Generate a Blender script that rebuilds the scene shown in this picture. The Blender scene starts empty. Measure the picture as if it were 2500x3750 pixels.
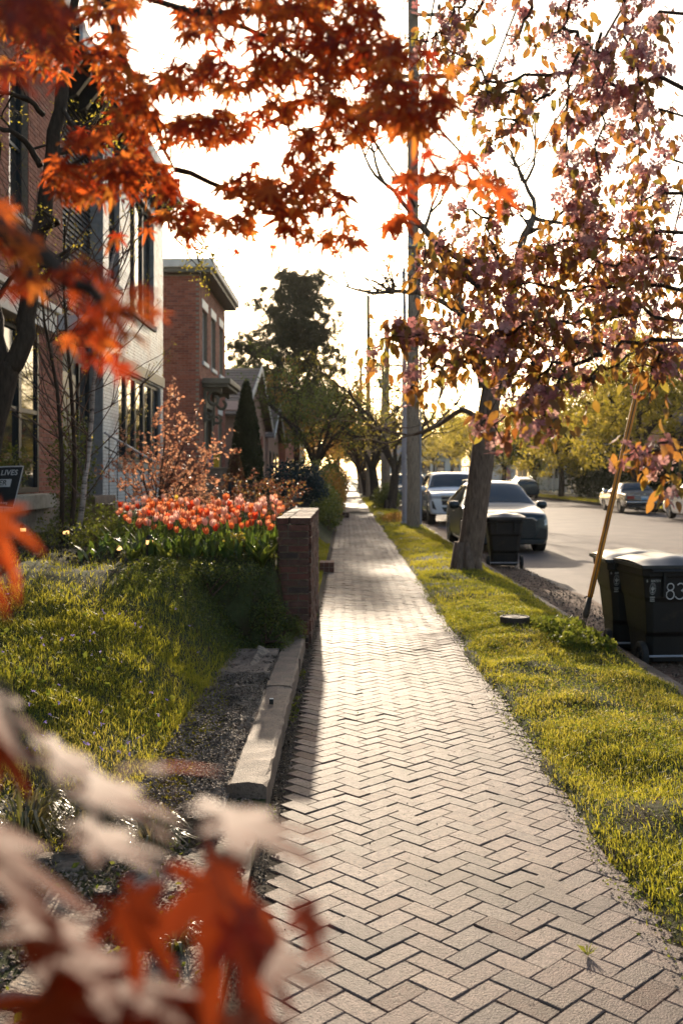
import bpy, bmesh, math, random
import numpy as np
from mathutils import Vector, Matrix

random.seed(7); rng = np.random.default_rng(11)
S = bpy.context.scene
C = S.collection
PI = math.pi
R = math.radians

# ------------------------------------------------------------ camera, sky, sun
CAMZ = 1.65
FPX, VX, VY = 3646.0, 1266.0, 1745.0
cam_d = bpy.data.cameras.new('camera'); cam = bpy.data.objects.new('camera', cam_d); C.objects.link(cam)
cam.location = (0, 0, CAMZ); cam.rotation_euler = (R(90), 0, 0)
cam_d.sensor_width = 36; cam_d.sensor_height = 24; cam_d.lens = 35
cam_d.shift_x = -16/3750; cam_d.shift_y = -130/3750
cam_d.clip_start = 0.05; cam_d.clip_end = 2000
cam_d.dof.use_dof = True; cam_d.dof.focus_distance = 5.5; cam_d.dof.aperture_fstop = 3.2; cam_d.dof.aperture_blades = 9
S.camera = cam

SUN_EL, SUN_AZ = R(15.6), R(2.2)           # sun ahead of the camera, a little to the left
w = bpy.data.worlds.new('World'); S.world = w; w.use_nodes = True
nt = w.node_tree; nt.nodes.clear()
sky = nt.nodes.new('ShaderNodeTexSky'); sky.sky_type = 'NISHITA'; sky.sun_disc = False
sky.sun_elevation = SUN_EL; sky.sun_rotation = -SUN_AZ; sky.dust_density = 2.5; sky.air_density = 0.9; sky.ozone_density = 0.6
bg = nt.nodes.new('ShaderNodeBackground'); bg.inputs[1].default_value = 0.15
wo = nt.nodes.new('ShaderNodeOutputWorld')
nt.links.new(sky.outputs[0], bg.inputs[0]); nt.links.new(bg.outputs[0], wo.inputs[0])
sd = bpy.data.lights.new('sun', 'SUN'); sun = bpy.data.objects.new('sun', sd); C.objects.link(sun)
sd.energy = 5.0; sd.angle = R(0.6); sd.color = (1.0, 0.83, 0.62)
sv = Vector((-math.sin(SUN_AZ)*math.cos(SUN_EL), math.cos(SUN_AZ)*math.cos(SUN_EL), math.sin(SUN_EL)))
sun.rotation_euler = sv.to_track_quat('Z', 'Y').to_euler()
S.view_settings.view_transform = 'Standard'; S.view_settings.look = 'None'
S.view_settings.exposure = 0.76; S.view_settings.gamma = 1.0; S.view_settings.use_curve_mapping = False
S.render.engine = 'CYCLES'
S.cycles.max_bounces = 8; S.cycles.diffuse_bounces = 3; S.cycles.glossy_bounces = 3
S.cycles.transmission_bounces = 5; S.cycles.transparent_max_bounces = 6
S.cycles.caustics_reflective = False; S.cycles.caustics_refractive = False
S.cycles.sample_clamp_indirect = 6
S.cycles.use_denoising = True

# ------------------------------------------------------------ helpers
def P(px, py, d):
    """the place in the street that a line of sight at distance d meets"""
    return Vector(((px-VX)/FPX*d, d, CAMZ-(py-VY)/FPX*d))

def npmesh(name, V, F, rnd=None, smooth=False):
    V = np.asarray(V, dtype=np.float32).reshape(-1, 3)
    Fs = F if isinstance(F, list) else [F]
    Fs = [np.asarray(f, dtype=np.int32) for f in Fs if len(f)]
    me = bpy.data.meshes.new(name)
    me.vertices.add(len(V)); me.vertices.foreach_set('co', V.ravel())
    nl = sum(f.size for f in Fs); npo = sum(len(f) for f in Fs)
    me.loops.add(nl); me.polygons.add(npo)
    me.loops.foreach_set('vertex_index', np.concatenate([f.ravel() for f in Fs]))
    st = []; o = 0
    for f in Fs:
        st.append(o+np.arange(len(f))*f.shape[1]); o += f.size
    me.polygons.foreach_set('loop_start', np.concatenate(st).astype(np.int32))
    if rnd is not None:
        a = me.attributes.new('rnd', 'FLOAT', 'POINT'); a.data.foreach_set('value', np.asarray(rnd, dtype=np.float32))
    me.polygons.foreach_set('use_smooth', np.full(npo, bool(smooth)))
    me.update(calc_edges=True)
    return me

class MB:
    def __init__(s): s.v = []; s.f = []; s.r = []; s.cur = 0.5
    def add(s, vs, fs):
        o = len(s.v); s.v += [tuple(q) for q in vs]; s.r += [s.cur]*len(vs)
        s.f += [tuple(i+o for i in f) for f in fs]; return s
    def box(s, x0, x1, y0, y1, z0, z1):
        return s.add([(x0,y0,z0),(x1,y0,z0),(x1,y1,z0),(x0,y1,z0),(x0,y0,z1),(x1,y0,z1),(x1,y1,z1),(x0,y1,z1)],
                     [(0,3,2,1),(4,5,6,7),(0,1,5,4),(1,2,6,5),(2,3,7,6),(3,0,4,7)])
    def obox(s, a, b, w, h, up=(0,0,1)):
        """a beam of section w x h from a to b"""
        a = Vector(a); b = Vector(b); d = (b-a).normalized(); u = Vector(up)
        x = d.cross(u)
        if x.length < 1e-4: x = d.cross(Vector((1,0,0)))
        x.normalize(); u = x.cross(d).normalized(); x *= w/2; u *= h/2
        vs = [a-x-u, a+x-u, a+x+u, a-x+u, b-x-u, b+x-u, b+x+u, b-x+u]
        return s.add(vs, [(0,1,2,3),(7,6,5,4),(1,0,4,5),(2,1,5,6),(3,2,6,7),(0,3,7,4)])
    def tube(s, pts, rad, n=6, cap=True):
        pts = [Vector(q) for q in pts]
        if not hasattr(rad, '__len__'): rad = [rad]*len(pts)
        o = len(s.v); vs = []; fs = []; ref = None
        for i, q in enumerate(pts):
            d = (pts[min(i+1, len(pts)-1)]-pts[max(i-1, 0)])
            if d.length < 1e-9: d = Vector((0,0,1))
            d.normalize()
            if ref is None:
                ref = d.cross(Vector((0.3,0.9,0.31)))
                if ref.length < 1e-3: ref = d.cross(Vector((1,0,0)))
            ref = (ref-d*ref.dot(d))
            if ref.length < 1e-6: ref = d.orthogonal()
            ref.normalize(); bi = d.cross(ref)
            for k in range(n):
                a = 2*PI*k/n
                vs.append(q+(ref*math.cos(a)+bi*math.sin(a))*rad[i])
        for i in range(len(pts)-1):
            for k in range(n):
                k2 = (k+1) % n
                fs.append((i*n+k, i*n+k2, (i+1)*n+k2, (i+1)*n+k))
        if cap and n > 2:
            fs.append(tuple(range(n-1, -1, -1))); m = (len(pts)-1)*n; fs.append(tuple(range(m, m+n)))
        return s.add(vs, fs)
    def lathe(s, prof, n=16, axis='z', c=(0,0,0), cap=True):
        """prof: list of (r, h)"""
        vs = []; fs = []; c = Vector(c)
        for r, h in prof:
            for k in range(n):
                a = 2*PI*k/n; x, y = r*math.cos(a), r*math.sin(a)
                q = {'z': (x, y, h), 'x': (h, x, y), 'y': (x, h, y)}[axis]
                vs.append(c+Vector(q))
        for i in range(len(prof)-1):
            for k in range(n):
                k2 = (k+1) % n; fs.append((i*n+k, i*n+k2, (i+1)*n+k2, (i+1)*n+k))
        if cap:
            fs.append(tuple(range(n-1, -1, -1))); m = (len(prof)-1)*n; fs.append(tuple(range(m, m+n)))
        return s.add(vs, fs)
    def prism(s, poly, axis, a, b):
        """extrude a 2D outline: axis 'y' takes (x,z), 'x' takes (y,z), 'z' takes (x,y)"""
        def q(p, h): return {'y': (p[0], h, p[1]), 'x': (h, p[0], p[1]), 'z': (p[0], p[1], h)}[axis]
        n = len(poly); vs = [q(p, a) for p in poly]+[q(p, b) for p in poly]
        fs = [tuple(range(n)), tuple(range(2*n-1, n-1, -1))]+[(i, i+n, (i+1) % n+n, (i+1) % n) for i in range(n)]
        return s.add(vs, fs)
    def grid(s, fn, nu, nv):
        vs = [fn(i/nu, j/nv) for j in range(nv+1) for i in range(nu+1)]; m = nu+1
        return s.add(vs, [(j*m+i, j*m+i+1, (j+1)*m+i+1, (j+1)*m+i) for j in range(nv) for i in range(nu)])
    def mesh(s, name, smooth=False, fix=True):
        me = bpy.data.meshes.new(name); me.from_pydata(s.v, [], s.f)
        a = me.attributes.new('rnd', 'FLOAT', 'POINT'); a.data.foreach_set('value', np.array(s.r, dtype=np.float32))
        if fix:
            b = bmesh.new(); b.from_mesh(me); bmesh.ops.recalc_face_normals(b, faces=b.faces); b.to_mesh(me); b.free()
        if smooth: me.polygons.foreach_set('use_smooth', np.ones(len(me.polygons), dtype=bool))
        me.update(); return me

def link(name, me, mat=None, parent=None, loc=None, rot=None):
    o = bpy.data.objects.new(name, me); C.objects.link(o)
    if mat is not None and me is not None and not me.materials: me.materials.append(mat)
    if loc is not None: o.location = loc
    if rot is not None: o.rotation_euler = rot
    if parent is not None: o.parent = parent
    return o

def part(name, mb, mat, parent, smooth=False, world=False, bevel=0, kind=None, loc=None, rot=None, label=None):
    me = mb.mesh(name, smooth) if isinstance(mb, MB) else mb
    o = link(name, me, mat, parent, loc, rot)
    if world and parent is not None:
        p = parent; off = Vector((0,0,0))
        while p is not None: off += p.location; p = p.parent
        o.location = -off
    if bevel:
        m = o.modifiers.new('bevel', 'BEVEL'); m.width = bevel; m.segments = 2; m.limit_method = 'ANGLE'
    if kind: o['kind'] = kind
    if label: o['label'] = label
    return o

def thing(name, label, cat, loc=(0,0,0), rz=0, group=None):
    o = bpy.data.objects.new(name, None); C.objects.link(o); o.location = loc; o.rotation_euler = (0,0,rz)
    o.empty_display_size = .1
    o['label'] = label; o['category'] = cat
    if group: o['group'] = group
    return o

def tag(o, label, cat, group=None):
    o['label'] = label; o['category'] = cat
    if group: o['group'] = group
    return o

def struct(name, me, mat, kind='structure'):
    o = link(name, me, mat); o['kind'] = kind; return o

def copy_tree(o, parent=None):
    c = o.copy(); C.objects.link(c)
    if parent is not None: c.parent = parent
    for ch in list(o.children): copy_tree(ch, c)
    return c

# vectorised scatter of a template (v, f) at frames
def frames(axis, normal):
    a = axis/np.maximum(np.linalg.norm(axis, axis=1, keepdims=True), 1e-9)
    n = normal-a*np.sum(normal*a, axis=1, keepdims=True)
    ln = np.linalg.norm(n, axis=1, keepdims=True); bad = ln[:, 0] < 1e-5
    n[bad] = np.cross(a[bad], [0.3, 0.5, 0.8]); n /= np.maximum(np.linalg.norm(n, axis=1, keepdims=True), 1e-9)
    x = np.cross(a, n)
    return np.stack([x, a, n], axis=2)          # columns: x, y(axis), z(normal)

def scatter(tv, tf, pos, fr, scale, rnd):
    tv = np.asarray(tv, dtype=np.float64); N = len(pos); nvt = len(tv)
    sc = np.asarray(scale).reshape(N, 1, -1)
    V = np.einsum('nij,nkj->nki', fr, np.broadcast_to(tv[None], (N, nvt, 3))*sc)+np.asarray(pos)[:, None, :]
    Fs = []
    by = {}
    for f in tf: by.setdefault(len(f), []).append(f)
    for k, fl in by.items():
        fl = np.array(fl); Fs.append((fl[None]+(np.arange(N)*nvt)[:, None, None]).reshape(-1, k))
    return V.reshape(-1, 3), Fs, np.repeat(np.asarray(rnd), nvt)

def rand_dirs(n, up=0.0):
    d = rng.normal(size=(n, 3)); d[:, 2] += up
    return d/np.linalg.norm(d, axis=1, keepdims=True)

def vnoise(x, y, s=1.0, seed=0):
    """smooth value noise, vectorised"""
    x = np.asarray(x, dtype=np.float64)*s+seed*17.3; y = np.asarray(y, dtype=np.float64)*s+seed*9.1
    xi = np.floor(x); yi = np.floor(y); fx = x-xi; fy = y-yi
    fx = fx*fx*(3-2*fx); fy = fy*fy*(3-2*fy)
    def h(a, b):
        q = np.sin(a*127.1+b*311.7+seed*7.7)*43758.5453; return q-np.floor(q)
    return (h(xi, yi)*(1-fx)+h(xi+1, yi)*fx)*(1-fy)+(h(xi, yi+1)*(1-fx)+h(xi+1, yi+1)*fx)*fy

def sstep(a, b, x):
    t = np.clip((np.asarray(x, dtype=np.float64)-a)/(b-a), 0, 1); return t*t*(3-2*t)

# ------------------------------------------------------------ materials
def mat(name, cols, rough=0.7, spec=0.4, nscale=12, namp=0.25, bump=0.0, bscale=None, metal=0.0, coat=0.0,
        trans=0.0, tcols=None, objrand=False, emit=None, detail=4, stretch=None, grime_or_reflection=None, world=False, stain=None):
    """cols: list of colours along the per-piece 'rnd' value; noise varies lightness; trans: share of light let through a leaf"""
    m = bpy.data.materials.new(name); m.use_nodes = True
    t = m.node_tree; N = t.nodes; L = t.links
    b = N['Principled BSDF']; out = N['Material Output']
    b.inputs['Roughness'].default_value = rough; b.inputs['Metallic'].default_value = metal
    b.inputs['Specular IOR Level'].default_value = spec
    if coat: b.inputs['Coat Weight'].default_value = coat; b.inputs['Coat Roughness'].default_value = 0.06
    if objrand:
        oi = N.new('ShaderNodeObjectInfo'); fac = oi.outputs['Random']
    else:
        at = N.new('ShaderNodeAttribute'); at.attribute_name = 'rnd'; fac = at.outputs['Fac']
    def ramp(cs):
        r = N.new('ShaderNodeValToRGB'); e = r.color_ramp.elements
        if len(cs) == 1: cs = [cs[0], cs[0]]
        while len(e) < len(cs): e.new(0.5)
        for i, c in enumerate(cs): e[i].position = i/(len(cs)-1); e[i].color = (*c, 1)
        L.new(fac, r.inputs[0]); return r.outputs[0]
    col = ramp(cols)
    tc = N.new('ShaderNodeTexCoord'); vec = tc.outputs['Object']
    if world: vec = N.new('ShaderNodeNewGeometry').outputs['Position']
    if stretch:
        mp = N.new('ShaderNodeMapping'); mp.inputs['Scale'].default_value = stretch; L.new(vec, mp.inputs[0]); vec = mp.outputs[0]
    nz = N.new('ShaderNodeTexNoise'); nz.inputs['Scale'].default_value = nscale; nz.inputs['Detail'].default_value = detail
    nz.inputs['Roughness'].default_value = 0.62
    L.new(vec, nz.inputs['Vector'])
    if namp:
        mr = N.new('ShaderNodeMapRange'); mr.inputs[1].default_value = 0.3; mr.inputs[2].default_value = 0.7
        mr.inputs[3].default_value = 1-namp; mr.inputs[4].default_value = 1+namp
        L.new(nz.outputs[0], mr.inputs[0])
        mx = N.new('ShaderNodeMix'); mx.data_type = 'RGBA'; mx.blend_type = 'MULTIPLY'; mx.inputs[0].default_value = 1
        L.new(col, mx.inputs[6]); L.new(mr.outputs[0], mx.inputs[7]); col = mx.outputs[2]
    if grime_or_reflection:
        gc, gs, g0, g1 = grime_or_reflection
        n2 = N.new('ShaderNodeTexNoise'); n2.inputs['Scale'].default_value = gs; n2.inputs['Detail'].default_value = 6
        n2.inputs['Roughness'].default_value = 0.7; L.new(vec, n2.inputs['Vector'])
        m2 = N.new('ShaderNodeMapRange'); m2.inputs[1].default_value = g0; m2.inputs[2].default_value = g1
        L.new(n2.outputs[0], m2.inputs[0])
        mx = N.new('ShaderNodeMix'); mx.data_type = 'RGBA'; L.new(m2.outputs[0], mx.inputs[0])
        L.new(col, mx.inputs[6]); mx.inputs[7].default_value = (*gc, 1); col = mx.outputs[2]
    if stain:
        gc, gs, g0, g1 = stain
        n2 = N.new('ShaderNodeTexNoise'); n2.inputs['Scale'].default_value = gs; n2.inputs['Detail'].default_value = 5; n2.inputs['Roughness'].default_value = 0.6
        L.new(vec, n2.inputs['Vector']); m2 = N.new('ShaderNodeMapRange'); m2.inputs[1].default_value = g0; m2.inputs[2].default_value = g1; m2.inputs[4].default_value = .75
        L.new(n2.outputs[0], m2.inputs[0]); mx = N.new('ShaderNodeMix'); mx.data_type = 'RGBA'; L.new(m2.outputs[0], mx.inputs[0])
        L.new(col, mx.inputs[6]); mx.inputs[7].default_value = (*gc, 1); col = mx.outputs[2]
    L.new(col, b.inputs['Base Color'])
    if bump:
        bp = N.new('ShaderNodeBump'); bp.inputs['Strength'].default_value = bump; bp.inputs['Distance'].default_value = 0.01
        src = nz
        if bscale:
            src = N.new('ShaderNodeTexNoise'); src.inputs['Scale'].default_value = bscale; src.inputs['Detail'].default_value = 5
            L.new(vec, src.inputs['Vector'])
        L.new(src.outputs[0], bp.inputs['Height']); L.new(bp.outputs[0], b.inputs['Normal'])
    if emit:
        b.inputs['Emission Color'].default_value = (*emit[0], 1); b.inputs['Emission Strength'].default_value = emit[1]
    if trans:
        tr = N.new('ShaderNodeBsdfTranslucent'); L.new(ramp(tcols or cols), tr.inputs[0])
        ms = N.new('ShaderNodeMixShader'); ms.inputs[0].default_value = trans
        L.new(b.outputs[0], ms.inputs[1]); L.new(tr.outputs[0], ms.inputs[2]); L.new(ms.outputs[0], out.inputs['Surface'])
    return m

MT = {}
MT['paver'] = mat('paver_brick', [(.12,.062,.046),(.175,.11,.086),(.22,.152,.12),(.165,.108,.088),(.25,.18,.145),(.13,.092,.078)], rough=.66, spec=.2, nscale=26, namp=.28, bump=.55, bscale=150,
                  grime_or_reflection=((.05,.036,.027), 75, .53, .64), world=True, stain=((.075,.055,.04), 1.4, .47, .68))
MT['sand'] = mat('joint_sand', [(.05,.038,.026)], rough=.95, spec=.1, nscale=60, namp=.5, bump=.6)
MT['concrete'] = mat('concrete', [(.18,.125,.088),(.22,.155,.11)], rough=.75, spec=.4, nscale=7, namp=.35, bump=.8, bscale=120, grime_or_reflection=((.075,.05,.034), 60, .54, .64), world=True, stain=((.08,.055,.035), 2.2, .5, .7))
MT['dirt'] = mat('garden_soil', [(.045,.030,.020)], rough=.95, spec=.15, nscale=14, namp=.5, bump=1.0, bscale=40)
MT['lawn_soil'] = mat('lawn_soil', [(.05,.055,.02)], rough=.95, spec=.1, nscale=5, namp=.5, bump=.8, bscale=50, grime_or_reflection=((.05,.03,.018), 3, .5, .65))
MT['gravel'] = mat('stony_ground', [(.15,.105,.07),(.27,.20,.14),(.20,.14,.10)], rough=.8, spec=.4, nscale=30, namp=.5, bump=1.0, bscale=70, grime_or_reflection=((.05,.035,.022), 6, .45, .62), world=True)
MT['asphalt'] = mat('asphalt', [(.125,.09,.075)], rough=.75, spec=.3, nscale=1.2, namp=.25, bump=.5, bscale=90, grime_or_reflection=((.13,.085,.055), .8, .56, .75))
MT['grit'] = mat('gutter_grit', [(.17,.10,.065)], rough=.9, spec=.2, nscale=7, namp=.5, bump=.8, bscale=60, grime_or_reflection=((.07,.035,.02), 9, .5, .62))
MT['grass'] = mat('grass_blade', [(.075,.095,.014),(.125,.135,.018),(.19,.175,.028),(.24,.19,.06)], rough=.5, spec=.3, namp=0, trans=.5, tcols=[(.26,.27,.02),(.44,.41,.03),(.62,.53,.06),(.60,.45,.12)])
MT['weed'] = mat('weed_leaf', [(.06,.085,.016),(.12,.13,.025)], rough=.6, spec=.15, namp=0, trans=.42, tcols=[(.15,.20,.02),(.34,.34,.05)])
MT['strap'] = mat('strap_leaf', [(.07,.075,.02),(.20,.14,.06)], rough=.3, spec=.6, namp=0, trans=.25, tcols=[(.2,.22,.03),(.4,.3,.1)])
MT['violet'] = mat('violet_petal', [(.25,.18,.5),(.4,.3,.6)], rough=.5, namp=0, trans=.3)
MT['redbrick'] = mat('red_house_brick', [(.24,.075,.045),(.32,.10,.06),(.37,.135,.085),(.21,.07,.05)], rough=.8, spec=.25, nscale=14, namp=.2, bump=.4, bscale=80, world=True)
MT['mortar'] = mat('mortar', [(.22,.17,.13)], rough=.9, spec=.2, nscale=20, namp=.3)
MT['darkmortar'] = mat('old_mortar', [(.27,.21,.155)], rough=.9, spec=.2, nscale=20, namp=.3)
MT['whitebrick'] = mat('painted_white_brick', [(.60,.62,.62),(.68,.70,.70),(.54,.55,.55)], rough=.38, spec=.5, nscale=2.5, namp=.15, bump=.3, bscale=60, grime_or_reflection=((.40,.25,.21), 1.2, .5, .8), world=True)  # pinkish blotches: reflection of reddish foliage painted into the brick colour
MT['whitemortar'] = mat('painted_mortar', [(.30,.29,.28)], rough=.8, nscale=10, namp=.2)
MT['wallbrick'] = mat('garden_wall_brick', [(.13,.042,.027),(.06,.034,.024),(.17,.058,.035),(.08,.045,.032),(.21,.08,.05),(.05,.03,.023)], rough=.8, spec=.3, nscale=22, namp=.35, bump=.7, bscale=90, grime_or_reflection=((.20,.17,.13), 18, .6, .75), world=True)
MT['black'] = mat('black_paint', [(.012,.012,.012)], rough=.4, spec=.4, namp=.1)
MT['darkframe'] = mat('dark_window_frame', [(.02,.022,.022)], rough=.45, spec=.4, namp=.1)
MT['darkside'] = mat('charcoal_clapboard', [(.022,.026,.028)], rough=.55, spec=.35, nscale=5, namp=.2)
MT['glass'] = mat('window_glass', [(.02,.024,.026)], rough=.03, spec=.9, namp=0)
MT['cream'] = mat('cream_paint', [(.62,.58,.50)], rough=.6, nscale=4, namp=.1)
MT['olive'] = mat('olive_paint', [(.15,.13,.09)], rough=.6, nscale=6, namp=.15)
MT['limestone'] = mat('limestone', [(.38,.34,.27)], rough=.85, nscale=8, namp=.25, bump=.4)
MT['basebrick'] = mat('foundation_block', [(.17,.15,.12),(.22,.19,.15),(.13,.11,.09)], rough=.85, nscale=12, namp=.3, bump=.5, world=True)
MT['slate'] = mat('grey_shingle', [(.12,.08,.055),(.15,.10,.07),(.095,.065,.048)], rough=.75, nscale=8, namp=.25)
MT['pinkwall'] = mat('pink_stucco', [(.38,.22,.16)], rough=.8, nscale=5, namp=.15)
MT['trimwhite'] = mat('white_trim', [(.66,.66,.63)], rough=.55, nscale=5, namp=.1)
MT['barkgrey'] = mat('grey_bark', [(.19,.125,.085),(.14,.095,.065)], rough=.9, spec=.2, nscale=9, namp=.5, bump=1.0, bscale=14, stretch=(4,4,.7))
MT['barkdark'] = mat('dark_bark', [(.055,.038,.026)], rough=.9, spec=.2, nscale=12, namp=.4, bump=.8, stretch=(3,3,.7))
MT['twig'] = mat('twig_bark', [(.10,.055,.035)], rough=.75, spec=.3, nscale=20, namp=.3)
MT['polewood'] = mat('weathered_pole', [(.30,.215,.145)], rough=.9, spec=.2, nscale=14, namp=.7, bump=.7, stretch=(6,6,.35))
MT['greysteel'] = mat('grey_steel', [(.30,.30,.33)], rough=.5, spec=.5, metal=.0, nscale=6, namp=.15)
MT['wire'] = mat('black_wire', [(.03,.028,.026)], rough=.6, namp=0)
MT['ins'] = mat('insulator', [(.12,.08,.06)], rough=.4, namp=0)
MT['bin'] = mat('black_bin_plastic', [(.013,.012,.011)], rough=.48, spec=.3, nscale=3, namp=.25, bump=.25, bscale=220, grime_or_reflection=((.06,.045,.03), 4, .6, .8))
MT['binlid'] = mat('bin_lid_plastic', [(.022,.022,.023)], rough=.3, spec=.55, nscale=5, namp=.2)
MT['rubber'] = mat('rubber', [(.014,.013,.012)], rough=.75, namp=.1)
MT['chalk'] = mat('chalk_paint', [(.55,.53,.5)], rough=.9, nscale=60, namp=.3)
MT['stencil'] = mat('pale_print', [(.36,.34,.30)], rough=.8, nscale=60, namp=.3)
MT['yellowguard'] = mat('yellow_guard', [(.75,.26,.02)], rough=.5, spec=.5, nscale=9, namp=.35, stretch=(1,1,.5), grime_or_reflection=((.28,.07,.012), 5, .55, .75))
MT['rust'] = mat('dark_cast_iron', [(.06,.042,.03)], rough=.7, spec=.4, nscale=16, namp=.4, bump=.5)
MT['teal'] = mat('teal_car_paint', [(.008,.020,.025)], rough=.3, spec=.4, namp=0, coat=.45)
MT['whitecar'] = mat('white_car_paint', [(.66,.68,.70)], rough=.25, namp=0, coat=.8)
MT['bluecar'] = mat('blue_car_paint', [(.02,.05,.07)], rough=.25, namp=0, coat=.8)
MT['browncar'] = mat('brown_car_paint', [(.06,.042,.032)], rough=.25, namp=0, coat=.9)
MT['creamcar'] = mat('pale_car_paint', [(.55,.54,.50)], rough=.25, namp=0, coat=.8)
MT['carglass'] = mat('car_glass', [(.02,.03,.035)], rough=.04, spec=.8, namp=0)
MT['chrome'] = mat('chrome', [(.55,.55,.55)], rough=.15, metal=1.0, namp=0)
MT['rim'] = mat('alloy_rim', [(.35,.35,.36)], rough=.35, metal=.8, namp=0)
MT['lamp'] = mat('headlight_glass', [(.30,.33,.36)], rough=.08, spec=.8, namp=0)
MT['taillamp'] = mat('tail_lamp', [(.25,.012,.01)], rough=.15, namp=0)
MT['carblack'] = mat('black_car_plastic', [(.012,.013,.014)], rough=.4, namp=0)
MT['plate'] = mat('plate_white', [(.6,.6,.6)], rough=.5, namp=0)
MT['plateblue'] = mat('plate_blue', [(.12,.3,.45)], rough=.5, namp=0)
MT['maple'] = mat('red_maple_leaf', [(.10,.018,.010),(.16,.030,.012),(.22,.045,.016),(.30,.085,.025)], rough=.56, spec=.10, namp=.15, nscale=30, trans=.54,
                  tcols=[(.45,.045,.012),(.66,.10,.018),(.82,.17,.03),(.90,.32,.05)])
MT['crableaf'] = mat('crabapple_leaf', [(.05,.03,.014),(.07,.06,.018),(.09,.045,.02),(.08,.08,.018)], rough=.4, spec=.4, namp=.15, nscale=30, trans=.48,
                     tcols=[(.42,.14,.03),(.54,.34,.05),(.58,.22,.05),(.42,.42,.06)])
MT['blossom'] = mat('crabapple_petal', [(.32,.125,.125),(.46,.225,.21),(.62,.39,.35)], rough=.6, spec=.2, namp=0, trans=.45,
                    tcols=[(.48,.18,.17),(.66,.32,.28),(.86,.54,.46)])
MT['yleaf'] = mat('spring_leaf', [(.10,.095,.015),(.16,.14,.022),(.20,.16,.03)], rough=.5, spec=.3, namp=0, trans=.5, tcols=[(.36,.30,.03),(.55,.44,.05),(.62,.45,.08)])
MT['gleaf'] = mat('green_leaf', [(.03,.045,.012),(.06,.075,.018),(.09,.10,.02)], rough=.45, spec=.4, namp=0, trans=.4, tcols=[(.10,.14,.02),(.22,.24,.03),(.30,.30,.04)])
MT['oleaf'] = mat('amber_leaf', [(.14,.06,.02),(.2,.11,.025)], rough=.5, spec=.3, namp=0, trans=.5, tcols=[(.45,.20,.04),(.6,.36,.06)])
MT['copper'] = mat('copper_leaf', [(.15,.045,.03),(.22,.075,.045),(.28,.12,.07)], rough=.45, spec=.4, namp=0, trans=.5, tcols=[(.5,.17,.09),(.72,.33,.18),(.85,.48,.28)])
MT['darkred'] = mat('dark_red_leaf', [(.06,.022,.016),(.11,.045,.025),(.10,.07,.03)], rough=.4, spec=.45, namp=0, trans=.35, tcols=[(.25,.06,.03),(.42,.16,.06),(.4,.3,.08)])
MT['pine'] = mat('pine_needle', [(.030,.034,.014),(.05,.05,.02),(.075,.06,.028)], rough=.5, spec=.3, namp=0, trans=.25, tcols=[(.12,.10,.03),(.2,.16,.05),(.3,.22,.08)])
MT['spruce'] = mat('spruce_needle', [(.02,.036,.036),(.035,.055,.055)], rough=.6, spec=.25, namp=0)
MT['arbor'] = mat('arborvitae_leaf', [(.016,.024,.010),(.03,.04,.014)], rough=.6, spec=.2, namp=0, trans=.15, tcols=[(.1,.12,.03)])
MT['tulip'] = mat('tulip_petal', [(.55,.05,.025),(.70,.16,.05),(.76,.28,.15),(.76,.40,.33),(.70,.45,.06)], rough=.45, spec=.3, namp=0, trans=.45,
                  tcols=[(.75,.07,.02),(.9,.24,.06),(.94,.40,.20),(.93,.54,.43),(.9,.6,.08)])
MT['stem'] = mat('tulip_green', [(.045,.08,.025),(.07,.11,.03)], rough=.4, spec=.4, namp=0, trans=.35, tcols=[(.14,.24,.03),(.26,.34,.04)])
MT['birch'] = mat('birch_bark', [(.42,.34,.28)], rough=.8, nscale=10, namp=.3, stretch=(1,1,5), grime_or_reflection=((.07,.05,.04), 7, .5, .6))
MT['signblack'] = mat('sign_face', [(.012,.012,.013)], rough=.5, namp=0)
MT['signwhite'] = mat('sign_print', [(.62,.6,.58)], rough=.6, namp=0)
MT['lampglow'] = mat('lamp_window', [(.8,.5,.2)], rough=.4, namp=0, emit=((1.0,.55,.2), 1.2))
MT['bluebin'] = mat('blue_plastic', [(.02,.12,.3)], rough=.4, namp=.1)
MT['yellowbin'] = mat('yellow_plastic', [(.5,.30,.02)], rough=.4, namp=.1)
MT['flagred'] = mat('flag_red', [(.5,.04,.04)], rough=.8, namp=0)
MT['flagblue'] = mat('flag_blue', [(.03,.05,.2)], rough=.8, namp=0)
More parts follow.
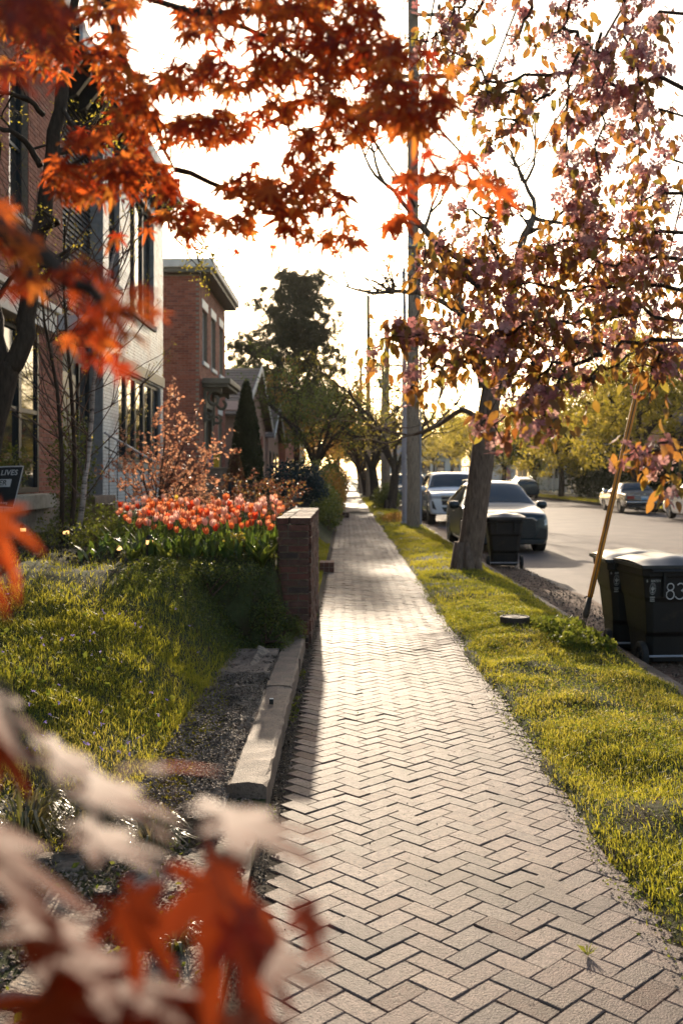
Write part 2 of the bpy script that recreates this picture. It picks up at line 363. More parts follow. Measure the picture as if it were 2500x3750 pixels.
# ============================================================ THE GROUND
PXL, PXR = -0.385, 1.175           # the two edges of the brick path
KERB = 2.56                        # line of the street kerb
def Hpath(x, y):
    return 0.010*(vnoise(x, y, 1.1, 1)-.5)+0.030*(vnoise(x, y, .55, 2)-.5)+0.004*(vnoise(x, y, 4, 3)-.5)
def Hverge(x, y):
    t = (np.asarray(x)-PXR)/(KERB-PXR)
    e = np.asarray(x)-PXR-.10*(vnoise(np.asarray(x)*.4, y, 1.9, 33)-.5)-.05*(vnoise(x, y, 7, 34)-.5)
    return 0.024+0.05*np.sin(np.clip(t, 0, 1)*PI)+(0.08*(vnoise(x, y, 1.6, 5)-.5)+.045*(vnoise(x, y, 4.2, 15)-.5))*sstep(0, .15, t)-0.05*sstep(.85, 1.1, t)-.045*sstep(.02, -.05, e)
def Hyard(x, y):
    x = np.asarray(x, dtype=np.float64); y = np.asarray(y, dtype=np.float64)
    low = 0.10+0.03*(vnoise(x, y, 2.2, 7)-.5)
    top = 0.13+0.72*sstep(4.4, 9.6, y+0.25*np.clip(-x-1.0, 0, 3))
    t = sstep(-.80, -1.55, x)
    gate = sstep(12.6, 13.2, y)                     # past the garden wall the bank falls to the path
    behind = sstep(9.2, 9.5, y)*(1-gate)
    t = np.maximum(t, behind*sstep(-0.55, -.66, x))
    t2 = sstep(-0.45, -1.15, x)
    t = t*(1-gate)+t2*gate
    z = (low-.03)*(1-t)+top*t
    z = z*(1-gate)+(0.01*(1-t2)+top*t2)*gate
    near = 1-sstep(3.9, 5.0, y)
    z = z*(1-near)+(0.03+0.06*vnoise(x, y, 3, 4))*near*sstep(-.3, -.5, x)+near*0.0
    return z+(0.07*(vnoise(x, y, 1.5, 6)-.5)+.045*(vnoise(x, y, 4.0, 16)-.5))*sstep(-.9, -1.4, x)

def sheet(name, xs, ys, hf, m, dz=0, kind='structure'):
    xs = np.asarray(xs); ys = np.asarray(ys); X, Y = np.meshgrid(xs, ys); Z = hf(X, Y)+dz
    V = np.stack([X, Y, Z], -1).reshape(-1, 3); nx = len(xs)
    j, i = np.meshgrid(np.arange(len(ys)-1), np.arange(nx-1), indexing='ij'); a = (j*nx+i).ravel()
    F = np.stack([a, a+1, a+nx+1, a+nx], 1)
    return struct(name, npmesh(name, V, F, smooth=True), m)

ysl = np.concatenate([np.arange(-6, 16, .12), np.arange(16, 40, .5), np.arange(40, 260, 4)])
xl = np.concatenate([np.array([-60, -30, -15]), np.arange(-9, -3, .5), np.arange(-3, PXL-.02, .07), [PXL-.005]])
yard = sheet('garden_ground', xl, ysl, Hyard, MT['lawn_soil'])
sheet('path_bed', np.linspace(PXL-.03, PXR+.06, 12), ysl, Hpath, MT['sand'], -.006)
sheet('verge_ground', np.concatenate([np.arange(PXR-.10, PXR+.10, .025), np.linspace(PXR+.12, KERB+.04, 14)]), ysl, Hverge, MT['lawn_soil'], -.004)
sheet('road', np.concatenate([np.linspace(KERB+.06, KERB+1.2, 6), np.linspace(5, 13, 5), [15.3]]), np.concatenate([np.arange(-6, 60, 2), np.arange(60, 420, 20)]),
      lambda x, y: -0.10+0.03*np.sin(np.clip((x-2.5)/12.8, 0, 1)*PI)+0.006*(vnoise(x, y, .8, 3)-.5), MT['asphalt'])
# grit and leaf litter washed against the kerb
def gritz(x, y): return -0.088+0.0*x
gx0 = KERB+.05
gy = np.arange(2, 60, .25); GV = []; 
for y in gy:
    wd = .45+.5*float(vnoise(0, y, .5, 9))+.25*float(vnoise(3, y, 1.7, 9))
    for k in range(4): GV.append((gx0+wd*k/3, y, -0.07+(-.028)*k/3+0.03*math.sin(k/3*PI)*.3))
GF = [(j*4+k, j*4+k+1, j*4+k+5, j*4+k+4) for j in range(len(gy)-1) for k in range(3)]
struct('gutter_grit', npmesh('gutter_grit', GV, np.array(GF), smooth=True), MT['grit'], 'stuff')
sheet('far_verge', [15.45, 16.2, 17.4], np.concatenate([np.arange(-6, 60, 3), np.arange(60, 420, 20)]), lambda x, y: .03+.05*vnoise(x, y, .4, 2), MT['lawn_soil'])
sheet('far_pavement', [17.4, 18.9], np.arange(-6, 420, 12), lambda x, y: .06+0*x, MT['concrete'])
sheet('far_yards', [18.9, 40, 400], np.arange(-40, 800, 40), lambda x, y: .12+0*x, MT['lawn_soil'])
sheet('ground', [-500, 0, 500], [-60, 300, 600, 900], lambda x, y: -.25+0*x, MT['lawn_soil'])

# street kerb: stone lengths, each its own piece
def kerb_row(name, x0, x1, z0, z1, ylist, m, jit=.006):
    root = bpy.data.objects.new(name, None); C.objects.link(root); root['kind'] = 'structure'
    for a, b in zip(ylist[:-1], ylist[1:]):
        mb = MB(); mb.cur = random.random()
        nseg = max(2, int((b-a)/.12)) if a < 12 else 2
        pts = []
        prof = [(x0, z0), (x0, z1-.012), (x0+.014, z1), ((x0+x1)/2, z1+.004), (x1-.016, z1-.001), (x1, z1-.016), (x1, z0)]
        dz = random.uniform(-jit, jit)
        vs = []; n = len(prof)
        for i in range(nseg+1):
            y = a+.004+(b-a-.008)*i/nseg
            for (x, z) in prof:
                k = 1 if z > z0+.02 else 0
                vs.append((x+random.uniform(-jit, jit)*.7*k, y, z+dz+random.uniform(-jit, jit)*k*.6))
        fs = [(i*n+k, i*n+k+1, (i+1)*n+k+1, (i+1)*n+k) for i in range(nseg) for k in range(n-1)]
        fs += [tuple(range(n)), tuple(range(nseg*n+n-1, nseg*n-1, -1))]
        mb.add(vs, fs)
        part('kerb_stone', mb, m, root)
    return root
ks = [-2+1.8*i for i in range(24)]
kerb_row('street_kerb', KERB-.02, KERB+.11, -.2, .0, ks, MT['concrete'])
sheet('street_kerb_far', [KERB-.02, KERB+.11], np.arange(ks[-1], 400, 20), lambda x, y: -.004+0*x, MT['concrete'])
sheet('far_kerb', [15.3, 15.45], np.arange(-6, 400, 20), lambda x, y: .02+0*x, MT['concrete'])
# garden kerb along the left side of the path
kerb_row('garden_kerb', -.575, -.385, -.05, .145, [4.86, 6.02, 7.15, 8.3, 9.5], MT['concrete'], .009)
kerb_row('worn_kerb', -.60, -.395, -.08, .045, [2.2, 3.1, 3.75, 4.845], MT['gravel'], .016)
# broad concrete slab where the kerb meets the bank below the brick wall, and broken stones beside the kerb
slab = thing('concrete_slab', 'flat concrete slab behind the kerb, just before the brick garden wall', 'slab', (-.82, 8.05, .07))
mb = MB(); mb.grid(lambda u, v: (-.24+.46*u+.05*random.random(), -.55+1.15*v+.04*random.random(), .085+.008*random.random()-.09*(min(u, 1-u) < .02 or min(v, 1-v) < .02)), 20, 26)
part('slab_top', mb, MT['concrete'], slab, smooth=True)
rocks = bpy.data.objects.new('rough_stone_edging', None); C.objects.link(rocks); rocks['kind'] = 'structure'
def rock(sx, sy, sz, seed):
    r = random.Random(seed); b = bmesh.new(); bmesh.ops.create_icosphere(b, subdivisions=2, radius=1)
    for v in b.verts:
        k = 1+.28*(r.random()-.5); v.co = Vector((v.co.x*sx*k, v.co.y*sy*k, max(-.5, min(.62, v.co.z))*sz*k))
    me = bpy.data.meshes.new('stone'); b.to_mesh(me); b.free(); me.materials.append(MT['gravel']); return me
rk = [rock(1, 1, 1, i) for i in range(5)]
for i in range(200):
    y = random.uniform(4.3, 8.4); x = -.60-random.random()**1.1*.24
    s = random.uniform(.008, .03)*(1+1.2*(random.random() < .12))
    o = link('stone', rk[i % 5], None, rocks, (x, y, float(Hyard(x, y))+.03), (0, 0, random.uniform(0, 6)))
    o.scale = (s*1.1, s*1.5, s*.5)
for i in range(95):
    y = random.uniform(2.7, 4.8); x = random.uniform(-1.6, -.44); s = random.uniform(.012, .05)
    o = link('stone', rk[i % 5], None, rocks, (x, y, float(Hyard(x, y))+.003), (0, 0, random.uniform(0, 6))); o.scale = (s*1.2, s*1.3, s*.45)
sl = thing('broken_concrete_slab', 'broken rough concrete ground slab at the lower left beside the path', 'slab', (-.80, 3.85, .035))
mb = MB(); mb.grid(lambda u, v: (-.33+.66*u+.05*math.sin(9*v), -.9+1.6*v, .02+.03*float(vnoise(u*4, v*9, 1, 3))-.09*(min(u, 1-u) < .04 or min(v, 1-v) < .03)), 26, 40)
part('slab_top', mb, MT['gravel'], sl, smooth=True)

es = thing('rough_concrete_strip', 'rough broken concrete strip between the lawn and the garden kerb', 'strip', (-.8, 6.5, .1))
mb = MB()
def strip(u, v):
    y = 4.45+4.0*v; x = -.565-u*(.17+.12*float(vnoise(0, y, 1.4, 51))); z = .115+.06*u*max(0, y-6.5)+.018*float(vnoise(x, y, 7, 52))+.014*float(vnoise(x, y, 26, 53))-.07*float(sstep(.8, 1, u))-.05*float(sstep(.42, .5, float(vnoise(x, y, 3.1, 54))))*.6
    return (x+.02*random.random()*(u > .9), y, z)
mb.grid(strip, 16, 130); part('strip_top', mb.mesh('strip_top', True), MT['gravel'], es, world=True)
OCT = ([(1,0,0),(0,1,0),(-1,0,0),(0,-1,0),(0,0,.8),(0,0,-.5)], [(0,1,4),(1,2,4),(2,3,4),(3,0,4)])
def grains(n, xr, yr, zf, s0, s1, mask=None):
    x = rng.uniform(*xr, n); y = rng.uniform(*yr, n)
    if mask is not None: k = mask(x, y) > rng.random(n); x = x[k]; y = y[k]
    n = len(x); sc = rng.uniform(s0, s1, n); q = np.stack([sc*rng.uniform(.7, 1.5, n), sc, sc*rng.uniform(.5, .9, n)], 1)
    return scatter(*OCT, np.stack([x, y, zf(x, y)], 1), frames(rand_dirs(n), rand_dirs(n, 2)), q, rng.random(n))
GRN = [grains(9000, (-1.0, -.57), (4.4, 8.3), lambda x, y: .135+.045*vnoise(x, y, 7, 52)*.5+.01*rng.random(len(x)), .003, .011),
       grains(9000, (-1.7, -.42), (2.7, 4.9), lambda x, y: Hyard(x, y)+.004, .003, .012), grains(5000, (KERB+.1, KERB+.8), (5, 22), lambda x, y: -.068+0*x, .004, .014),
       grains(2500, (-.385, -.32), (3.2, 12), lambda x, y: 0*x+.003, .002, .007), grains(2500, (PXR-.12, PXR+.06), (3, 14), lambda x, y: 0*x+.006, .002, .007)]
_v, _f, _r, _o = [], [], [], 0
for V, F, r in GRN: _v.append(V); _f.append(F[0]+_o); _r.append(r); _o += len(V)
struct('gravel_grains', npmesh('gravel_grains', np.concatenate(_v), np.concatenate(_f), np.concatenate(_r)), MT['gravel'], 'stuff')
# ------------------------------------------------------------ herringbone brick path
BW = .0945; J = .0018
def paver_mesh(r):
    mb = MB(); mb.cur = r; hl, hw, b = BW-J, BW/2-J, .0032
    jt = lambda: random.uniform(-.0016, .0016)
    top = [(-hl+b+jt(), -hw+b+jt(), .0), (hl-b+jt(), -hw+b+jt(), .0), (hl-b+jt(), hw-b+jt(), .0), (-hl+b+jt(), hw-b+jt(), .0)]
    mid = [(-hl, -hw, -.004), (hl, -hw, -.004), (hl, hw, -.004), (-hl, hw, -.004)]
    bot = [(x, y, -.045) for x, y, _ in mid]
    fs = [(0, 1, 2, 3)]
    for o in (0, 4):
        for k in range(4): fs.append((o+k, o+4+k, o+4+(k+1) % 4, o+(k+1) % 4))
    mb.add(top+mid+bot, fs); return mb
pv = [paver_mesh(random.random()) for _ in range(14)]
pvm = []
for q in pv:
    me = q.mesh('brick'); me.materials.append(MT['paver']); pvm.append(me)
cells = []
c45 = math.sqrt(.5)
for j in range(-20, 700):
    for i in range(j-26, j+27):
        k = (i-j) % 4
        if k == 0: u, v, ang = i+1.0, j+.5, 0
        elif k == 2: u, v, ang = i+.5, j+0.0, PI/2
        else: continue
        X = (u-v)*c45*BW+.4; Y = (u+v)*c45*BW+1.2
        if Y > 46 or Y < 2.2: continue
        if X < PXL+.035 or X > PXR+.06: continue
        cells.append((Y, X, ang+PI/4))
cells.sort()
pathroot = bpy.data.objects.new('brick_path', None); C.objects.link(pathroot); pathroot['kind'] = 'structure'
TV = []; TF = []; TR = []
first = [c for c in cells if c[0] > 2.75]
nsing = 0
for (Y, X, ang) in cells:
    z = float(Hpath(X, Y))+random.uniform(-.0022, .0022); tx, ty = random.gauss(0, .010), random.gauss(0, .010)
    ang += random.gauss(0, .008)
    v = random.randrange(14)
    if Y > 2.75 and nsing < 300:
        o = link('brick', pvm[v], None, pathroot, (X, Y, z), (tx, ty, ang)); nsing += 1
    else:
        M = Matrix.Translation((X, Y, z)) @ Matrix.Rotation(ang, 4, 'Z') @ Matrix.Rotation(tx, 4, 'X') @ Matrix.Rotation(ty, 4, 'Y')
        o = len(TV); TV += [tuple(M @ Vector(q)) for q in pv[v].v]; TF += [tuple(a+o for a in f) for f in pv[v].f]; TR += pv[v].r
me = npmesh('brick_paving', TV, np.array(TF), TR); o = link('brick_paving', me, MT['paver'], pathroot); o['kind'] = 'stuff'
sheet('path_far', np.linspace(PXL, PXR, 5), np.arange(46, 260, 2), Hpath, MT['paver'])

# ------------------------------------------------------------ grass and ground plants
def blades(n, xr, yr, hf, hmin, hmax, wid, mask=None, clump=0.35, lean=.6):
    x = rng.uniform(*xr, n); y = rng.uniform(*yr, n)
    if mask is not None:
        k = mask(x, y) > rng.random(n); x = x[k]; y = y[k]
    n = len(x); cl = vnoise(x, y, 5, 8)*.6+vnoise(x, y, 13, 9)*.4
    h = (hmin+(hmax-hmin)*rng.random(n)**1.6)*(1-clump+2*clump*cl)
    a = rng.uniform(0, 2*PI, n); ln = lean*rng.random(n)*h; wd = wid*(.6+.8*rng.random(n)); fa = a+rng.normal(0, 1.2, n)
    z = hf(x, y)-.004
    dx, dy = np.cos(a), np.sin(a); wx, wy = -np.sin(fa)*wd/2, np.cos(fa)*wd/2
    V = np.empty((n, 5, 3))
    V[:, 0] = np.stack([x-wx, y-wy, z], 1); V[:, 1] = np.stack([x+wx, y+wy, z], 1)
    mx, my, mz = x+dx*ln*.3, y+dy*ln*.3, z+h*.6
    V[:, 2] = np.stack([mx+wx*.8, my+wy*.8, mz], 1); V[:, 3] = np.stack([mx-wx*.8, my-wy*.8, mz], 1)
    V[:, 4] = np.stack([x+dx*ln, y+dy*ln, z+h*(1-.15*rng.random(n))], 1)
    b = np.arange(n)*5
    F = [np.stack([b, b+1, b+2, b+3], 1), np.stack([b+3, b+2, b+4], 1)]
    r = np.repeat(np.clip(vnoise(x, y, .9, 4)*.55+.45*rng.random(n), 0, 1), 5)
    return V.reshape(-1, 3), F, r
def join(parts):
    Vs = []; Fs = {}; Rs = []; o = 0
    for V, F, r in parts:
        Vs.append(V); Rs.append(r)
        for f in (F if isinstance(F, list) else [F]):
            Fs.setdefault(f.shape[1], []).append(f+o)
        o += len(V)
    return np.concatenate(Vs), [np.concatenate(v) for v in Fs.values()], np.concatenate(Rs)
def stuff(name, parts, m):
    V, F, r = join(parts); return struct(name, npmesh(name, V, F, r), m, 'stuff')
def lawn_mask(x, y):
    e = -.75-.18*(vnoise(x, y, 2.5, 2)-.5)
    e = np.where(y > 8.2, -.78, e)
    k = sstep(0, -.12, x-e)*(1-sstep(7.3, 8.3, y+.8*(vnoise(x, y, 1.3, 1)-.5))*.90)*(.5+.5*sstep(.25, .5, vnoise(x, y, 2.6, 44)))*sstep(4.1, 4.7, y-.35*(x+1))
    return k
def verge_mask(x, y):
    d = x-PXR+.02+.16*(vnoise(x*0, y, 1.8, 3)-.5)+.10*(vnoise(x*0, y, 6, 35)-.5)
    return sstep(-.06, .10, d)*(1-sstep(KERB-.06, KERB+.08, x+.1*(vnoise(0*x, y, 2.2, 1)-.5)))*(.10+.90*sstep(.22, .62, .7*vnoise(x, y, 2.4, 12)+.3*vnoise(x, y, 7, 13)))
stuff('lawn_grass', [
    blades(80000, (-3.9, -.75), (4.2, 7.2), Hyard, .015, .065, .0045, lawn_mask, .5, 1.1),
    blades(60000, (-4.6, -.75), (7.0, 10.2), Hyard, .015, .065, .006, lawn_mask, .5, 1.1),
    blades(3500, (-1.05, -.70), (4.5, 8.5), Hyard, .02, .07, .004)], MT['grass'])
stuff('verge_grass', [
    blades(52000, (PXR-.08, KERB+.08), (2.9, 6.5), Hverge, .012, .05, .0042, verge_mask, .5, 1.2),
    blades(62000, (PXR-.08, KERB+.08), (6.5, 13), Hverge, .012, .05, .006, verge_mask, .5, 1.2),
    blades(42000, (PXR-.08, KERB+.08), (13, 30), Hverge, .02, .07, .010, verge_mask),
    blades(24000, (PXR-.08, KERB+.08), (30, 75), Hverge, .03, .10, .022, verge_mask)], MT['grass'])
stuff('garden_path_grass', [blades(16000, (-1.15, PXL), (12.6, 24), Hyard, .02, .08, .009)], MT['grass'])
stuff('far_grass', [blades(16000, (15.4, 17.4), (38, 120), lambda x, y: .05+0*x, .05, .14, .05)], MT['grass'])
# clover and weeds: small round leaves
LEAF4 = ([(0,0,0),(.32,.45,.06),(0,1,.0),(-.32,.45,.06)], [(0,1,2),(0,2,3)])
def leaflets(n, xr, yr, hf, s0, s1, zr=.05, mask=None, up=1.2):
    x = rng.uniform(*xr, n); y = rng.uniform(*yr, n)
    if mask is not None: k = mask(x, y) > rng.random(n); x = x[k]; y = y[k]
    n = len(x); pos = np.stack([x, y, hf(x, y)+rng.random(n)*zr], 1)
    return scatter(*LEAF4, pos, frames(rand_dirs(n), rand_dirs(n, up)), rng.uniform(s0, s1, n), rng.random(n))
stuff('clover_patch', [
    leaflets(9000, (1.75, 2.5), (3.1, 6.2), Hverge, .012, .026, .05, lambda x, y: sstep(.35, .6, vnoise(x, y, 1.7, 21))),
    leaflets(16000, (1.1, 2.55), (3, 9), Hverge, .008, .018, .03),
    leaflets(9000, (1.1, 2.55), (9, 16), Hverge, .014, .026, .04),
    leaflets(7000, (1.2, 2.5), (5.5, 11), Hverge, .012, .024, .04, lambda x, y: sstep(.4, .7, vnoise(x, y, 1.3, 22))),
    leaflets(2500, (1.95, 2.45), (9.0, 10.6), Hverge, .03, .07, .10)], MT['weed'])
stuff('lawn_weeds', [leaflets(14000, (-3.8, -1.05), (4.5, 9), Hyard, .008, .018, .035, lawn_mask, .8),
    leaflets(2600, (-3.6, -1.0), (4.8, 9.4), Hyard, .02, .055, .06, lambda x, y: lawn_mask(x, y)*sstep(.45, .7, vnoise(x, y, 1.6, 23)), .6),
    leaflets(700, (-.66, -.385), (4.9, 9.5), lambda x, y: 0*x+.01, .012, .03, .02, lambda x, y: sstep(-.02, .02, x+.40)+sstep(-.62, -.66, x)),
    leaflets(900, (-1.5, -.45), (2.8, 4.7), Hyard, .015, .04, .05, lambda x, y: sstep(.5, .7, vnoise(x, y, 3, 24)))], MT['weed'])
stuff('bank_ground_cover', [leaflets(7000, (-1.9, -.62), (8.1, 9.6), Hyard, .014, .032, .07, lambda x, y: .35+.65*vnoise(x, y, 3, 41), .6), blades(5000, (-1.9, -.62), (7.8, 9.6), Hyard, .03, .09, .006)], MT['gleaf'])
stuff('path_edge_weeds', [leaflets(1500, (-.40, -.33), (4.8, 12), lambda x, y: 0*x, .012, .03, .025, lambda x, y: sstep(.4, .7, vnoise(x*0, y, 2, 25))),
    leaflets(2600, (PXR-.14, PXR+.08), (3, 16), lambda x, y: 0*x+.008, .01, .02, .02, lambda x, y: sstep(.4, .7, vnoise(x*0, y, 2, 26))),
    leaflets(160, (-.3, 1.1), (6.2, 11), lambda x, y: 0*x, .008, .018, .008, lambda x, y: sstep(.6, .7, vnoise(x*.3, y, 2, 27)))], MT['weed'])
stuff('fallen_leaf_litter', [leaflets(600, (-.40, -.30), (4, 13), lambda x, y: 0*x+.004, .012, .03, .01, None, 2.5),
    leaflets(160, (-.3, 1.15), (3, 14), lambda x, y: 0*x+.008, .006, .016, .004, None, 3),
    leaflets(1500, (KERB+.02, KERB+.7), (6, 22), lambda x, y: -.075+0*x, .015, .045, .012, None, 2.5),
    leaflets(3500, (-4.2, -.7), (9.2, 13), Hyard, .02, .05, .02, None, 2)], MT['rust'])
# violets in the lawn
n = 260; x = rng.uniform(-3.3, -1.1, n); y = rng.uniform(4.8, 8.6, n); k = (lawn_mask(x, y) > .5) & (vnoise(x, y, 2.1, 31) > .5); x = x[k]; y = y[k]; n = len(x)
pos = np.repeat(np.stack([x, y, Hyard(x, y)+rng.uniform(.05, .10, n)], 1), 4, 0)
struct('lawn_violets', npmesh('lawn_violets', *scatter(*LEAF4, pos, frames(rand_dirs(n*4), rand_dirs(n*4, .3)), rng.uniform(.012, .02, n*4), rng.random(n*4))), MT['violet'], 'stuff')
# clumps of strap-leaved grass at the lower left: each clump a plant
def strap_clump(px, py, d, n, s):
    c = P(px, py, d); gz = float(Hyard(c.x, c.y))
    mb = MB()
    for i in range(n):
        a = random.uniform(0, 2*PI); L = s*random.uniform(.6, 1.2); r0 = random.random()*.05
        mb.cur = random.random(); wv = random.uniform(.004, .008); pts = []
        hgt = random.uniform(.35, .8)
        for k in range(6):
            t = k/5; rr = r0+L*.75*t; zz = L*hgt*math.sin(min(1, t*1.15)*PI*.78)
            pts.append((math.cos(a)*rr, math.sin(a)*rr, zz))
        vs = []; sx, sy = -math.sin(a), math.cos(a)
        for k, q in enumerate(pts):
            ww = wv*(1-.85*(k/5)**2); vs += [(q[0]-sx*ww, q[1]-sy*ww, q[2]), (q[0]+sx*ww, q[1]+sy*ww, q[2])]
        mb.add(vs, [(2*k, 2*k+1, 2*k+3, 2*k+2) for k in range(5)])
    t = thing('strap_leaf_clump', '', 'plant', (c.x, c.y, gz), 0, 'strap-leaved grass clumps at the lawn edge')
    part('strap_leaves', mb.mesh('strap_leaves', True, False), MT['strap'], t); return t
for (px, py, d, n, s, lb) in [(330, 2990, 4.35, 190, .26, 'arching strap-leaved grass clump, middle one at the lower lawn edge'),
                              (560, 3080, 4.2, 120, .20, 'arching strap-leaved grass clump nearest the broken slab, right of the others'),
                              (90, 3020, 4.3, 190, .28, 'arching strap-leaved grass clump at the left end of the lawn edge'),
                              (640, 3400, 3.35, 60, .12, 'small green weed tuft growing out of the broken slab')]:
    strap_clump(px, py, d, n, s)['label'] = lb
mb = MB()
for i in range(9):
    a = i*.75; L = random.uniform(.022, .042); mb.cur = .8
    mb.add([(0,0,0),(math.cos(a)*L*.5-.004,math.sin(a)*L*.5,.02),(math.cos(a)*L,math.sin(a)*L,.02+.03*random.random()),(math.cos(a)*L*.5+.004,math.sin(a)*L*.5+.004,.024)], [(0,1,2),(0,2,3)])
tag(link('sprouting_weed', mb.mesh('sprouting_weed', False, False), MT['weed'], None, P(2150, 3500, CAMZ*FPX/(3500-VY))), 'small yellow-green weed sprouting from a joint of the brick path', 'weed')
# little marker cube on the kerb
mb = MB(); mb.box(-.014, .014, -.014, .014, 0, .035)
mk = thing('marker_block', 'small dark block with pale top standing on the concrete kerb', 'block', (-.49, 6.57, .148))
part('block', mb, MT['black'], mk, bevel=.003); mb = MB(); mb.box(-.0125, .0125, -.0125, .0125, .0352, .0372); part('pale_cap', mb, MT['trimwhite'], mk)
# ============================================================ THE GARDEN IN FRONT OF THE HOUSES
def text_mesh(name, s, size, fn, align='CENTER', bold=.0, m=None, parent=None):
    """flat lettering; fn maps (u, v) on the lettering's plane to a place"""
    cu = bpy.data.curves.new(name, 'FONT'); cu.body = s; cu.size = size; cu.align_x = align; cu.align_y = 'CENTER'; cu.offset = bold*size; cu.resolution_u = 2
    o = bpy.data.objects.new(name, cu); C.objects.link(o)
    dg = bpy.context.evaluated_depsgraph_get(); me = bpy.data.meshes.new_from_object(o.evaluated_get(dg))
    bpy.data.objects.remove(o); bpy.data.curves.remove(cu)
    for v in me.vertices: v.co = Vector(fn(v.co.x, v.co.y))
    me.materials.clear(); o = link(name, me, m, parent); return o

# ---- brick garden wall beside the path
WX0, WX1, WY0, WY1, WZT = -.655, -.352, 9.57, 12.62, 1.19
gw = thing('brick_garden_wall', 'old red brick garden wall with flat brick cap, right of the tulip bed', 'wall', ((WX0+WX1)/2, WY0, 0))
mb = MB(); mb.box(WX0+.018, WX1-.018, WY0+.018, WY1-.018, -.15, WZT-.004); part('mortar_core', mb, MT['darkmortar'], gw, world=True)
GB = []      # centre, size, distance key
ch = .0668
for c in range(20):
    z = WZT-ch*(c+.5); hz = .0268
    if z < -.08: break
    # near end and far end
    for yy, sgn in ((WY0, -1), (WY1, 1)):
        xs = [WX0, WX0+.1, WX1] if c % 2 else [WX0, WX0+.2, WX1]
        if c == 0: xs = [WX0, WX0+.1, WX1]
        for a, b in zip(xs[:-1], xs[1:]):
            GB.append((((a+b)/2, yy-sgn*.04+sgn*random.uniform(0, .006), z), ((b-a)/2-.0075, .05, hz)))
    for xx, sgn in ((WX1, 1), (WX0, -1)):
        y = WY0+.12+(.106 if c % 2 else 0)
        while y < WY1-.12:
            L = min(.205, WY1-.10-y); GB.append(((xx-sgn*.04+sgn*random.uniform(-.002, .006), y+L/2, z), (.05, L/2-.0075, hz))); y += .213
y = WY0-.01
while y < WY1:
    for a, b in ((WX0-.012, WX0+.105), (WX0+.11, WX1+.012)):
        GB.append((((a+b)/2+random.uniform(-.006, .006), y+.05, WZT+.030+random.uniform(-.004, .004)), ((b-a)/2-.004, .046, .0295)))
    y += .105
def unit_brick(r, b=.07):
    mb = MB(); mb.cur = r
    jt = lambda: random.uniform(-.035, .035)
    vs = []
    for sx in (-1, 1):
        for sy in (-1, 1):
            for sz in (-1, 1): vs.append((sx*(1+jt()*.6), sy*(1+jt()*.6), sz*(1+jt())))
    mb.add(vs, [(0,1,3,2),(4,6,7,5),(0,4,5,1),(2,3,7,6),(0,2,6,4),(1,5,7,3)]); return mb.mesh('brick')
def bricks(root, lst, m, nsingle, cam_first=True, variants=12):
    """the nearest bricks as pieces of their own, the rest joined"""
    ub = [unit_brick(random.random()) for _ in range(variants)]
    for u in ub: u.materials.append(m)
    lst = sorted(lst, key=lambda q: (Vector(q[0])-Vector((0, 0, CAMZ))).length+(0 if not cam_first else (3 if q[0][0] < WX0+.05 and root is gw and q[0][2] < WZT else 0)))
    off = root.location
    for ctr, sz in lst[:nsingle]:
        o = link('brick', ub[random.randrange(variants)], None, root, Vector(ctr)-off, (0, 0, 0)); o.scale = sz
    mb = MB()
    for ctr, sz in lst[nsingle:]:
        mb.cur = random.random(); c = Vector(ctr); mb.box(c.x-sz[0], c.x+sz[0], c.y-sz[1], c.y+sz[1], c.z-sz[2], c.z+sz[2])
    if len(lst) > nsingle: part('brick_courses', mb.mesh('brick_courses', False, False), m, root, world=True, kind='stuff')
bricks(gw, GB, MT['wallbrick'], 300)
# low brick return of the wall, further back, left of its far end
# ---- stepping blocks by the path
def brick_step(c, w, dd, h, label):
    t = thing('brick_step', label, 'step', c); 
    mb = MB(); mb.box(-w/2+.01, w/2-.01, -dd/2+.01, dd/2-.01, -.05, h-.012); part('step_core', mb, MT['darkmortar'], t)
    lst = []
    for r in range(2):
        for k in range(3):
            for yy in (-1, 1): lst.append(((c[0]-w/2+w*(k+.5)/3, c[1]+yy*dd/4, c[2]+h*(r+.5)/2), (w/6-.004, dd/4-.003, h/4-.004)))
    bricks(t, lst, MT['wallbrick'], 12, False, 5)
c = P(1196, 2098, 17.3); brick_step((c.x, 17.4, 0), .26, .5, .17, 'low brick step at the path edge just past the garden wall')
c = P(1258, 1890, 40); brick_step((c.x, 40, 0), .45, .6, .22, 'low step block further up the path beside the hedge')
pr = thing('stone_gate_post', 'short stone post at the path edge beside the far step', 'post', (-.62, 40, 0)); mb = MB(); mb.box(-.16, .16, -.2, .2, 0, .62); mb.box(-.19, .19, -.23, .23, .62, .70); part('post', mb, MT['limestone'], pr, bevel=.01)

# ---- tulip bed
def tulip_bloom(openness, r):
    mb = MB()
    for p in range(6):
        inner = p % 2; a0 = p*PI/3; mb.cur = min(1, max(0, r+random.uniform(-.05, .05)))
        def fn(u, v, a0=a0, inner=inner):
            rr = (.0295-.004*inner)*math.sin(PI*(.10+(.74-openness*.2)*v))**.75
            wdt = .66*(1-.0*v)*(1-v**3.2)+.03
            ang = a0+(u*2-1)*wdt
            return (math.cos(ang)*rr, math.sin(ang)*rr, .072*v-.004*abs(u*2-1)*v)
        mb.grid(fn, 3, 4)
    return mb.mesh('bloom', True, False)
TUL = {'orange': (.27, 6), 'coral': (.50, 7), 'pink': (.75, 7), 'red': (.05, 3), 'yellow': (.98, 1)}
bm_ = {k: [tulip_bloom(random.random()*1.25, c[0]) for _ in range(3)] for k, c in TUL.items()}
for v in bm_.values():
    for me in v: me.materials.append(MT['tulip'])
stems = []
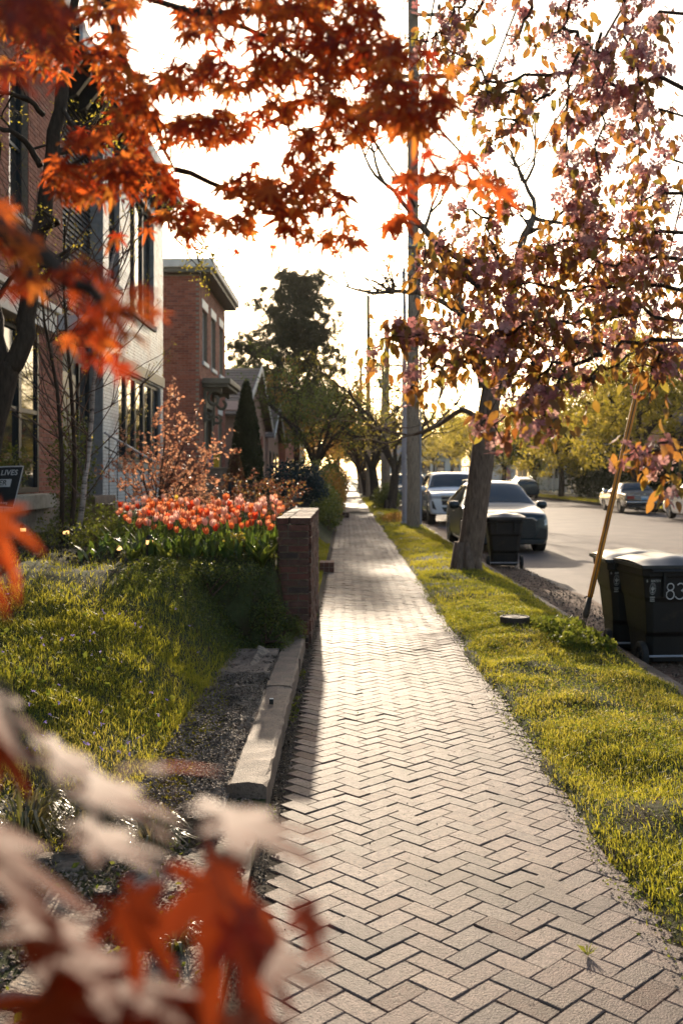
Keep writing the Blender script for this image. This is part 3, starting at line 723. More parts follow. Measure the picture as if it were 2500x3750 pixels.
for _ in range(4):
    mb = MB(); bx, by = random.uniform(-.03, .03), random.uniform(-.03, .03); mb.cur = random.random()
    mb.tube([(0,0,0),(bx*.3,by*.3,.16),(bx*.7,by*.7,.30),(bx,by,.405)], [.0045,.004,.0035,.0035], 5)
    me = mb.mesh('stem', True); me.materials.append(MT['stem']); stems.append((me, bx, by))
tleaves = []
for _ in range(6):
    mb = MB(); mb.cur = random.random(); L = random.uniform(.22, .36); out = random.uniform(.05, .14); wv = random.uniform(.016, .028)
    def fn(u, v):
        ww = wv*math.sin(PI*(.12+.86*v))**.8; s = u*2-1
        return (out*v**1.6+.012*abs(s)*(1-v), s*ww, L*v*(1-.22*v*v)+.0*s)
    mb.grid(fn, 2, 5); me = mb.mesh('leaf', True, False); me.materials.append(MT['stem']); tleaves.append(me)
tn = 0
def tulip(x, y, col, h):
    global tn
    z = float(Hyard(x, y))-.005
    cn = {'orange': 'orange', 'coral': 'coral', 'pink': 'pale pink', 'red': 'deep red', 'yellow': 'yellow'}[col]
    f = (x+2.65)/1.93
    lb = ('tall ' if h > .43 else 'short ' if h < .37 else '')+cn+' tulip in the '+('front' if y < 10.6 else 'middle' if y < 11.7 else 'back')+' rows of the bed, '+('at its left end' if f < .25 else 'left of its middle' if f < .45 else 'at its middle' if f < .62 else 'right of its middle' if f < .82 else 'next to the brick wall')
    t = thing('tulip', lb, 'tulip', (x, y, z), random.uniform(0, 6.28), lb.replace(' tulip ', ' tulips '))
    t.scale = (1, 1, h/.405)
    sm, bx, by = stems[tn % 4]; link('stem', sm, None, t)
    b = link('bloom', bm_[col][tn % 3], None, t, (bx, by, .40), (random.gauss(0, .2), random.gauss(0, .2), random.random()*6)); s = random.uniform(.78, 1.18); b.scale = (s, s, s*.405/h)
    for k in range(2): link('leaf', tleaves[(tn*2+k) % 6], None, t, (0, 0, 0), (0, 0, random.random()*6.28))
    tn += 1
cols = sum([[k]*c[1] for k, c in TUL.items()], [])
pts = []
tries = 0
while len(pts) < 285 and tries < 30000:
    tries += 1
    y = random.uniform(9.55, 12.9); x = random.uniform(-2.65, -.72)
    if x < -2.1 and (y < 10.6 or random.random() < .6): continue
    if y > 12.2 and x > -1.0: continue
    if any((x-a)**2+(y-b)**2 < .078**2 for a, b in pts): continue
    pts.append((x, y))
for i, (x, y) in enumerate(pts):
    col = random.choice(cols)
    if col == 'yellow' and i % 7: col = 'orange'
    h = .345+.06*random.gauss(0, 1)+.035*(y-9.7)
    tulip(x, y, col, max(.27, min(.55, h)))
# broad leaves below the blooms
mb = MB()
def strap_leaf(mb, x, y, z, L, w, a, drop):
    vs = []
    for k in range(5):
        v = k/4; ww = w*math.sin(PI*(.15+.84*v)); rr = L*.62*v**1.3; zz = L*(v-drop*v*v)
        cx, cy = x+math.cos(a)*rr, y+math.sin(a)*rr; sx, sy = -math.sin(a)*ww, math.cos(a)*ww
        vs += [(cx-sx, cy-sy, z+zz), (cx+sx, cy+sy, z+zz)]
    mb.add(vs, [(2*k, 2*k+1, 2*k+3, 2*k+2) for k in range(4)])
for i in range(420):
    x = random.uniform(-2.6, -.7); y = random.uniform(9.6, 11.6); mb.cur = random.random()
    strap_leaf(mb, x, y, float(Hyard(x, y)), random.uniform(.18, .34), random.uniform(.012, .03), random.random()*6.28, random.uniform(.1, .6))
struct('tulip_bed_leaves', mb.mesh('tulip_bed_leaves', True, False), MT['stem'], 'stuff')
def rosette(px, py, d, label, n=9, L=.2, m='weed'):
    c = P(px, py, d); z = float(Hyard(c.x, c.y)); mb = MB()
    for i in range(n):
        mb.cur = random.random(); strap_leaf(mb, 0, 0, 0, L*random.uniform(.7, 1.2), L*.13, i*2.4+random.random(), random.uniform(.1, .6))
    t = thing('broad_leaf_plant', label, 'plant', (c.x, c.y, z)); part('leaves', mb.mesh('leaves', True, False), MT[m], t)
rosette(488, 2010, 9.5, 'leafy green rosette in the mulch, left one below the tulips')
rosette(610, 2030, 9.4, 'leafy green rosette below the tulips, right of the black path light', 12, .24)
rosette(530, 2060, 9.1, 'small leafy rosette, lowest of the three in front of the tulips', 8, .14)
rosette(960, 2040, 9.45, 'yellow-green strap leaved plant at the foot of the brick wall', 12, .3)
rosette(1180, 2330, 10.0, 'leafy weed tuft growing at the foot of the guy anchor', 3, .1) if False else None
def leaf_cloud(n, ctr, rad, s0, s1, up=.3, tmpl=LEAF4, hollow=.0, squash=0):
    d = rand_dirs(n); rr = (hollow+(1-hollow)*rng.random(n))**(1/2.2)
    pos = np.asarray(ctr)+d*rr[:, None]*np.asarray(rad)
    pos = pos+.12*np.asarray(rad)*np.sin(pos[:, [1, 2, 0]]*7)
    return scatter(*tmpl, pos, frames(rand_dirs(n, -.2), rand_dirs(n, up)), rng.uniform(s0, s1, n), rng.random(n))
def bush(name, label, cat, clouds, m, stems=None, group=None, sm='twig', base=None):
    b = base if base is not None else (clouds[0][1][0], clouds[0][1][1], float(Hyard(clouds[0][1][0], clouds[0][1][1])) if clouds[0][1][0] < PXL else 0)
    t = thing(name, label, cat, b, 0, group)
    V, F, r = join([leaf_cloud(*c) for c in clouds]); part('foliage', npmesh('foliage', V, F, r), MT[m], t, world=True, kind='stuff')
    mb = MB()
    for (n, ctr, rad, *_) in clouds:
        for k in range(5 if stems is None else stems):
            e = Vector(ctr)+Vector((random.uniform(-.6, .6)*rad[0], random.uniform(-.6, .6)*rad[1], random.uniform(-.1, .6)*rad[2]))
            b0 = Vector(b)+Vector((random.uniform(-.05, .05), random.uniform(-.05, .05), -.02)); mid = (b0+e)/2+Vector((0, 0, .12*rad[2]))
            mb.tube([b0, mid, e], [.010, .007, .003], 5)
    if len(mb.v): part('stems', mb, MT[sm], t, world=True)
    return t
c = P(865, 1985, 9.85); bush('fern_plant', 'golden-green feathery plant among the tulips, left of the brick wall', 'plant', [(420, (c.x, c.y, c.z), (.13, .13, .12), .015, .04)], 'yleaf')
c = P(1060, 2280, 9.2)
bush('ground_cover_plant', 'dark green leafy plant sprawling at the near foot of the brick wall', 'plant', [(2000, (-.74, 9.25, .34), (.20, .28, .20), .012, .032), (1100, (-.50, 9.36, .20), (.13, .17, .15), .012, .03), (600, (-.54, 8.9, .15), (.08, .35, .08), .012, .028)], 'gleaf')
bush('ground_cover_plant', 'dim leafy plant in the shade between the tulips and the lawn', 'plant', [(1400, (-1.25, 9.15, .78), (.5, .25, .10), .015, .035)], 'gleaf')
c = P(330, 2030, 10.6)
bush('ground_cover_plant', 'dark leafy ground cover around the birch stems', 'plant', [(2400, (c.x, 11.2, .98), (.9, .6, .2), .02, .045)], 'gleaf')
c = P(390, 1900, 12); bush('leafy_shrub', 'low dark green shrub between the birch stems and the tulips', 'shrub', [(1800, (c.x+.0, 12.4, 1.05), (.45, .5, .32), .02, .05), (900, (c.x+.3, 11.6, 1.0), (.25, .3, .2), .02, .04)], 'gleaf')
c = P(225, 1740, 13.4); bush('climbing_ivy', 'green ivy climbing the red brick corner behind the birch stems', 'ivy', [(2200, (c.x, 14.0, 1.75), (.38, .4, .95), .03, .06), (700, (c.x+.1, 13.6, 1.0), (.5, .4, .3), .03, .06)], 'gleaf')
c = P(20, 1660, 12.7); bush('leafy_shrub', 'bright green shrub behind the black yard sign', 'shrub', [(900, (c.x-.1, 12.9, 1.75), (.40, .3, .33), .03, .06)], 'gleaf')

# ---- copper leaved shrub, dark red shrub, others
def branchy(name, label, cat, base, tips, m, n, s0, s1, spread, twig='twig', r0=.02, group=None, droop=0.3):
    t = thing(name, label, cat, base, 0, group); mb = MB(); pos = []; ax = []
    b = Vector(base)
    for tp in tips:
        tp = Vector(tp); mid = b.lerp(tp, .5)+Vector((random.uniform(-.1, .1), random.uniform(-.1, .1), .12*(tp-b).length))
        prev = b; pts = [b]
        for k in range(1, 9):
            q = k/8; a = b.lerp(mid, q).lerp(mid.lerp(tp, q), q)+Vector((random.gauss(0, .012), random.gauss(0, .012), random.gauss(0, .012))); pts.append(a)
        L = (tp-b).length; mb.tube(pts, [max(.0025, r0*(1-k/8.6)) for k in range(9)], 5, False)
        for k in range(3, 9):
            for _ in range(2):
                d = Vector((random.gauss(0, 1), random.gauss(0, 1), random.gauss(.2, .6))).normalized()*spread*random.uniform(.4, 1.1)
                d += (tp-b).normalized()*spread*.7
                e = pts[k]+d; mb.tube([pts[k], pts[k]+d*.55+Vector((0, 0, .02)), e], [.004, .003, .0018], 3, False)
                for _ in range(n):
                    f = random.random()**.7; pos.append(pts[k]+d*f+Vector((random.gauss(0, .02), random.gauss(0, .02), random.gauss(-.01, .02)))); ax.append(d+Vector((0, 0, -droop*2*d.length)))
    pos = np.array(pos); ax = np.array(ax)+rng.normal(size=(len(pos), 3))*.5*spread
    V, F, r = scatter(*LEAF4, pos, frames(ax, rand_dirs(len(pos), .4)), rng.uniform(s0, s1, len(pos)), np.clip(rng.normal(.5, .28, len(pos)), 0, 1))
    part('branches', mb.mesh('branches', True, False), MT[twig], t, world=True); part('foliage', npmesh('foliage', V, F, r), MT[m], t, world=True, kind='stuff')
    return t
bs = P(575, 1800, 16.0); gz = .85
cs = []
for (px, py, d) in [(640,1440,16.2),(600,1500,15.6),(655,1470,16.6),(720,1540,16.4),(690,1590,15.8),(800,1625,16.4),(830,1645,16.0),(780,1690,15.5),(740,1650,16.8),(700,1700,15.4),(650,1620,16.2),
                    (560,1560,16.2),(500,1620,15.8),(450,1640,16.4),(430,1700,15.6),(480,1720,16.5),(540,1680,15.3),(600,1730,15.4),(760,1760,15.6),(690,1780,15.2),(620,1690,16.6),(400,1750,16)]:
    cs.append(P(px, py, d))
branchy('copper_shrub', 'copper-leaved shrub lit by the sun in front of the white house', 'shrub', (bs.x, 16.0, gz), cs, 'copper', 8, .04, .085, .28)
cs = [P(px, py, d) for (px, py, d) in [(820,1800,13.6),(880,1775,14.2),(940,1770,14.6),(1000,1780,14.4),(1050,1800,14.2),(1070,1830,13.8),(900,1830,13.4),(980,1840,13.4),(780,1830,13.6),(1020,1850,13.5)]]
b0 = P(930, 1900, 14); branchy('dark_red_shrub', 'low dark red shrub behind the tulips, sun catching its leaf edges', 'shrub', (b0.x, 14, .85), cs, 'darkred', 16, .03, .055, .24)
cs = [P(px, py, d) for (px, py, d) in [(560,1830,13.2),(640,1815,13.3),(700,1800,13.4),(760,1815,13.2),(610,1850,12.9),(720,1840,12.9)]]
b0 = P(650, 1890, 13.2); branchy('copper_shrub', 'low copper and yellow leaved shrub directly behind the tulips', 'shrub', (b0.x, 13.2, .85), cs, 'copper', 12, .03, .055, .2)

# ---- path lights
def path_light(px, py, d, label):
    c = P(px, py, d); z = float(Hyard(c.x, c.y))
    t = thing('path_light', label, 'garden light', (c.x, c.y, z), 0, 'black garden path lights')
    mb = MB(); mb.lathe([(.05, 0), (.05, .02), (.034, .025), (.034, .155)], 14); part('post', mb, MT['black'], t)
    mb = MB(); mb.lathe([(.034, .156), (.034, .195)], 14); part('lamp_window', mb, MT['lampglow'], t)
    mb = MB(); mb.lathe([(.038, .196), (.038, .215), (.03, .237), (.012, .247)], 14); part('cap', mb, MT['black'], t, smooth=True)
path_light(85, 1990, 11.9, 'black path light at the left, below the yard sign')
path_light(243, 2010, 11.2, 'black path light just left of the birch stems')
path_light(548, 2020, 9.75, 'black path light in front of the tulips')
c = P(432, 2010, 9.9); t = thing('garden_spotlight', 'small tilted garden spotlight left of the tulips', 'garden light', (c.x, c.y, float(Hyard(c.x, c.y))))
mb = MB(); mb.tube([(0,0,0),(0,0,.05)], .006); part('stake', mb, MT['black'], t)
mb = MB(); mb.lathe([(.012, -.05), (.03, -.03), (.032, .02)], 12); part('lamp_body', mb, MT['black'], t, loc=(0,0,.07), rot=(.9, .5, 0))
mb = MB(); mb.lathe([(.028, .0), (.028, .003)], 12); part('lens', mb, MT['lampglow'], t, loc=(.016,-.02,.085), rot=(.9, .5, 0))

# ---- yard sign
sg = thing('yard_sign', 'black yard sign with white lettering at the left edge, before the bay window', 'sign', P(-10, 1990, 12))
sg.location.z = .85
A = P(52, 1862, 12)                                # lower right corner
def sfn(u, v, dy=0):                               # u leftwards from the right edge, v upwards, metres; the sheet leans and bulges
    x = A.x-u+.27*v; z = A.z+v+.20*(.61-u)*v/.46*.45-.0
    return Vector((x, 12-.05*math.sin(min(max(u/.61, 0), 1)*PI)-dy, z+.015*math.sin(min(max(u/.61, 0), 1)*PI)))
mb = MB(); mb.grid(lambda a, b: sfn(.61*a, .46*b), 8, 3); part('sign_sheet', mb.mesh('sign_sheet', False, False), MT['signblack'], sg, world=True)
mb = MB()
for a, b, c_, d_ in ((0, .012, 0, .46), (.598, .61, 0, .46), (0, .61, .448, .46), (0, .61, 0, .012)):
    mb.grid(lambda s, q: sfn(a+(b-a)*s, c_+(d_-c_)*q, .004), 8, 3)
mb.grid(lambda s, q: sfn(.10+.40*s, .23+.085*q, .004), 8, 2)
part('white_print', mb.mesh('white_print', False, False), MT['signwhite'], sg, world=True)
for s, cu, cv, sz, mm, dy in (('BLACK LIVES', .285, .385, .083, 'signwhite', .005), ('MATTER', .30, .272, .083, 'signblack', .008), ('socialJustice.org', .20, .055, .036, 'signwhite', .005)):
    o = text_mesh('lettering', s, sz, lambda u, v: sfn(cu-u, cv+v, dy), 'CENTER', .012, MT[mm], sg); o.location = -sg.location
mb = MB()
for u in (.12, .48): mb.tube([sfn(u, .4, -.012), sfn(u, 0, -.012), sfn(u, 0, -.012)+Vector((0, 0, -.45))], .004, 5)
part('wire_stake', mb, MT['wire'], sg, world=True)
# ============================================================ THE HOUSES ON THE LEFT
FX = -4.6                                          # the line of the house fronts
def front_bricks(x, y0, y1, z0, z1, holes, L=.213, hc=.0675, depth=.012, jt=.004):
    out = []; r = 0; z = z0
    while z+hc <= z1+1e-6:
        y = y0-(L/2 if r % 2 else 0)
        while y < y1:
            a, b = max(y, y0), min(y+L, y1); zc = z+hc/2; segs = [(a, b)]
            for (h0, h1, g0, g1) in holes:
                if g0 < zc < g1:
                    ns = []
                    for s, e in segs:
                        if e <= h0 or s >= h1: ns.append((s, e))
                        else:
                            if s < h0: ns.append((s, h0))
                            if e > h1: ns.append((h1, e))
                    segs = ns
            for s, e in segs:
                if e-s > .03: out.append(((x+random.uniform(-.002, jt), (s+e)/2, zc), (depth, (e-s)/2-.005, hc/2-.005)))
            y += L
        z += hc; r += 1
    return out
def wall_slab(root, name, x, y0, y1, z0, z1, holes, m, th=.25):
    """a wall with its openings left open"""
    ys = sorted({y0, y1, *[h[0] for h in holes], *[h[1] for h in holes]}); zs = sorted({z0, z1, *[h[2] for h in holes], *[h[3] for h in holes]})
    ys = [q for q in ys if y0 <= q <= y1]; zs = [q for q in zs if z0 <= q <= z1]
    mb = MB()
    for a, b in zip(ys[:-1], ys[1:]):
        for c, d in zip(zs[:-1], zs[1:]):
            if any(h[0] <= (a+b)/2 <= h[1] and h[2] <= (c+d)/2 <= h[3] for h in holes): continue
            mb.box(x-th, x, a, b, c, d)
    return part(name, mb, m, root, world=True)
def window(root, x, y0, y1, z0, z1, ny=1, nz=2, fm='darkframe', rec=.10, fw=.06, sill='limestone', lintel=None, label=None):
    """sash window set back in the wall: frame > pane, sill, lintel"""
    mb = MB(); xf = x-rec
    mb.box(xf-.05, xf, y0, y0+fw, z0, z1); mb.box(xf-.05, xf, y1-fw, y1, z0, z1); mb.box(xf-.05, xf-.002, y0+fw, y1-fw, z0, z0+fw); mb.box(xf-.05, xf-.002, y0+fw, y1-fw, z1-fw, z1)
    for k in range(1, ny):
        y = y0+(y1-y0)*k/ny; mb.box(xf-.05, xf+.012, y-fw*.8, y+fw*.8, z0+fw, z1-fw)
    for k in range(1, nz):
        z = z0+(z1-z0)*k/nz
        for q in range(ny): mb.box(xf-.048, xf-.006, y0+(y1-y0)*q/ny+fw*.8, y0+(y1-y0)*(q+1)/ny-fw*.8, z-fw*.45, z+fw*.45)
    w_ = part('window', mb, MT[fm], root, world=True)
    for q in range(ny):
        a, b = y0+(y1-y0)*q/ny+fw*.7, y0+(y1-y0)*(q+1)/ny-fw*.7
        for k in range(nz):
            c, d = z0+(z1-z0)*k/nz+fw*.4, z0+(z1-z0)*(k+1)/nz-fw*.4
            mb = MB(); tl = random.uniform(-.004, .004); mb.add([(xf-.035+tl, a, c), (xf-.035-tl, b, c), (xf-.035-tl*.5, b, d), (xf-.035+tl*1.5, a, d)], [(0, 1, 2, 3)]); part('pane', mb, MT['glass'], w_)
    if sill:
        mb = MB(); mb.box(xf, x+.06, y0-.08, y1+.08, z0-.13, z0-.003); part('sill', mb, MT[sill], w_, bevel=.008)
    if lintel:
        mb = MB(); mb.box(x-.05, x+.018, y0-.12, y1+.12, z1+.003, z1+.28); part('lintel', mb, MT[lintel], w_, bevel=.006)
    return w_
def interior(root, x, y0, y1, z0, z1):
    mb = MB(); mb.box(x-4, x-.42, y0+.3, y1-.3, z0, z1); part('room_dark', mb, MT['black'], root, world=True)

# ---- red brick house at the left edge, with a tall upper window and a bay window
h0 = thing('red_brick_house', 'dark red brick house with tall windows at the left edge', 'house', (FX, 13, .8))
Y0, Y1 = 6.0, 16.2
holes0 = [(13.62, 14.45, 5.35, 7.35), (10.5, 11.5, 5.35, 7.35), (11.2, 14.75, 1.42, 3.75)]
wall_slab(h0, 'wall', FX-.012, Y0, Y1, .3, 8.8, holes0, MT['darkmortar'], .35)
bl = front_bricks(FX-.012, 10.6, Y1, 1.3, 8.75, [(a-.0, b+.0, c, d+.0) for a, b, c, d in holes0])
bricks(h0, bl, MT['redbrick'], 300, False)
mb = MB(); mb.box(-10, FX-.02, Y1-.012, Y1, .3, 8.8); part('side_wall', mb, MT['redbrick'], h0, world=True)
window(h0, FX, 13.62, 14.45, 5.35, 7.35, 1, 2, fw=.05); window(h0, FX, 10.5, 11.5, 5.35, 7.35, 1, 2)
w_ = window(h0, FX+.12, 11.2, 14.75, 1.42, 3.75, 4, 2, rec=.06, fw=.07, sill=None); w_['label'] = 'wide four-light bay window above the stone ledge'
interior(h0, FX, Y0, Y1, .5, 8.5)
mb = MB(); mb.box(FX-.1, FX+.30, 10.9, 14.85, 1.19, 1.40); part('stone_ledge', mb, MT['limestone'], h0, world=True, bevel=.012)
mb = MB(); mb.box(FX-.1, FX+.30, 10.9, 14.85, 3.77, 4.06); mb.box(FX-.1, FX+.36, 10.85, 14.9, 4.063, 4.16); part('bay_cornice', mb, MT['cream'], h0, world=True, bevel=.01)
mb = MB(); mb.box(FX-.1, FX+.20, 10.95, 14.8, .4, 1.187); part('foundation', mb, MT['darkmortar'], h0, world=True)
lst = [((FX+.20, y, z), (.012, .19, .09)) for r, z in enumerate((.72, .915, 1.09)) for y in np.arange(11.1+(.2 if r % 2 else 0), 14.7, .40)]
ubl = [unit_brick(random.random()) for _ in range(4)]
for u in ubl: u.materials.append(MT['basebrick'])
for c_, s_ in lst:
    o = link('block', ubl[random.randrange(4)], None, h0, Vector(c_)-h0.location); o.scale = s_
mb = MB(); mb.box(-11, FX+.35, Y0, Y1+.1, 8.82, 9.05); part('roof', mb, MT['black'], h0, world=True)

# ---- white painted brick house
h1 = thing('white_brick_house', 'pale painted brick house with large dark-framed windows', 'house', (FX, 21, .9))
YA, YM, YB = 16.22, 18.9, 25.1
H1 = [(19.35, 20.25, 5.5, 7.9), (21.25, 23.9, 5.25, 7.9), (20.2, 24.75, 1.95, 3.85)]
wall_slab(h1, 'wall', FX-.012, YM, YB, .5, 8.45, H1, MT['whitemortar'], .3)
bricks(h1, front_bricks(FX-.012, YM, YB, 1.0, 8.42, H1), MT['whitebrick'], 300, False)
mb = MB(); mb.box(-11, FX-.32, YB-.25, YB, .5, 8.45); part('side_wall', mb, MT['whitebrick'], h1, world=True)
window(h1, FX, *H1[0], 1, 2, fw=.07); window(h1, FX, *H1[1], 3, 1, fw=.08)
w_ = window(h1, FX, *H1[2], 5, 1, fw=.09, rec=.06); w_['label'] = 'wide shopfront-like ground floor window'
mb = MB(); mb.box(FX-.2, FX+.05, 19.9, YB-.02, 3.87, 4.12); part('lintel_beam', mb, MT['darkframe'], h1, world=True, bevel=.01)
interior(h1, FX, YM, YB, .6, 8.2)
# entrance bay clad in dark boards
mb = MB(); mb.box(FX-.9, FX-.27, YA+.02, YM-.02, .5, 8.45); part('entrance_bay', mb, MT['darkside'], h1, world=True)
cb = []
for i in range(42):
    z = 4.3+i*.098; mb = MB(); mb.add([(FX-.268, YA+.05, z), (FX-.225, YA+.05, z), (FX-.262, YA+.05, z+.096), (FX-.268, YM-.03, z), (FX-.225, YM-.03, z), (FX-.262, YM-.03, z+.096)], [(0,1,2),(3,5,4),(0,3,4,1),(1,4,5,2),(2,5,3,0)])
    part('board', mb, MT['darkside'], h1, world=True)
mb = MB(); mb.box(FX-.268, FX-.21, 16.75, 17.75, 1.35, 3.45); dr = part('door', mb, MT['black'], h1, world=True, bevel=.01)
mb = MB(); mb.lathe([(.03, 0), (.035, .03)], 10, 'x', (FX-.21, 17.62, 2.3)); part('handle', mb, MT['chrome'], dr)
window(h1, FX-.12, 18.0, 18.75, 1.5, 3.7, 1, 2, fw=.06, sill=None)
cp = MB(); cp.box(FX-.25, -4.0, 15.95, 18.15, 4.0, 4.24); part('door_canopy', cp, MT['trimwhite'], h1, world=True, bevel=.01)
mb = MB(); mb.box(-11, FX+.42, YA-.5, YB+.25, 8.75, 8.86); mb.box(FX-.1, FX+.40, YA-.48, YB+.22, 8.47, 8.52); part('roof', mb, MT['darkside'], h1, world=True)
mb = MB(); mb.box(FX+.402, FX+.46, YA-.52, YB+.27, 8.50, 8.78); part('fascia', mb, MT['trimwhite'], h1, world=True, bevel=.01)
for y in np.arange(YA-.2, YB, .62):
    mb = MB(); mb.prism([(FX-.02, 8.0), (FX+.10, 8.05), (FX+.34, 8.36), (FX+.34, 8.468), (FX-.02, 8.468)], 'y', y, y+.11); part('bracket', mb, MT['darkframe'], h1, world=True)
# steps and railing up to the door
st = thing('entrance_steps', 'dark concrete steps rising to the shaded front door', 'steps', (FX+.6, 17, .85))
for k in range(4):
    mb = MB(); mb.box(FX-.2, FX+1.35-.3*k, 16.5, 18.0, .8+.13*k if k else .6, .93+.13*k); part('step', mb, MT['concrete'], st, world=True, bevel=.01)
rl = thing('stair_railing', 'dark iron stair railing slanting down beside the white house', 'railing', (FX+.3, 19, .9))
a, b = P(385, 1585, 17.6), P(585, 1702, 19.2); mb = MB(); mb.tube([a, b], .022, 6); part('handrail', mb, MT['greysteel'], rl, world=True)
mb = MB(); mb.tube([a-Vector((0,0,.25)), b-Vector((0,0,.25))], .014, 6); part('lower_rail', mb, MT['wire'], rl, world=True)
for k in range(7):
    q = a.lerp(b, (k+.5)/7); mb = MB(); mb.tube([q, (q.x, q.y, .8)], .009, 5); part('baluster', mb, MT['wire'], rl, world=True)

# ---- red brick italianate house
h2 = thing('corner_brick_house', 'two-storey red brick house with overhanging cornice and bracketed door hood', 'house', (FX, 34, .8))
YC, YD = 31.3, 38.0
H2 = [(32.0, 33.1, 5.37, 7.08), (34.1, 35.2, 5.37, 7.12), (36.3, 37.3, 5.37, 7.15), (36.0, 37.0, 1.7, 3.9), (32.6, 34.1, 1.2, 3.9)]
wall_slab(h2, 'wall', FX-.012, YC, YD, .3, 8.0, H2, MT['darkmortar'], .3)
fb = front_bricks(FX-.012, YC, YD, .9, 7.95, H2, L=.23, hc=.075)
sb = []
r = 0; z = .9
while z < 7.95:
    x = -8.5+(.115 if r % 2 else 0)
    while x < FX-.1:
        sb.append(((x, YC-.002+random.uniform(-.004, .002), z+.0375), (.11, .012, .0325))); x += .23
    z += .075; r += 1
mb = MB(); mb.box(-12, FX-.32, YC, YC+.25, .3, 8.0); part('side_wall', mb, MT['darkmortar'], h2, world=True)
bricks(h2, sb+fb, MT['redbrick'], 300, False)
for h in H2[:4]: window(h2, FX, *h, 1, 2, 'cream', sill='trimwhite', lintel='trimwhite', fw=.09, rec=.12)
mb = MB(); mb.box(FX-.2, FX-.12, 32.65, 34.05, 1.2, 3.88); part('door', mb, MT['black'], h2, world=True)
mb = MB(); mb.box(FX-.1, FX+.03, 32.35, 32.6, 1.0, 4.2); mb.box(FX-.1, FX+.03, 34.1, 34.35, 1.0, 4.2); mb.box(FX-.1, FX+.05, 32.35, 34.35, 3.9, 4.2); part('door_surround', mb, MT['olive'], h2, world=True, bevel=.01)
mb = MB(); mb.box(FX-.05, FX+.82, 31.9, 34.8, 4.52, 4.62); mb.box(FX-.05, FX+.92, 31.8, 34.9, 4.623, 4.80); part('door_hood', mb, MT['olive'], h2, world=True, bevel=.02)
for y in (32.2, 34.3):
    mb = MB(); pts = []
    for k in range(22):
        a = k/21*4.6*PI/2; rr = .30-.011*k; pts.append((FX+.36+.9*rr*math.cos(a+.6), y, 4.15+1.05*rr*math.sin(a+.6)))
    mb.tube(pts, .055, 6)
    pts = []
    for k in range(16):
        a = -k/15*4.0*PI/2; rr = .17-.008*k; pts.append((FX+.16+rr*math.cos(a), y, 3.62+rr*math.sin(a)))
    mb.tube(pts, .045, 6); mb.box(FX+.01, FX+.6, y-.06, y+.06, 4.40, 4.515); mb.box(FX+.01, FX+.10, y-.06, y+.06, 3.4, 4.4)
    part('scroll_bracket', mb, MT['olive'], h2, world=True, smooth=False)
mb = MB(); mb.box(-12, FX+.5, YC-.45, YD+.5, 8.15, 8.42); part('cornice', mb, MT['cream'], h2, world=True, bevel=.02)
mb = MB(); mb.box(-12, FX+.40, YC-.35, YD+.4, 8.02, 8.147); part('soffit', mb, MT['olive'], h2, world=True)
mb = MB(); mb.add([(-13, YC-.3, 8.423), (FX+.35, YC-.3, 8.423), (FX+.35, YD+.35, 8.423), (-13, YD+.35, 8.423), (-13, 34, 9.0), (-7, 34, 9.0), (-7, 35.5, 9.0), (-13, 35.5, 9.0)], [(0,1,5,4),(1,2,6,5),(2,3,7,6),(4,5,6,7)]); part('roof', mb, MT['slate'], h2, world=True)
mb = MB(); mb.box(-12, FX+.03, YC-.03, YD, 4.72, 4.82); part('string_course', mb, MT['redbrick'], h2, world=True)
interior(h2, FX, YC, YD, .6, 7.8)

# ---- gabled houses further on
def gable_house(label, y0, y1, x, ze, zr, wm, rm, arched):
    t = thing('gabled_house', label, 'house', (x, (y0+y1)/2, .5)); ym = (y0+y1)/2
    mb = MB(); mb.box(-14, x, y0, y1, .3, ze); mb.prism([(y0, ze), (y1, ze), (ym, zr)], 'x', -14, x); part('wall', mb, MT[wm], t, world=True)
    def slope(s, z): return (ym+s*(ym-y0+.5), z)
    for s in (-1, 1):
        A_ = Vector((0, ym+s*(ym-y0+.45), ze-.22)); B_ = Vector((0, ym, zr+.14)); n = 16
        mb = MB()
        for k in range(n):                     # courses of shingles, each lapping the next
            p, q = A_.lerp(B_, k/n), A_.lerp(B_, (k+1)/n); mb.cur = random.random()
            mb.add([(-14, p.y, p.z+.03), (x+.4, p.y, p.z+.03), (x+.4, q.y, q.z+.005), (-14, q.y, q.z+.005), (-14, p.y, p.z-.06), (x+.4, p.y, p.z-.06), (x+.4, q.y, q.z-.06), (-14, q.y, q.z-.06)], [(0,1,2,3),(4,7,6,5),(0,4,5,1),(1,5,6,2)])
        part('roof', mb, MT[rm], t, world=True)
        mb = MB(); mb.obox((x+.43, A_.y, A_.z), (x+.43, B_.y, B_.z), .05, .26); part('barge_board', mb, MT['cream'], t, world=True)
    for k in range(3):
        y = y0+(y1-y0)*(k+.5)/3; b = part('window', MB().box(x, x+.04, y-.55, y+.55, 1.2, 3.2), MT['darkframe'], t, world=True)
        part('pane', MB().box(x+.041, x+.05, y-.42, y+.42, 1.3, 3.1), MT['glass'], b)
        if arched:
            pts = [(y+.66*math.cos(a), 3.2+.66*math.sin(a)) for a in np.linspace(0, PI, 9)]; part('arch', MB().prism(pts, 'x', x-.0+.002, x+.06), MT['redbrick'], b)
    return t
g1 = gable_house('pink gabled house with brown shingle roof behind the conifer', 42.4, 56.8, FX, 4.5, 6.9, 'pinkwall', 'slate', True)
part('chimney', MB().box(-8, -7.2, 50, 50.8, 6, 8.2), MT['redbrick'], g1, world=True)
gable_house('smaller grey-roofed house just beyond the pink one', 59, 68, FX, 4.2, 6.0, 'pinkwall', 'slate', False)
gable_house('far house up the street, mostly hidden by trees', 76, 88, FX, 4.5, 7.5, 'redbrick', 'slate', False)
gable_house('farthest house on the left side of the street', 96, 112, FX, 5, 8, 'cream', 'slate', False)

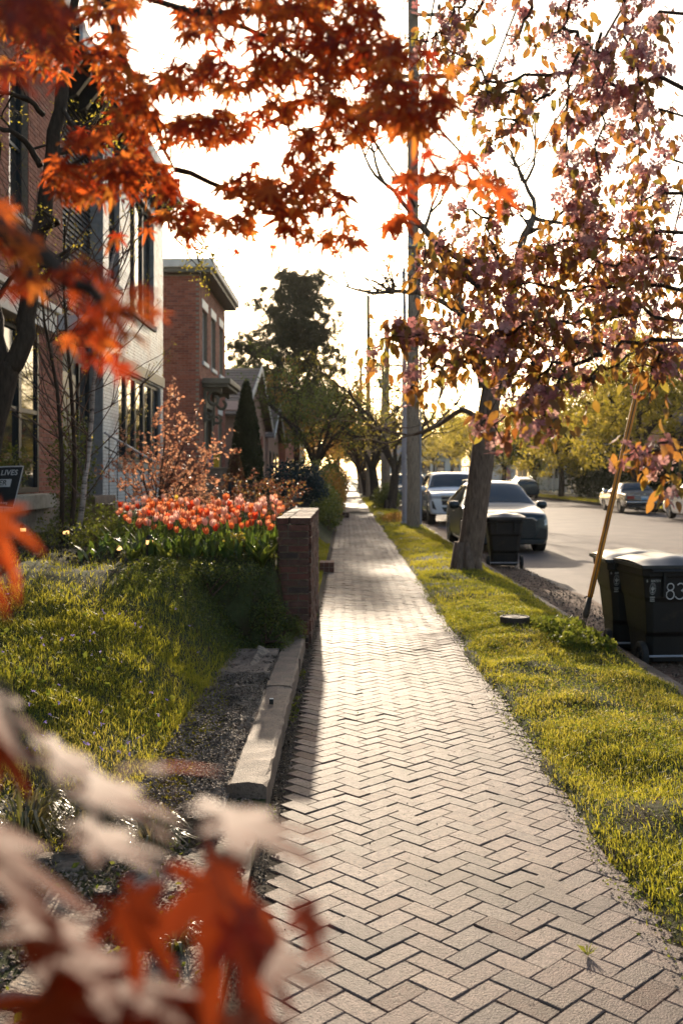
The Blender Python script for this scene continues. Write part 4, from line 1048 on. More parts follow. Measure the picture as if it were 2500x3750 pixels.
# ---- concrete planter wall with two recycling boxes
c = P(815, 1760, 29.5); pw = thing('concrete_planter_wall', 'low pale concrete wall in front of the brick house', 'wall', (c.x, 29.6, .8))
part('wall', MB().box(-.52, .48, -.1, .1, 0, 1.06), MT['concrete'], pw, bevel=.012); part('coping', MB().box(-.55, .51, -.13, .13, 1.062, 1.12), MT['concrete'], pw, bevel=.01)
for px, m, lb in ((772, 'bluebin', 'blue recycling box standing on the concrete wall'), (793, 'yellowbin', 'yellow recycling box standing on the concrete wall')):
    c = P(px, 1722, 29.6); t = thing('recycling_box', lb, 'box', (c.x, 29.62, 1.925))
    mb = MB(); mb.add([(-.075,-.1,0),(.075,-.1,0),(.075,.1,0),(-.075,.1,0),(-.09,-.12,.36),(.09,-.12,.36),(.09,.12,.36),(-.09,.12,.36)], [(0,3,2,1),(4,5,6,7),(0,1,5,4),(1,2,6,5),(2,3,7,6),(3,0,4,7)]); part('box_body', mb, MT[m], t)
    part('rim', MB().box(-.1, .1, -.13, .13, .362, .39), MT[m], t)
# ---- iron fences
def iron_fence(label, a, b, h, z, n):
    t = thing('iron_fence', label, 'fence', (a[0], a[1], z)); a = Vector((*a, z)); b = Vector((*b, z))
    for zz in (.12, h-.12):
        part('rail', MB().obox(a+Vector((0,0,zz)), b+Vector((0,0,zz)), .02, .035), MT['wire'], t, world=True)
    mbm = MB().tube([(0,0,0),(0,0,h-.04)], .009, 5); mbm.tube([(0,0,h-.05),(0,0,h+.03)], [.016,.001], 5); me = mbm.mesh('picket'); me.materials.append(MT['wire'])
    for k in range(n):
        q = a.lerp(b, k/(n-1)); link('picket', me, None, t, q-a+Vector((0,0,0)))
    for q in (a, b): part('post', MB().box(q.x-.035, q.x+.035, q.y-.035, q.y+.035, z, z+h+.08), MT['wire'], t, world=True)
iron_fence('black iron fence between the blue spruce and the path', (-1.05, 19.5), (-.86, 27), .85, .5, 40)
a = P(842, 1800, 24); b = P(930, 1790, 24.6); iron_fence('short black iron fence below the concrete wall', (a.x, 24), (b.x, 24.6), .62, .92, 8)
# ============================================================ STREET FURNITURE AND CARS
def pole(name, label, x, y, ztop, r0, r1, group=None, m='polewood', z0=0.0):
    t = thing(name, label, 'pole', (x, y, z0), 0, group); n = 14
    mb = MB(); mb.tube([(0, 0, -.2)]+[(0.015*math.sin(k*1.3), .0, ztop*k/n) for k in range(n+1)], [r0]+[r0+(r1-r0)*k/n for k in range(n+1)], 12); part('shaft', mb, MT[m], t, smooth=True)
    return t
def crossarm(t, z, x0, x1, y=-.2, ins=(), below=False, h=.11):
    part('crossarm', MB().box(x0, x1, y-.05, y+.05, z-h/2, z+h/2), MT['polewood'], t)
    for x in ins:
        mb = MB()
        if below: mb.lathe([(.02, -.45), (.055, -.43), (.05, -.36), (.025, -.34), (.05, -.30), (.045, -.22), (.02, -.20), (.02, -h/2)], 8, 'z', (x, y, z))
        else: mb.lathe([(.02, h/2), (.02, .14), (.07, .16), (.06, .22), (.075, .24), (.05, .32), (.02, .34)], 8, 'z', (x, y, z))
        part('insulator', mb, MT['ins'], t)
D = 31.5
pc = P(1512, 1925, D); up = pole('utility_pole', 'tall weathered wooden utility pole beside the lamp post, nearest of the poles', pc.x, D, 18.5, .215, .165, m='polewood', z0=.03)
zz = lambda py, d: CAMZ-(py-VY)/FPX*d
xx = lambda px, d: (px-VX)/FPX*d
crossarm(up, zz(292, D), -.75, xx(1664, D)-pc.x, ins=(xx(1655, D)-pc.x, -.6, .45))
crossarm(up, zz(662, D), -.7, 1.15, ins=(.3,), h=.12); crossarm(up, zz(662, D)-.002, -.68, 1.1, y=.2, ins=(.95, .62, -.5), below=True, h=.12)
crossarm(up, zz(68, D), .0, .95, ins=(.8,), h=.09)
mb = MB(); mb.obox((.0, -.2, zz(790, D)), (.75, -.2, zz(675, D)), .05, .05); part('brace', mb, MT['polewood'], up)
mb = MB(); mb.box(-.19, .24, -.30, .18, zz(915, D), zz(872, D)); part('steel_collar', mb, MT['greysteel'], up, bevel=.02)
mb = MB(); mb.tube([(.235, -.06, .1), (.215, -.07, 9.0)], .03, 6); part('conduit', mb, MT['greysteel'], up)
lp = pole('lamp_post', 'slim grey steel lamp post just left of the wooden utility pole', xx(1480, 32.5), 32.5, zz(985, 32.5), .095, .06, m='greysteel', z0=.03)
part('base_collar', MB().lathe([(.14, 0), (.14, .12), (.10, .15)], 12), MT['greysteel'], lp)
for z in (2.3, 3.9): part('band', MB().lathe([(.105, z), (.105, z+.05)], 12), MT['greysteel'], lp)
p2_ = pole('utility_pole', 'second wooden utility pole up the street, right one of the far pair', 2.35, 57, zz(1195, 57), .2, .15)
crossarm(p2_, zz(1340, 57), -.9, .9, ins=(-.7, .7))
p3_ = pole('utility_pole', 'thin wooden pole standing close behind the second utility pole', 2.3, 62, zz(1300, 62), .13, .10)
p4_ = pole('utility_pole', 'far utility pole with a bare single crossarm near its top', xx(1348, 78), 78, zz(1082, 78), .21, .16)
crossarm(p4_, zz(1182, 78), 0, 1.4, ins=(.5, 1.3), below=True)
mb = MB(); mb.obox((-.9, -.15, zz(1420, 78)), (1.4, -.15, zz(1415, 78)), .09, .11); part('crossarm', mb, MT['polewood'], p4_)
part('transformer', MB().lathe([(.18, 0), (.2, .05), (.2, .7), (.14, .78)], 10, 'z', (1.0, -.3, zz(1425, 78))), MT['greysteel'], p4_)
p5_ = pole('utility_pole', 'farthest utility pole with two insulated crossarms on its top', xx(1321, 96), 96, zz(1328, 96), .2, .15)
crossarm(p5_, zz(1330, 96), -.9, 2.1, ins=(-.8, .6, 1.9)); crossarm(p5_, zz(1362, 96), -.7, 1.9, ins=(-.6, .4, 1.8), below=True); crossarm(p5_, zz(1425, 96), -.7, 1.6, ins=(-.5, 1.4))
# wires strung pole to pole, running on over the camera
def wire(label, pts, r=.010):
    t = thing('overhead_wire', label, 'wire', tuple(pts[0]), 0, 'overhead wires'); mb = MB(); q = []
    for a, b in zip(pts[:-1], pts[1:]):
        a = Vector(a); b = Vector(b)
        for k in range(10): f = k/10; c = a.lerp(b, f); c.z -= .5*4*f*(1-f)*min(1, (b-a).length/30); q.append(c)
    q.append(Vector(pts[-1])); mb.tube(q, r, 4, False); part('cable', mb, MT['wire'], t, world=True)
def wpt(t, x, z): return (t.location.x+x, t.location.y-.2, t.location.z+z)
for i, (dx, z1, lb) in enumerate([(-.6, zz(292, D), 'overhead wire on the left of the nearest utility pole'), (xx(1655, D)-pc.x, zz(292, D), 'overhead wire from the long upper crossarm tip'), (.45, zz(292, D)-.1, 'overhead wire close right of the nearest utility pole'),
                                  (.95, zz(662, D)-.4, 'overhead wire from the right end of the lower crossarm'), (-.5, zz(662, D)-.4, 'overhead wire from the left end of the lower crossarm'), (.8, zz(68, D)+.2, 'overhead wire from the short top crossarm')]):
    wire(lb, [wpt(p5_, dx, zz(1340, 96)), wpt(p4_, dx, zz(1190, 78)), wpt(p2_, dx, zz(1200, 57)+(.5 if z1 > 9 else -.5)), wpt(up, dx, z1), (pc.x+dx*1.3+.2, -8, z1+1.0)], .024)
a, b = P(1330, 1010, 31.0), P(1700, 820, 24); 
t = thing('guy_cable', 'taut dark guy cable slanting across the sky beside the pink blossoms', 'cable', tuple(P(1921, 646, 20))); part('cable', MB().tube([P(1700, 1010, 29), P(2200, 160, 12), P(2480, -320, 9)], .016, 5), MT['wire'], t, world=True)

# guy anchor: yellow guard on a steel rod
g0, g1 = P(2128, 2318, 9.75), P(2342, 1390, 9.75); gd = (g1-g0).normalized()
ga = thing('guy_wire_guard', 'leaning yellow-orange guard pipe on a guy wire at the kerb', 'guy wire', (g0.x, g0.y, 0.0))
q1 = g0+gd*.36
mb = MB()
for k in range(7):                                 # split half-pipe with a dark slot
    a0 = -PI*.86+k*PI*1.72/6
mb.tube([q1, q1+gd*.06, g1-gd*.05, g1], [.025, .028, .028, .024], 10); part('guard_pipe', mb, MT['yellowguard'], ga, world=True, smooth=True)
sx = gd.cross(Vector((0, 1, 0))).normalized()
mb = MB(); mb.obox(q1+Vector((0, -.0275, 0))+sx*.006, g1+Vector((0, -.0275, 0))+sx*.006, .009, .004, (0, 1, 0)); part('slot', mb, MT['rust'], ga, world=True)
mb = MB(); mb.tube([g1-gd*.1, g1+gd*3.2], .009, 5); part('guy_strand', mb, MT['wire'], ga, world=True)
mb = MB(); mb.tube([g0+gd*.15, g0+gd*.19, g0+gd*.24, g0+gd*.37], [.020, .034, .030, .022], 10); part('clamp', mb, MT['rust'], ga, world=True, smooth=True)
for s in (-1, 0, 1):
    mb = MB(); mb.tube([g0+gd*.20+sx*.018*s, g0-gd*.02+sx*.012*s, g0-gd*.12], .0055, 5); part('anchor_rod', mb, MT['rust'], ga, world=True)
mb = MB(); mb.tube([q1+sx*.03, q1+sx*.055+Vector((0, -.01, -.02))], [.008, .011], 6); part('bolt', mb, MT['rust'], ga, world=True)

# round iron cover standing in the verge
c = P(1884, 2296, 10.55); mc = thing('meter_cover', 'round iron meter cover standing proud of the grass verge', 'cover', (c.x, 10.55, .075))
part('ring', MB().lathe([(.155, -.05), (.158, .085), (.150, .095), (.135, .095), (.135, .085)], 28), MT['rust'], mc, smooth=False)
part('lid', MB().lathe([(.133, .07), (.133, .088), (.05, .089), (.045, .094)], 28), MT['rust'], mc)

# ------------------------------------------------------------ wheeled bins (hinge and wheels at the back)
def wheelie_bin(label, x, y, rz, H=.95, s=1.0, z=-.10):
    t = thing('wheelie_bin', label, 'bin', (x, y, z), rz, 'black wheeled bins at the kerb')
    def ring(z, wx, y0, y1, c=.05):
        return [(-wx+c, y0, z), (wx-c, y0, z), (wx, y0+c, z), (wx, y1-c, z), (wx-c, y1, z), (-wx+c, y1, z), (-wx, y1-c, z), (-wx, y0+c, z)]
    # local: back (handle, wheels) at -y, front at +y
    secs = [ring(.06, .25, -.20, .27), ring(.30, .265, -.235, .30), ring(.34, .275, -.285, .305), ring(.62, .30, -.32, .345), ring(.66, .315, -.345, .36), ring(H-.12, .335, -.365, .39), ring(H-.115, .35, -.385, .41), ring(H-.03, .352, -.385, .415)]
    mb = MB(); vs = sum(secs, []); fs = [(i*8+k, i*8+(k+1) % 8, (i+1)*8+(k+1) % 8, (i+1)*8+k) for i in range(len(secs)-1) for k in range(8)]
    fs += [tuple(range(7, -1, -1)), tuple(range((len(secs)-1)*8, len(secs)*8))]; mb.add(vs, fs); part('body', mb, MT['bin'], t, bevel=.012)
    for sx in (-1, 1):                                   # ribs down the back
        part('rib', MB().box(sx*.17-.012, sx*.17+.012, -.405, -.33, H-.30, H-.05), MT['bin'], t, bevel=.006)
    def lid(u, v):
        x_ = (u*2-1)*.375; y_ = -.40+.84*v; e = min(1, 5*min(u, 1-u))*min(1, 6*min(v, 1-v))
        return (x_, y_, H-.012+.05*e+.02*math.sin(PI*v)+.012*math.cos((u-.5)*4*PI)*e)
    mb = MB(); mb.grid(lid, 16, 16); n = len(mb.v); mb.add([(-.375, -.40, H-.045), (.375, -.40, H-.045), (.375, .44, H-.045), (-.375, .44, H-.045)], [(0,1,2,3)])
    part('lid', mb.mesh('lid', True), MT['binlid'], t)
    mb = MB(); mb.box(-.377, .377, -.402, -.385, H-.046, H-.012); mb.box(-.377, .377, .425, .442, H-.046, H-.012); mb.box(-.378, -.36, -.385, .425, H-.046, H-.012); mb.box(.36, .378, -.385, .425, H-.046, H-.012); part('lid_rim', mb, MT['binlid'], t, bevel=.005)
    mb = MB(); mb.tube([(-.29, -.44, H-.06), (.29, -.44, H-.06)], .016, 8)
    for sx in (-.29, -.1, .1, .29): mb.tube([(sx, -.44, H-.06), (sx, -.38, H-.05)], .014, 6)
    part('handle', mb, MT['bin'], t)
    mb = MB(); mb.tube([(-.33, -.215, .115), (.33, -.215, .115)], .011, 6); part('axle', mb, MT['greysteel'], t)
    for sx in (-1, 1):
        w_ = part('wheel', MB().lathe([(.085, -.028), (.118, -.028), (.126, -.018), (.126, .018), (.118, .028), (.085, .028)], 22, 'x', cap=False), MT['rubber'], t, loc=(sx*.315, -.215, .127))
        mb = MB(); mb.lathe([(.03, -.034), (.03, .034)], 12, 'x')
        for k in range(6):
            a = k*PI/3; mb.obox((0, .02*math.cos(a), .02*math.sin(a)), (0, .088*math.cos(a), .088*math.sin(a)), .014, .03, (1, 0, 0))
        mb.lathe([(.075, -.02), (.088, -.022), (.088, .022), (.075, .02)], 20, 'x', cap=False); part('hub', mb, MT['bin'], w_)
    return t
b1 = wheelie_bin('near black wheeled bin marked 83 in chalk, at the right edge', 2.98, 8.98+.30, R(4), .97)
b2 = wheelie_bin('black wheeled bin behind the one marked 83, near the yellow guard', 2.90, 9.98, R(-3), .96)
b3 = wheelie_bin('black wheeled bin beside the leaning tree trunk, in front of the dark teal car', xx(1848, 18.9), 19.1, R(-3), 1.0)
BK = -.3975
mb = MB(); arc = lambda cx, cz, rx, rz, a0, a1, n=14: [(cx+rx*math.cos(R(a0+(a1-a0)*k/n)), 0, cz+rz*math.sin(R(a0+(a1-a0)*k/n))) for k in range(n+1)]
mb.tube(arc(.035, .108, .030, .032, -80, 290), .0055, 5); mb.tube(arc(.036, .036, .036, .040, 100, 470), .0055, 5)
mb.tube(arc(.128, .106, .034, .034, 150, -75)+arc(.124, .036, .042, .040, 75, -160), .0055, 5)
o = part('chalk_number', mb, MT['chalk'], b1); o.location = (-.142, -.357, .655); o.rotation_euler = (R(6.7), 0, 0)
def label_print(b, num, zo):
    for s, sz, z_, bl in (('B', .032, .80, 0), (num, .032, .80, 0)):
        o = text_mesh('stencil_number', s, sz, lambda u, v: (u*.8, 0, v), 'LEFT', .02, MT['stencil'], b); o.location = (-.325 if s == 'B' else -.285, -.3675, .815); o.rotation_euler = (R(6.7), 0, 0)
    # oval crest and three lines below it
    mb = MB(); n = 28
    for r0, r1 in ((.92, 1.0), (.70, .75)):
        vs = []
        for k in range(n):
            a = 2*PI*k/n; vs += [(.036*r0*math.cos(a), 0, .068*r0*math.sin(a)), (.036*r1*math.cos(a), 0, .068*r1*math.sin(a))]
        mb.add(vs, [(2*k, 2*k+1, (2*k+3) % (2*n), (2*k+2) % (2*n)) for k in range(n)])
    for pl in ([(-.004, -.03), (.004, -.03), (.010, .01), (0, .042), (-.010, .01)], [(.006, -.02), (.022, .0), (.020, .022), (.012, .008)], [(-.006, -.02), (-.012, .008), (-.020, .022), (-.022, .0)], [(-.018, -.034), (.018, -.034), (.0, -.050)]):
        mb.add([(x, 0, z) for x, z in pl], [tuple(range(len(pl)))])
    for k, wd in enumerate((.058, .05, .056)): mb.add([(-wd/2, 0, -.09-.022*k), (wd/2, 0, -.09-.022*k), (wd/2, 0, -.10-.022*k), (-wd/2, 0, -.10-.022*k)], [(0, 1, 2, 3)])
    o = part('crest_print', mb.mesh('crest_print', False, False), MT['stencil'], b); o.location = (-.265, -.3585, .745); o.rotation_euler = (R(6.7), 0, 0); o.scale = (.8, .8, .8)
label_print(b1, '0047574', .66); label_print(b2, '0099916', .66)

# ------------------------------------------------------------ cars
def catmull(pts, t):
    n = len(pts)-1; i = min(int(t), n-1); f = t-i; g = lambda k: pts[max(0, min(n, k))]
    a, b, c, d = g(i-1), g(i), g(i+1), g(i+2)
    return 0.5*((2*b)+(-a+c)*f+(2*a-5*b+4*c-d)*f*f+(-a+3*b-3*c+d)*f**3)
class Shell:
    """car body: stations along its length, each a half outline; s runs 0 (underside) .. 9 (roof middle)"""
    def __init__(s, st):
        s.st = []
        for (y, w, zl, zb, zt, rw) in st:
            pts = [(0, zl), (.82*w, zl), (.965*w, zl+.07), (w*1.0, zl+.33*(zb-zl)), (w*1.0, zl+.70*(zb-zl)), (w*.965, zb), ((w*.965+rw)/2+.015, (zb+zt)/2), (rw, zt-.06*(zt-zb)-.025), (rw*.62, zt), (0, zt+.012)]
            s.st.append([np.array((x, y, z)) for x, z in pts])
        s.ys = [q[0] for q in st]
    def at(s, t, u, side=1):
        n = len(s.st)-1; i = min(max(int(t), 0), n-1); rows = [max(0, i-1), i, i+1, min(n, i+2)]; f = min(max(t-i, 0), 1)
        c = [catmull(s.st[r], min(max(u, 0), 9)) for r in rows]
        p = 0.5*((2*c[1])+(-c[0]+c[2])*f+(2*c[0]-5*c[1]+4*c[2]-c[3])*f*f+(-c[0]+3*c[1]-3*c[2]+c[3])*f**3)
        return np.array((p[0]*side, p[1], p[2]))
    def ty(s, y):
        for i in range(len(s.ys)-1):
            if s.ys[i] <= y <= s.ys[i+1]: return i+(y-s.ys[i])/(s.ys[i+1]-s.ys[i])
        return 0 if y < s.ys[0] else len(s.ys)-1
    def body(s, arches, rw):
        us = np.linspace(0, 9, 28); nt = (len(s.st)-1)*5+1; ts = np.linspace(0, len(s.st)-1, nt); mb = MB()
        rows = []
        for t in ts: rows.append([s.at(t, u) for u in us]+[s.at(t, u, -1) for u in us[-2:0:-1]])
        m = len(rows[0]); vs = sum(rows, []); fs = [(i*m+k, i*m+(k+1) % m, (i+1)*m+(k+1) % m, (i+1)*m+k) for i in range(nt-1) for k in range(m)]
        fs += [tuple(range(m)), tuple(range((nt-1)*m, nt*m))]; mb.add(vs, fs); me = mb.mesh('body', True)
        o = link('body', me); 
        for (y, z, r) in arches:
            for sd in (-1, 1):
                cm = MB().lathe([(r, .62 if sd > 0 else -1.4), (r, 1.4 if sd > 0 else -.62)], 28, 'x', (0, y, z)).mesh('cut'); co = link('cut', cm)
                md = o.modifiers.new('b', 'BOOLEAN'); md.object = co; md.operation = 'DIFFERENCE'; md.solver = 'EXACT'
        dg = bpy.context.evaluated_depsgraph_get(); me2 = bpy.data.meshes.new_from_object(o.evaluated_get(dg))
        for md in list(o.modifiers): bpy.data.objects.remove(md.object)
        bpy.data.objects.remove(o)
        b = bmesh.new(); b.from_mesh(me2); 
        for e in b.edges:
            if len(e.link_faces) == 2 and e.calc_face_angle(0) > R(38): e.smooth = False
        b.to_mesh(me2); b.free(); me2.name = 'body'; me2.materials.clear(); return me2
    def patch(s, t0, t1, u0, u1, side=1, off=.006, nt=6, nu=6, both=False, th=.02):
        """a panel lying on the body; both: spans across the middle from u0 on one side to u0 on the other"""
        mb = MB()
        def q(a, b):
            t = t0+(t1-t0)*a
            if both: v = (b*2-1); sd = 1 if v >= 0 else -1; u = 9-(9-u0)*abs(v)
            else: sd = side; u = u0+(u1-u0)*b
            e = .02; p = s.at(t, u, sd); d1 = s.at(min(t+e, len(s.st)-1), u, sd)-s.at(max(t-e, 0), u, sd); d2 = s.at(t, min(u+e, 9), sd)-s.at(t, max(u-e, 0), sd)
            nn = np.cross(d1, d2)*sd; l = np.linalg.norm(nn); nn = nn/l if l > 1e-9 else np.array((0, 0, 1.))
            c = p-np.array((0, p[1], .7));
            if np.dot(nn, c) < 0: nn = -nn
            return Vector(p+nn*off)
        mb.grid(q, nt, nu); return mb.mesh('panel', True)
def wheel(root, x, y, r, wd, spokes=5, rimm='rim'):
    sd = 1 if x > 0 else -1
    w_ = part('wheel', MB().lathe([(r*.62, -wd/2), (r*.93, -wd/2), (r, -wd/2+.03), (r, wd/2-.03), (r*.93, wd/2), (r*.62, wd/2)], 28, 'x', cap=False), MT['rubber'], root, loc=(x, y, r), smooth=False)
    mb = MB(); mb.lathe([(r*.55, -wd*.3), (r*.66, -wd*.47*1), (r*.66, wd*.47), (r*.6, wd*.49*1), (r*.55, wd*.3)], 28, 'x', cap=False); mb.lathe([(r*.14, -wd*.42), (r*.14, wd*.42)], 12, 'x')
    for k in range(spokes):
        a = k*2*PI/spokes; mb.obox((sd*wd*.40, r*.1*math.cos(a), r*.1*math.sin(a)), (sd*wd*.42, r*.62*math.cos(a), r*.62*math.sin(a)), r*.13, .03, (1, 0, 0))
    part('rim', mb, MT[rimm], w_)
    part('brake_disc', MB().lathe([(r*.5, -.02), (r*.5, .02)], 18, 'x'), MT['carblack'], w_)
def mirror(root, x, y, z, m):
    sd = 1 if x > 0 else -1
    part('mirror', MB().lathe([(.03, -.12), (.085, -.10), (.10, 0), (.095, .08), (.05, .125)], 12, 'x'), MT[m], root, loc=(x+sd*.10, y, z), smooth=True)
    part('mirror_arm', MB().box(min(x, x+sd*-.1), max(x, x+sd*-.1), y-.03, y+.03, z-.07, z-.02), MT['carblack'], root)
def plate_poly(root, name, poly, y0, y1, m, bevel=.008):
    return part(name, MB().prism(poly, 'y', y0, y1), MT[m], root, bevel=bevel)
def mir(poly): return poly+[(-x, z) for x, z in reversed(poly)]

# ---- dark teal crossover (front towards us)
ST = [(0, .60, .40, .66, .78, .55), (.03, .78, .30, .70, .86, .70), (.14, .90, .22, .78, .93, .80), (.45, .955, .20, .86, .985, .84), (.95, .965, .20, .93, 1.05, .85), (1.35, .965, .20, .98, 1.10, .84), (1.75, .965, .20, 1.00, 1.36, .70), (2.15, .965, .20, 1.01, 1.58, .62), (2.7, .965, .20, 1.02, 1.635, .61), (3.4, .965, .20, 1.04, 1.62, .60), (4.1, .955, .22, 1.08, 1.52, .58), (4.6, .93, .28, 1.10, 1.30, .62), (4.85, .88, .36, 1.0, 1.10, .70), (4.9, .75, .42, .9, 1.0, .6)]
sh = Shell(ST); ARC = [(.92, .37, .41), (3.85, .37, .41)]
audi = thing('parked_crossover', 'dark teal crossover car parked facing us behind the leaning tree trunk', 'car', (3.66, 22.4, -.10))
part('body', sh.body(ARC, 0), MT['teal'], audi)
part('windscreen', sh.patch(sh.ty(1.42), sh.ty(2.10), 7.05, 9, both=True, nu=12), MT['carglass'], audi)
for sd in (-1, 1):
    part('side_window', sh.patch(sh.ty(1.75), sh.ty(2.78), 5.25, 6.75, sd), MT['carglass'], audi); part('side_window', sh.patch(sh.ty(2.84), sh.ty(3.9), 5.25, 6.75, sd), MT['carglass'], audi)
    hl = part('headlight', sh.patch(sh.ty(.07), sh.ty(.34), 4.55, 5.35, sd, .008), MT['lamp'], audi)
    part('lamp_strip', sh.patch(sh.ty(.06), sh.ty(.30), 4.40, 4.55, sd, .012), MT['chrome'], hl)
    mirror(audi, sd*.95, 1.62, 1.07, 'teal')
    part('door_handle', MB().box(sd*.955-.015, sd*.955+.015, 2.55, 2.75, .86, .90), MT['chrome'], audi)
    plate_poly(audi, 'air_intake', [(sd*.60, .36), (sd*.84, .36), (sd*.86, .56), (sd*.72, .60)], -.01, .3, 'carblack')
    for y in (.92, 3.85): wheel(audi, sd*.84, y, .37, .26)
gr = plate_poly(audi, 'grille', mir([(.52, .36), (.62, .50), (.60, .74), (.50, .80)]), -.022, .1, 'carblack')
plate_poly(audi, 'grille_surround', mir([(.53, .80), (.61, .745), (.64, .76), (.55, .825)]), -.03, .08, 'chrome', .004)
for k in range(5): part('grille_bar', MB().box(-.56, .56, -.032, -.02, .42+.075*k, .435+.075*k), MT['carblack'], gr)
part('bumper_lip', MB().box(-.80, .80, -.005, .2, .225, .33), MT['carblack'], audi, bevel=.02)
part('mirror_pod', MB().box(-.09, .09, 2.0, 2.1, 1.42, 1.50), MT['carblack'], audi)
for sd in (-1, 1): part('roof_rail', MB().tube([(sd*.60, 2.4, 1.62), (sd*.61, 2.6, 1.665), (sd*.60, 3.7, 1.645), (sd*.58, 3.9, 1.58)], .016, 6), MT['chrome'], audi)

# ---- white full-size suv (front towards us)
def big_suv(label, loc, paint, group=None):
    ST = [(0, .90, .48, .92, 1.02, .80), (.03, .97, .42, 1.0, 1.10, .88), (.15, 1.01, .40, 1.08, 1.17, .92), (.6, 1.02, .38, 1.15, 1.24, .94), (1.2, 1.02, .36, 1.18, 1.27, .95), (1.45, 1.02, .36, 1.20, 1.33, .93), (1.85, 1.02, .36, 1.20, 1.65, .82), (2.2, 1.02, .36, 1.20, 1.86, .76), (2.8, 1.02, .36, 1.20, 1.91, .76), (4.6, 1.02, .36, 1.20, 1.90, .76), (5.1, 1.0, .38, 1.18, 1.84, .76), (5.3, .96, .42, 1.15, 1.70, .76), (5.35, .88, .48, 1.05, 1.5, .74)]
    sh = Shell(ST); t = thing('parked_suv', label, 'car', loc, 0, group)
    part('body', sh.body([(1.0, .41, .48), (4.07, .41, .48)], 0), MT[paint], t)
    part('windscreen', sh.patch(sh.ty(1.5), sh.ty(2.12), 7.0, 9, both=True, nu=12), MT['carglass'], t)
    for sd in (-1, 1):
        for a, b in ((1.85, 2.75), (2.85, 3.75), (3.85, 5.0)): part('side_window', sh.patch(sh.ty(a), sh.ty(b), 5.3, 6.7, sd), MT['carglass'], t)
        plate_poly(t, 'headlight', [(sd*.60, .96), (sd*.97, .98), (sd*.99, 1.07), (sd*.62, 1.06)], -.015, .1, 'lamp')
        part('headlight_wrap', sh.patch(sh.ty(.03), sh.ty(.30), 4.3, 5.0, sd, .01), MT['lamp'], t)
        plate_poly(t, 'fog_lamp_slot', [(sd*.78, .56), (sd*.92, .62), (sd*.95, .88), (sd*.90, .88)], -.02, .1, 'carblack')
        mirror(t, sd*1.02, 1.75, 1.30, paint)
        for y in (1.0, 4.07): wheel(t, sd*.88, y, .41, .28, 6)
        part('roof_rail', MB().tube([(sd*.72, 2.6, 1.93), (sd*.72, 4.8, 1.93)], .018, 6), MT['chrome'], t)
        part('door_handle', MB().box(sd*1.02-.015, sd*1.02+.015, 2.5, 2.7, 1.02, 1.06), MT['chrome'], t)
    plate_poly(t, 'grille', mir([(.58, .74), (.62, 1.08)]), -.02, .08, 'carblack')
    for z in (1.035, .90): part('grille_bar', MB().box(-.62, .62, -.035, -.01, z, z+.035), MT['chrome'], t)
    plate_poly(t, 'lower_intake', mir([(.50, .50), (.60, .66)]), -.018, .08, 'carblack')
    part('number_plate', MB().box(-.16, .16, -.045, -.02, .70, .84), MT['plate'], t); part('skid_plate', MB().box(-.7, .7, -.02, .2, .40, .47), MT['greysteel'], t, bevel=.02)
    return t
big_suv('white full-size SUV parked behind the dark teal car', (3.98, 35.2, -.10), 'whitecar')
big_suv('dark blue-green pickup-like car parked beyond the utility pole', (3.75, 56, -.10), 'bluecar')
big_suv('pale SUV parked far up the street behind the dark blue one', (3.7, 66, -.10), 'whitecar')

# ---- old brown saloon (back towards us)
ST = [(0, .78, .42, .78, .86, .70), (.03, .86, .36, .82, .90, .76), (.2, .89, .30, .86, .92, .80), (.9, .893, .24, .88, .955, .80), (1.35, .893, .22, .90, .98, .78), (1.65, .893, .22, .90, 1.22, .64), (1.95, .893, .22, .90, 1.39, .575), (2.5, .893, .22, .91, 1.425, .57), (3.1, .893, .22, .91, 1.40, .565), (3.45, .893, .22, .91, 1.20, .62), (3.72, .893, .24, .90, .97, .76), (4.3, .885, .28, .87, .93, .78), (4.66, .87, .36, .84, .90, .76), (4.72, .82, .42, .78, .86, .70)]
sh = Shell(ST)
mer = thing('parked_saloon', 'old dark brown saloon with chrome trim across the street, seen from behind', 'car', (13.72, 45.8+4.72, -.05), PI)
part('body', sh.body([(.85, .31, .36), (3.64, .31, .36)], 0), MT['browncar'], mer)
part('rear_window', sh.patch(sh.ty(3.18), sh.ty(3.62), 7.0, 9, both=True, nu=12), MT['carglass'], mer); part('windscreen', sh.patch(sh.ty(1.45), sh.ty(1.92), 7.0, 9, both=True, nu=12), MT['carglass'], mer)
for sd in (-1, 1):
    part('side_window', sh.patch(sh.ty(1.62), sh.ty(2.4), 5.25, 6.75, sd), MT['carglass'], mer); part('side_window', sh.patch(sh.ty(2.48), sh.ty(3.3), 5.25, 6.75, sd), MT['carglass'], mer)
    part('tail_lamp', MB().box(min(sd*.46, sd*.80), max(sd*.46, sd*.80), 4.68, 4.745, .66, .80), MT['taillamp'], mer, bevel=.01)
    part('side_trim', MB().box(sd*.895-.008, sd*.895+.008, .3, 4.5, .56, .585), MT['chrome'], mer)
    mirror(mer, sd*.88, 1.6, .98, 'chrome')
    for y in (.85, 3.64): wheel(mer, sd*.78, y, .31, .2, 8)
part('bumper', MB().box(-.87, .87, 4.70, 4.84, .42, .56), MT['chrome'], mer, bevel=.03); part('bumper_strip', MB().box(-.88, .88, 4.78, 4.86, .45, .50), MT['carblack'], mer)
part('lower_panel', MB().box(-.7, .7, 4.5, 4.70, .26, .42), MT['carblack'], mer)
part('trunk_trim', MB().box(-.78, .78, 4.715, 4.74, .825, .84), MT['chrome'], mer)
pl = part('number_plate', MB().box(-.17, .17, 4.74, 4.76, .62, .79), MT['plate'], mer); part('plate_band', MB().box(-.165, .165, 4.761, 4.764, .625, .69), MT['plateblue'], pl)
part('emblem', MB().lathe([(.045, 0), (.045, .02)], 14, 'y', (0, 4.73, .845+.05)), MT['chrome'], mer)

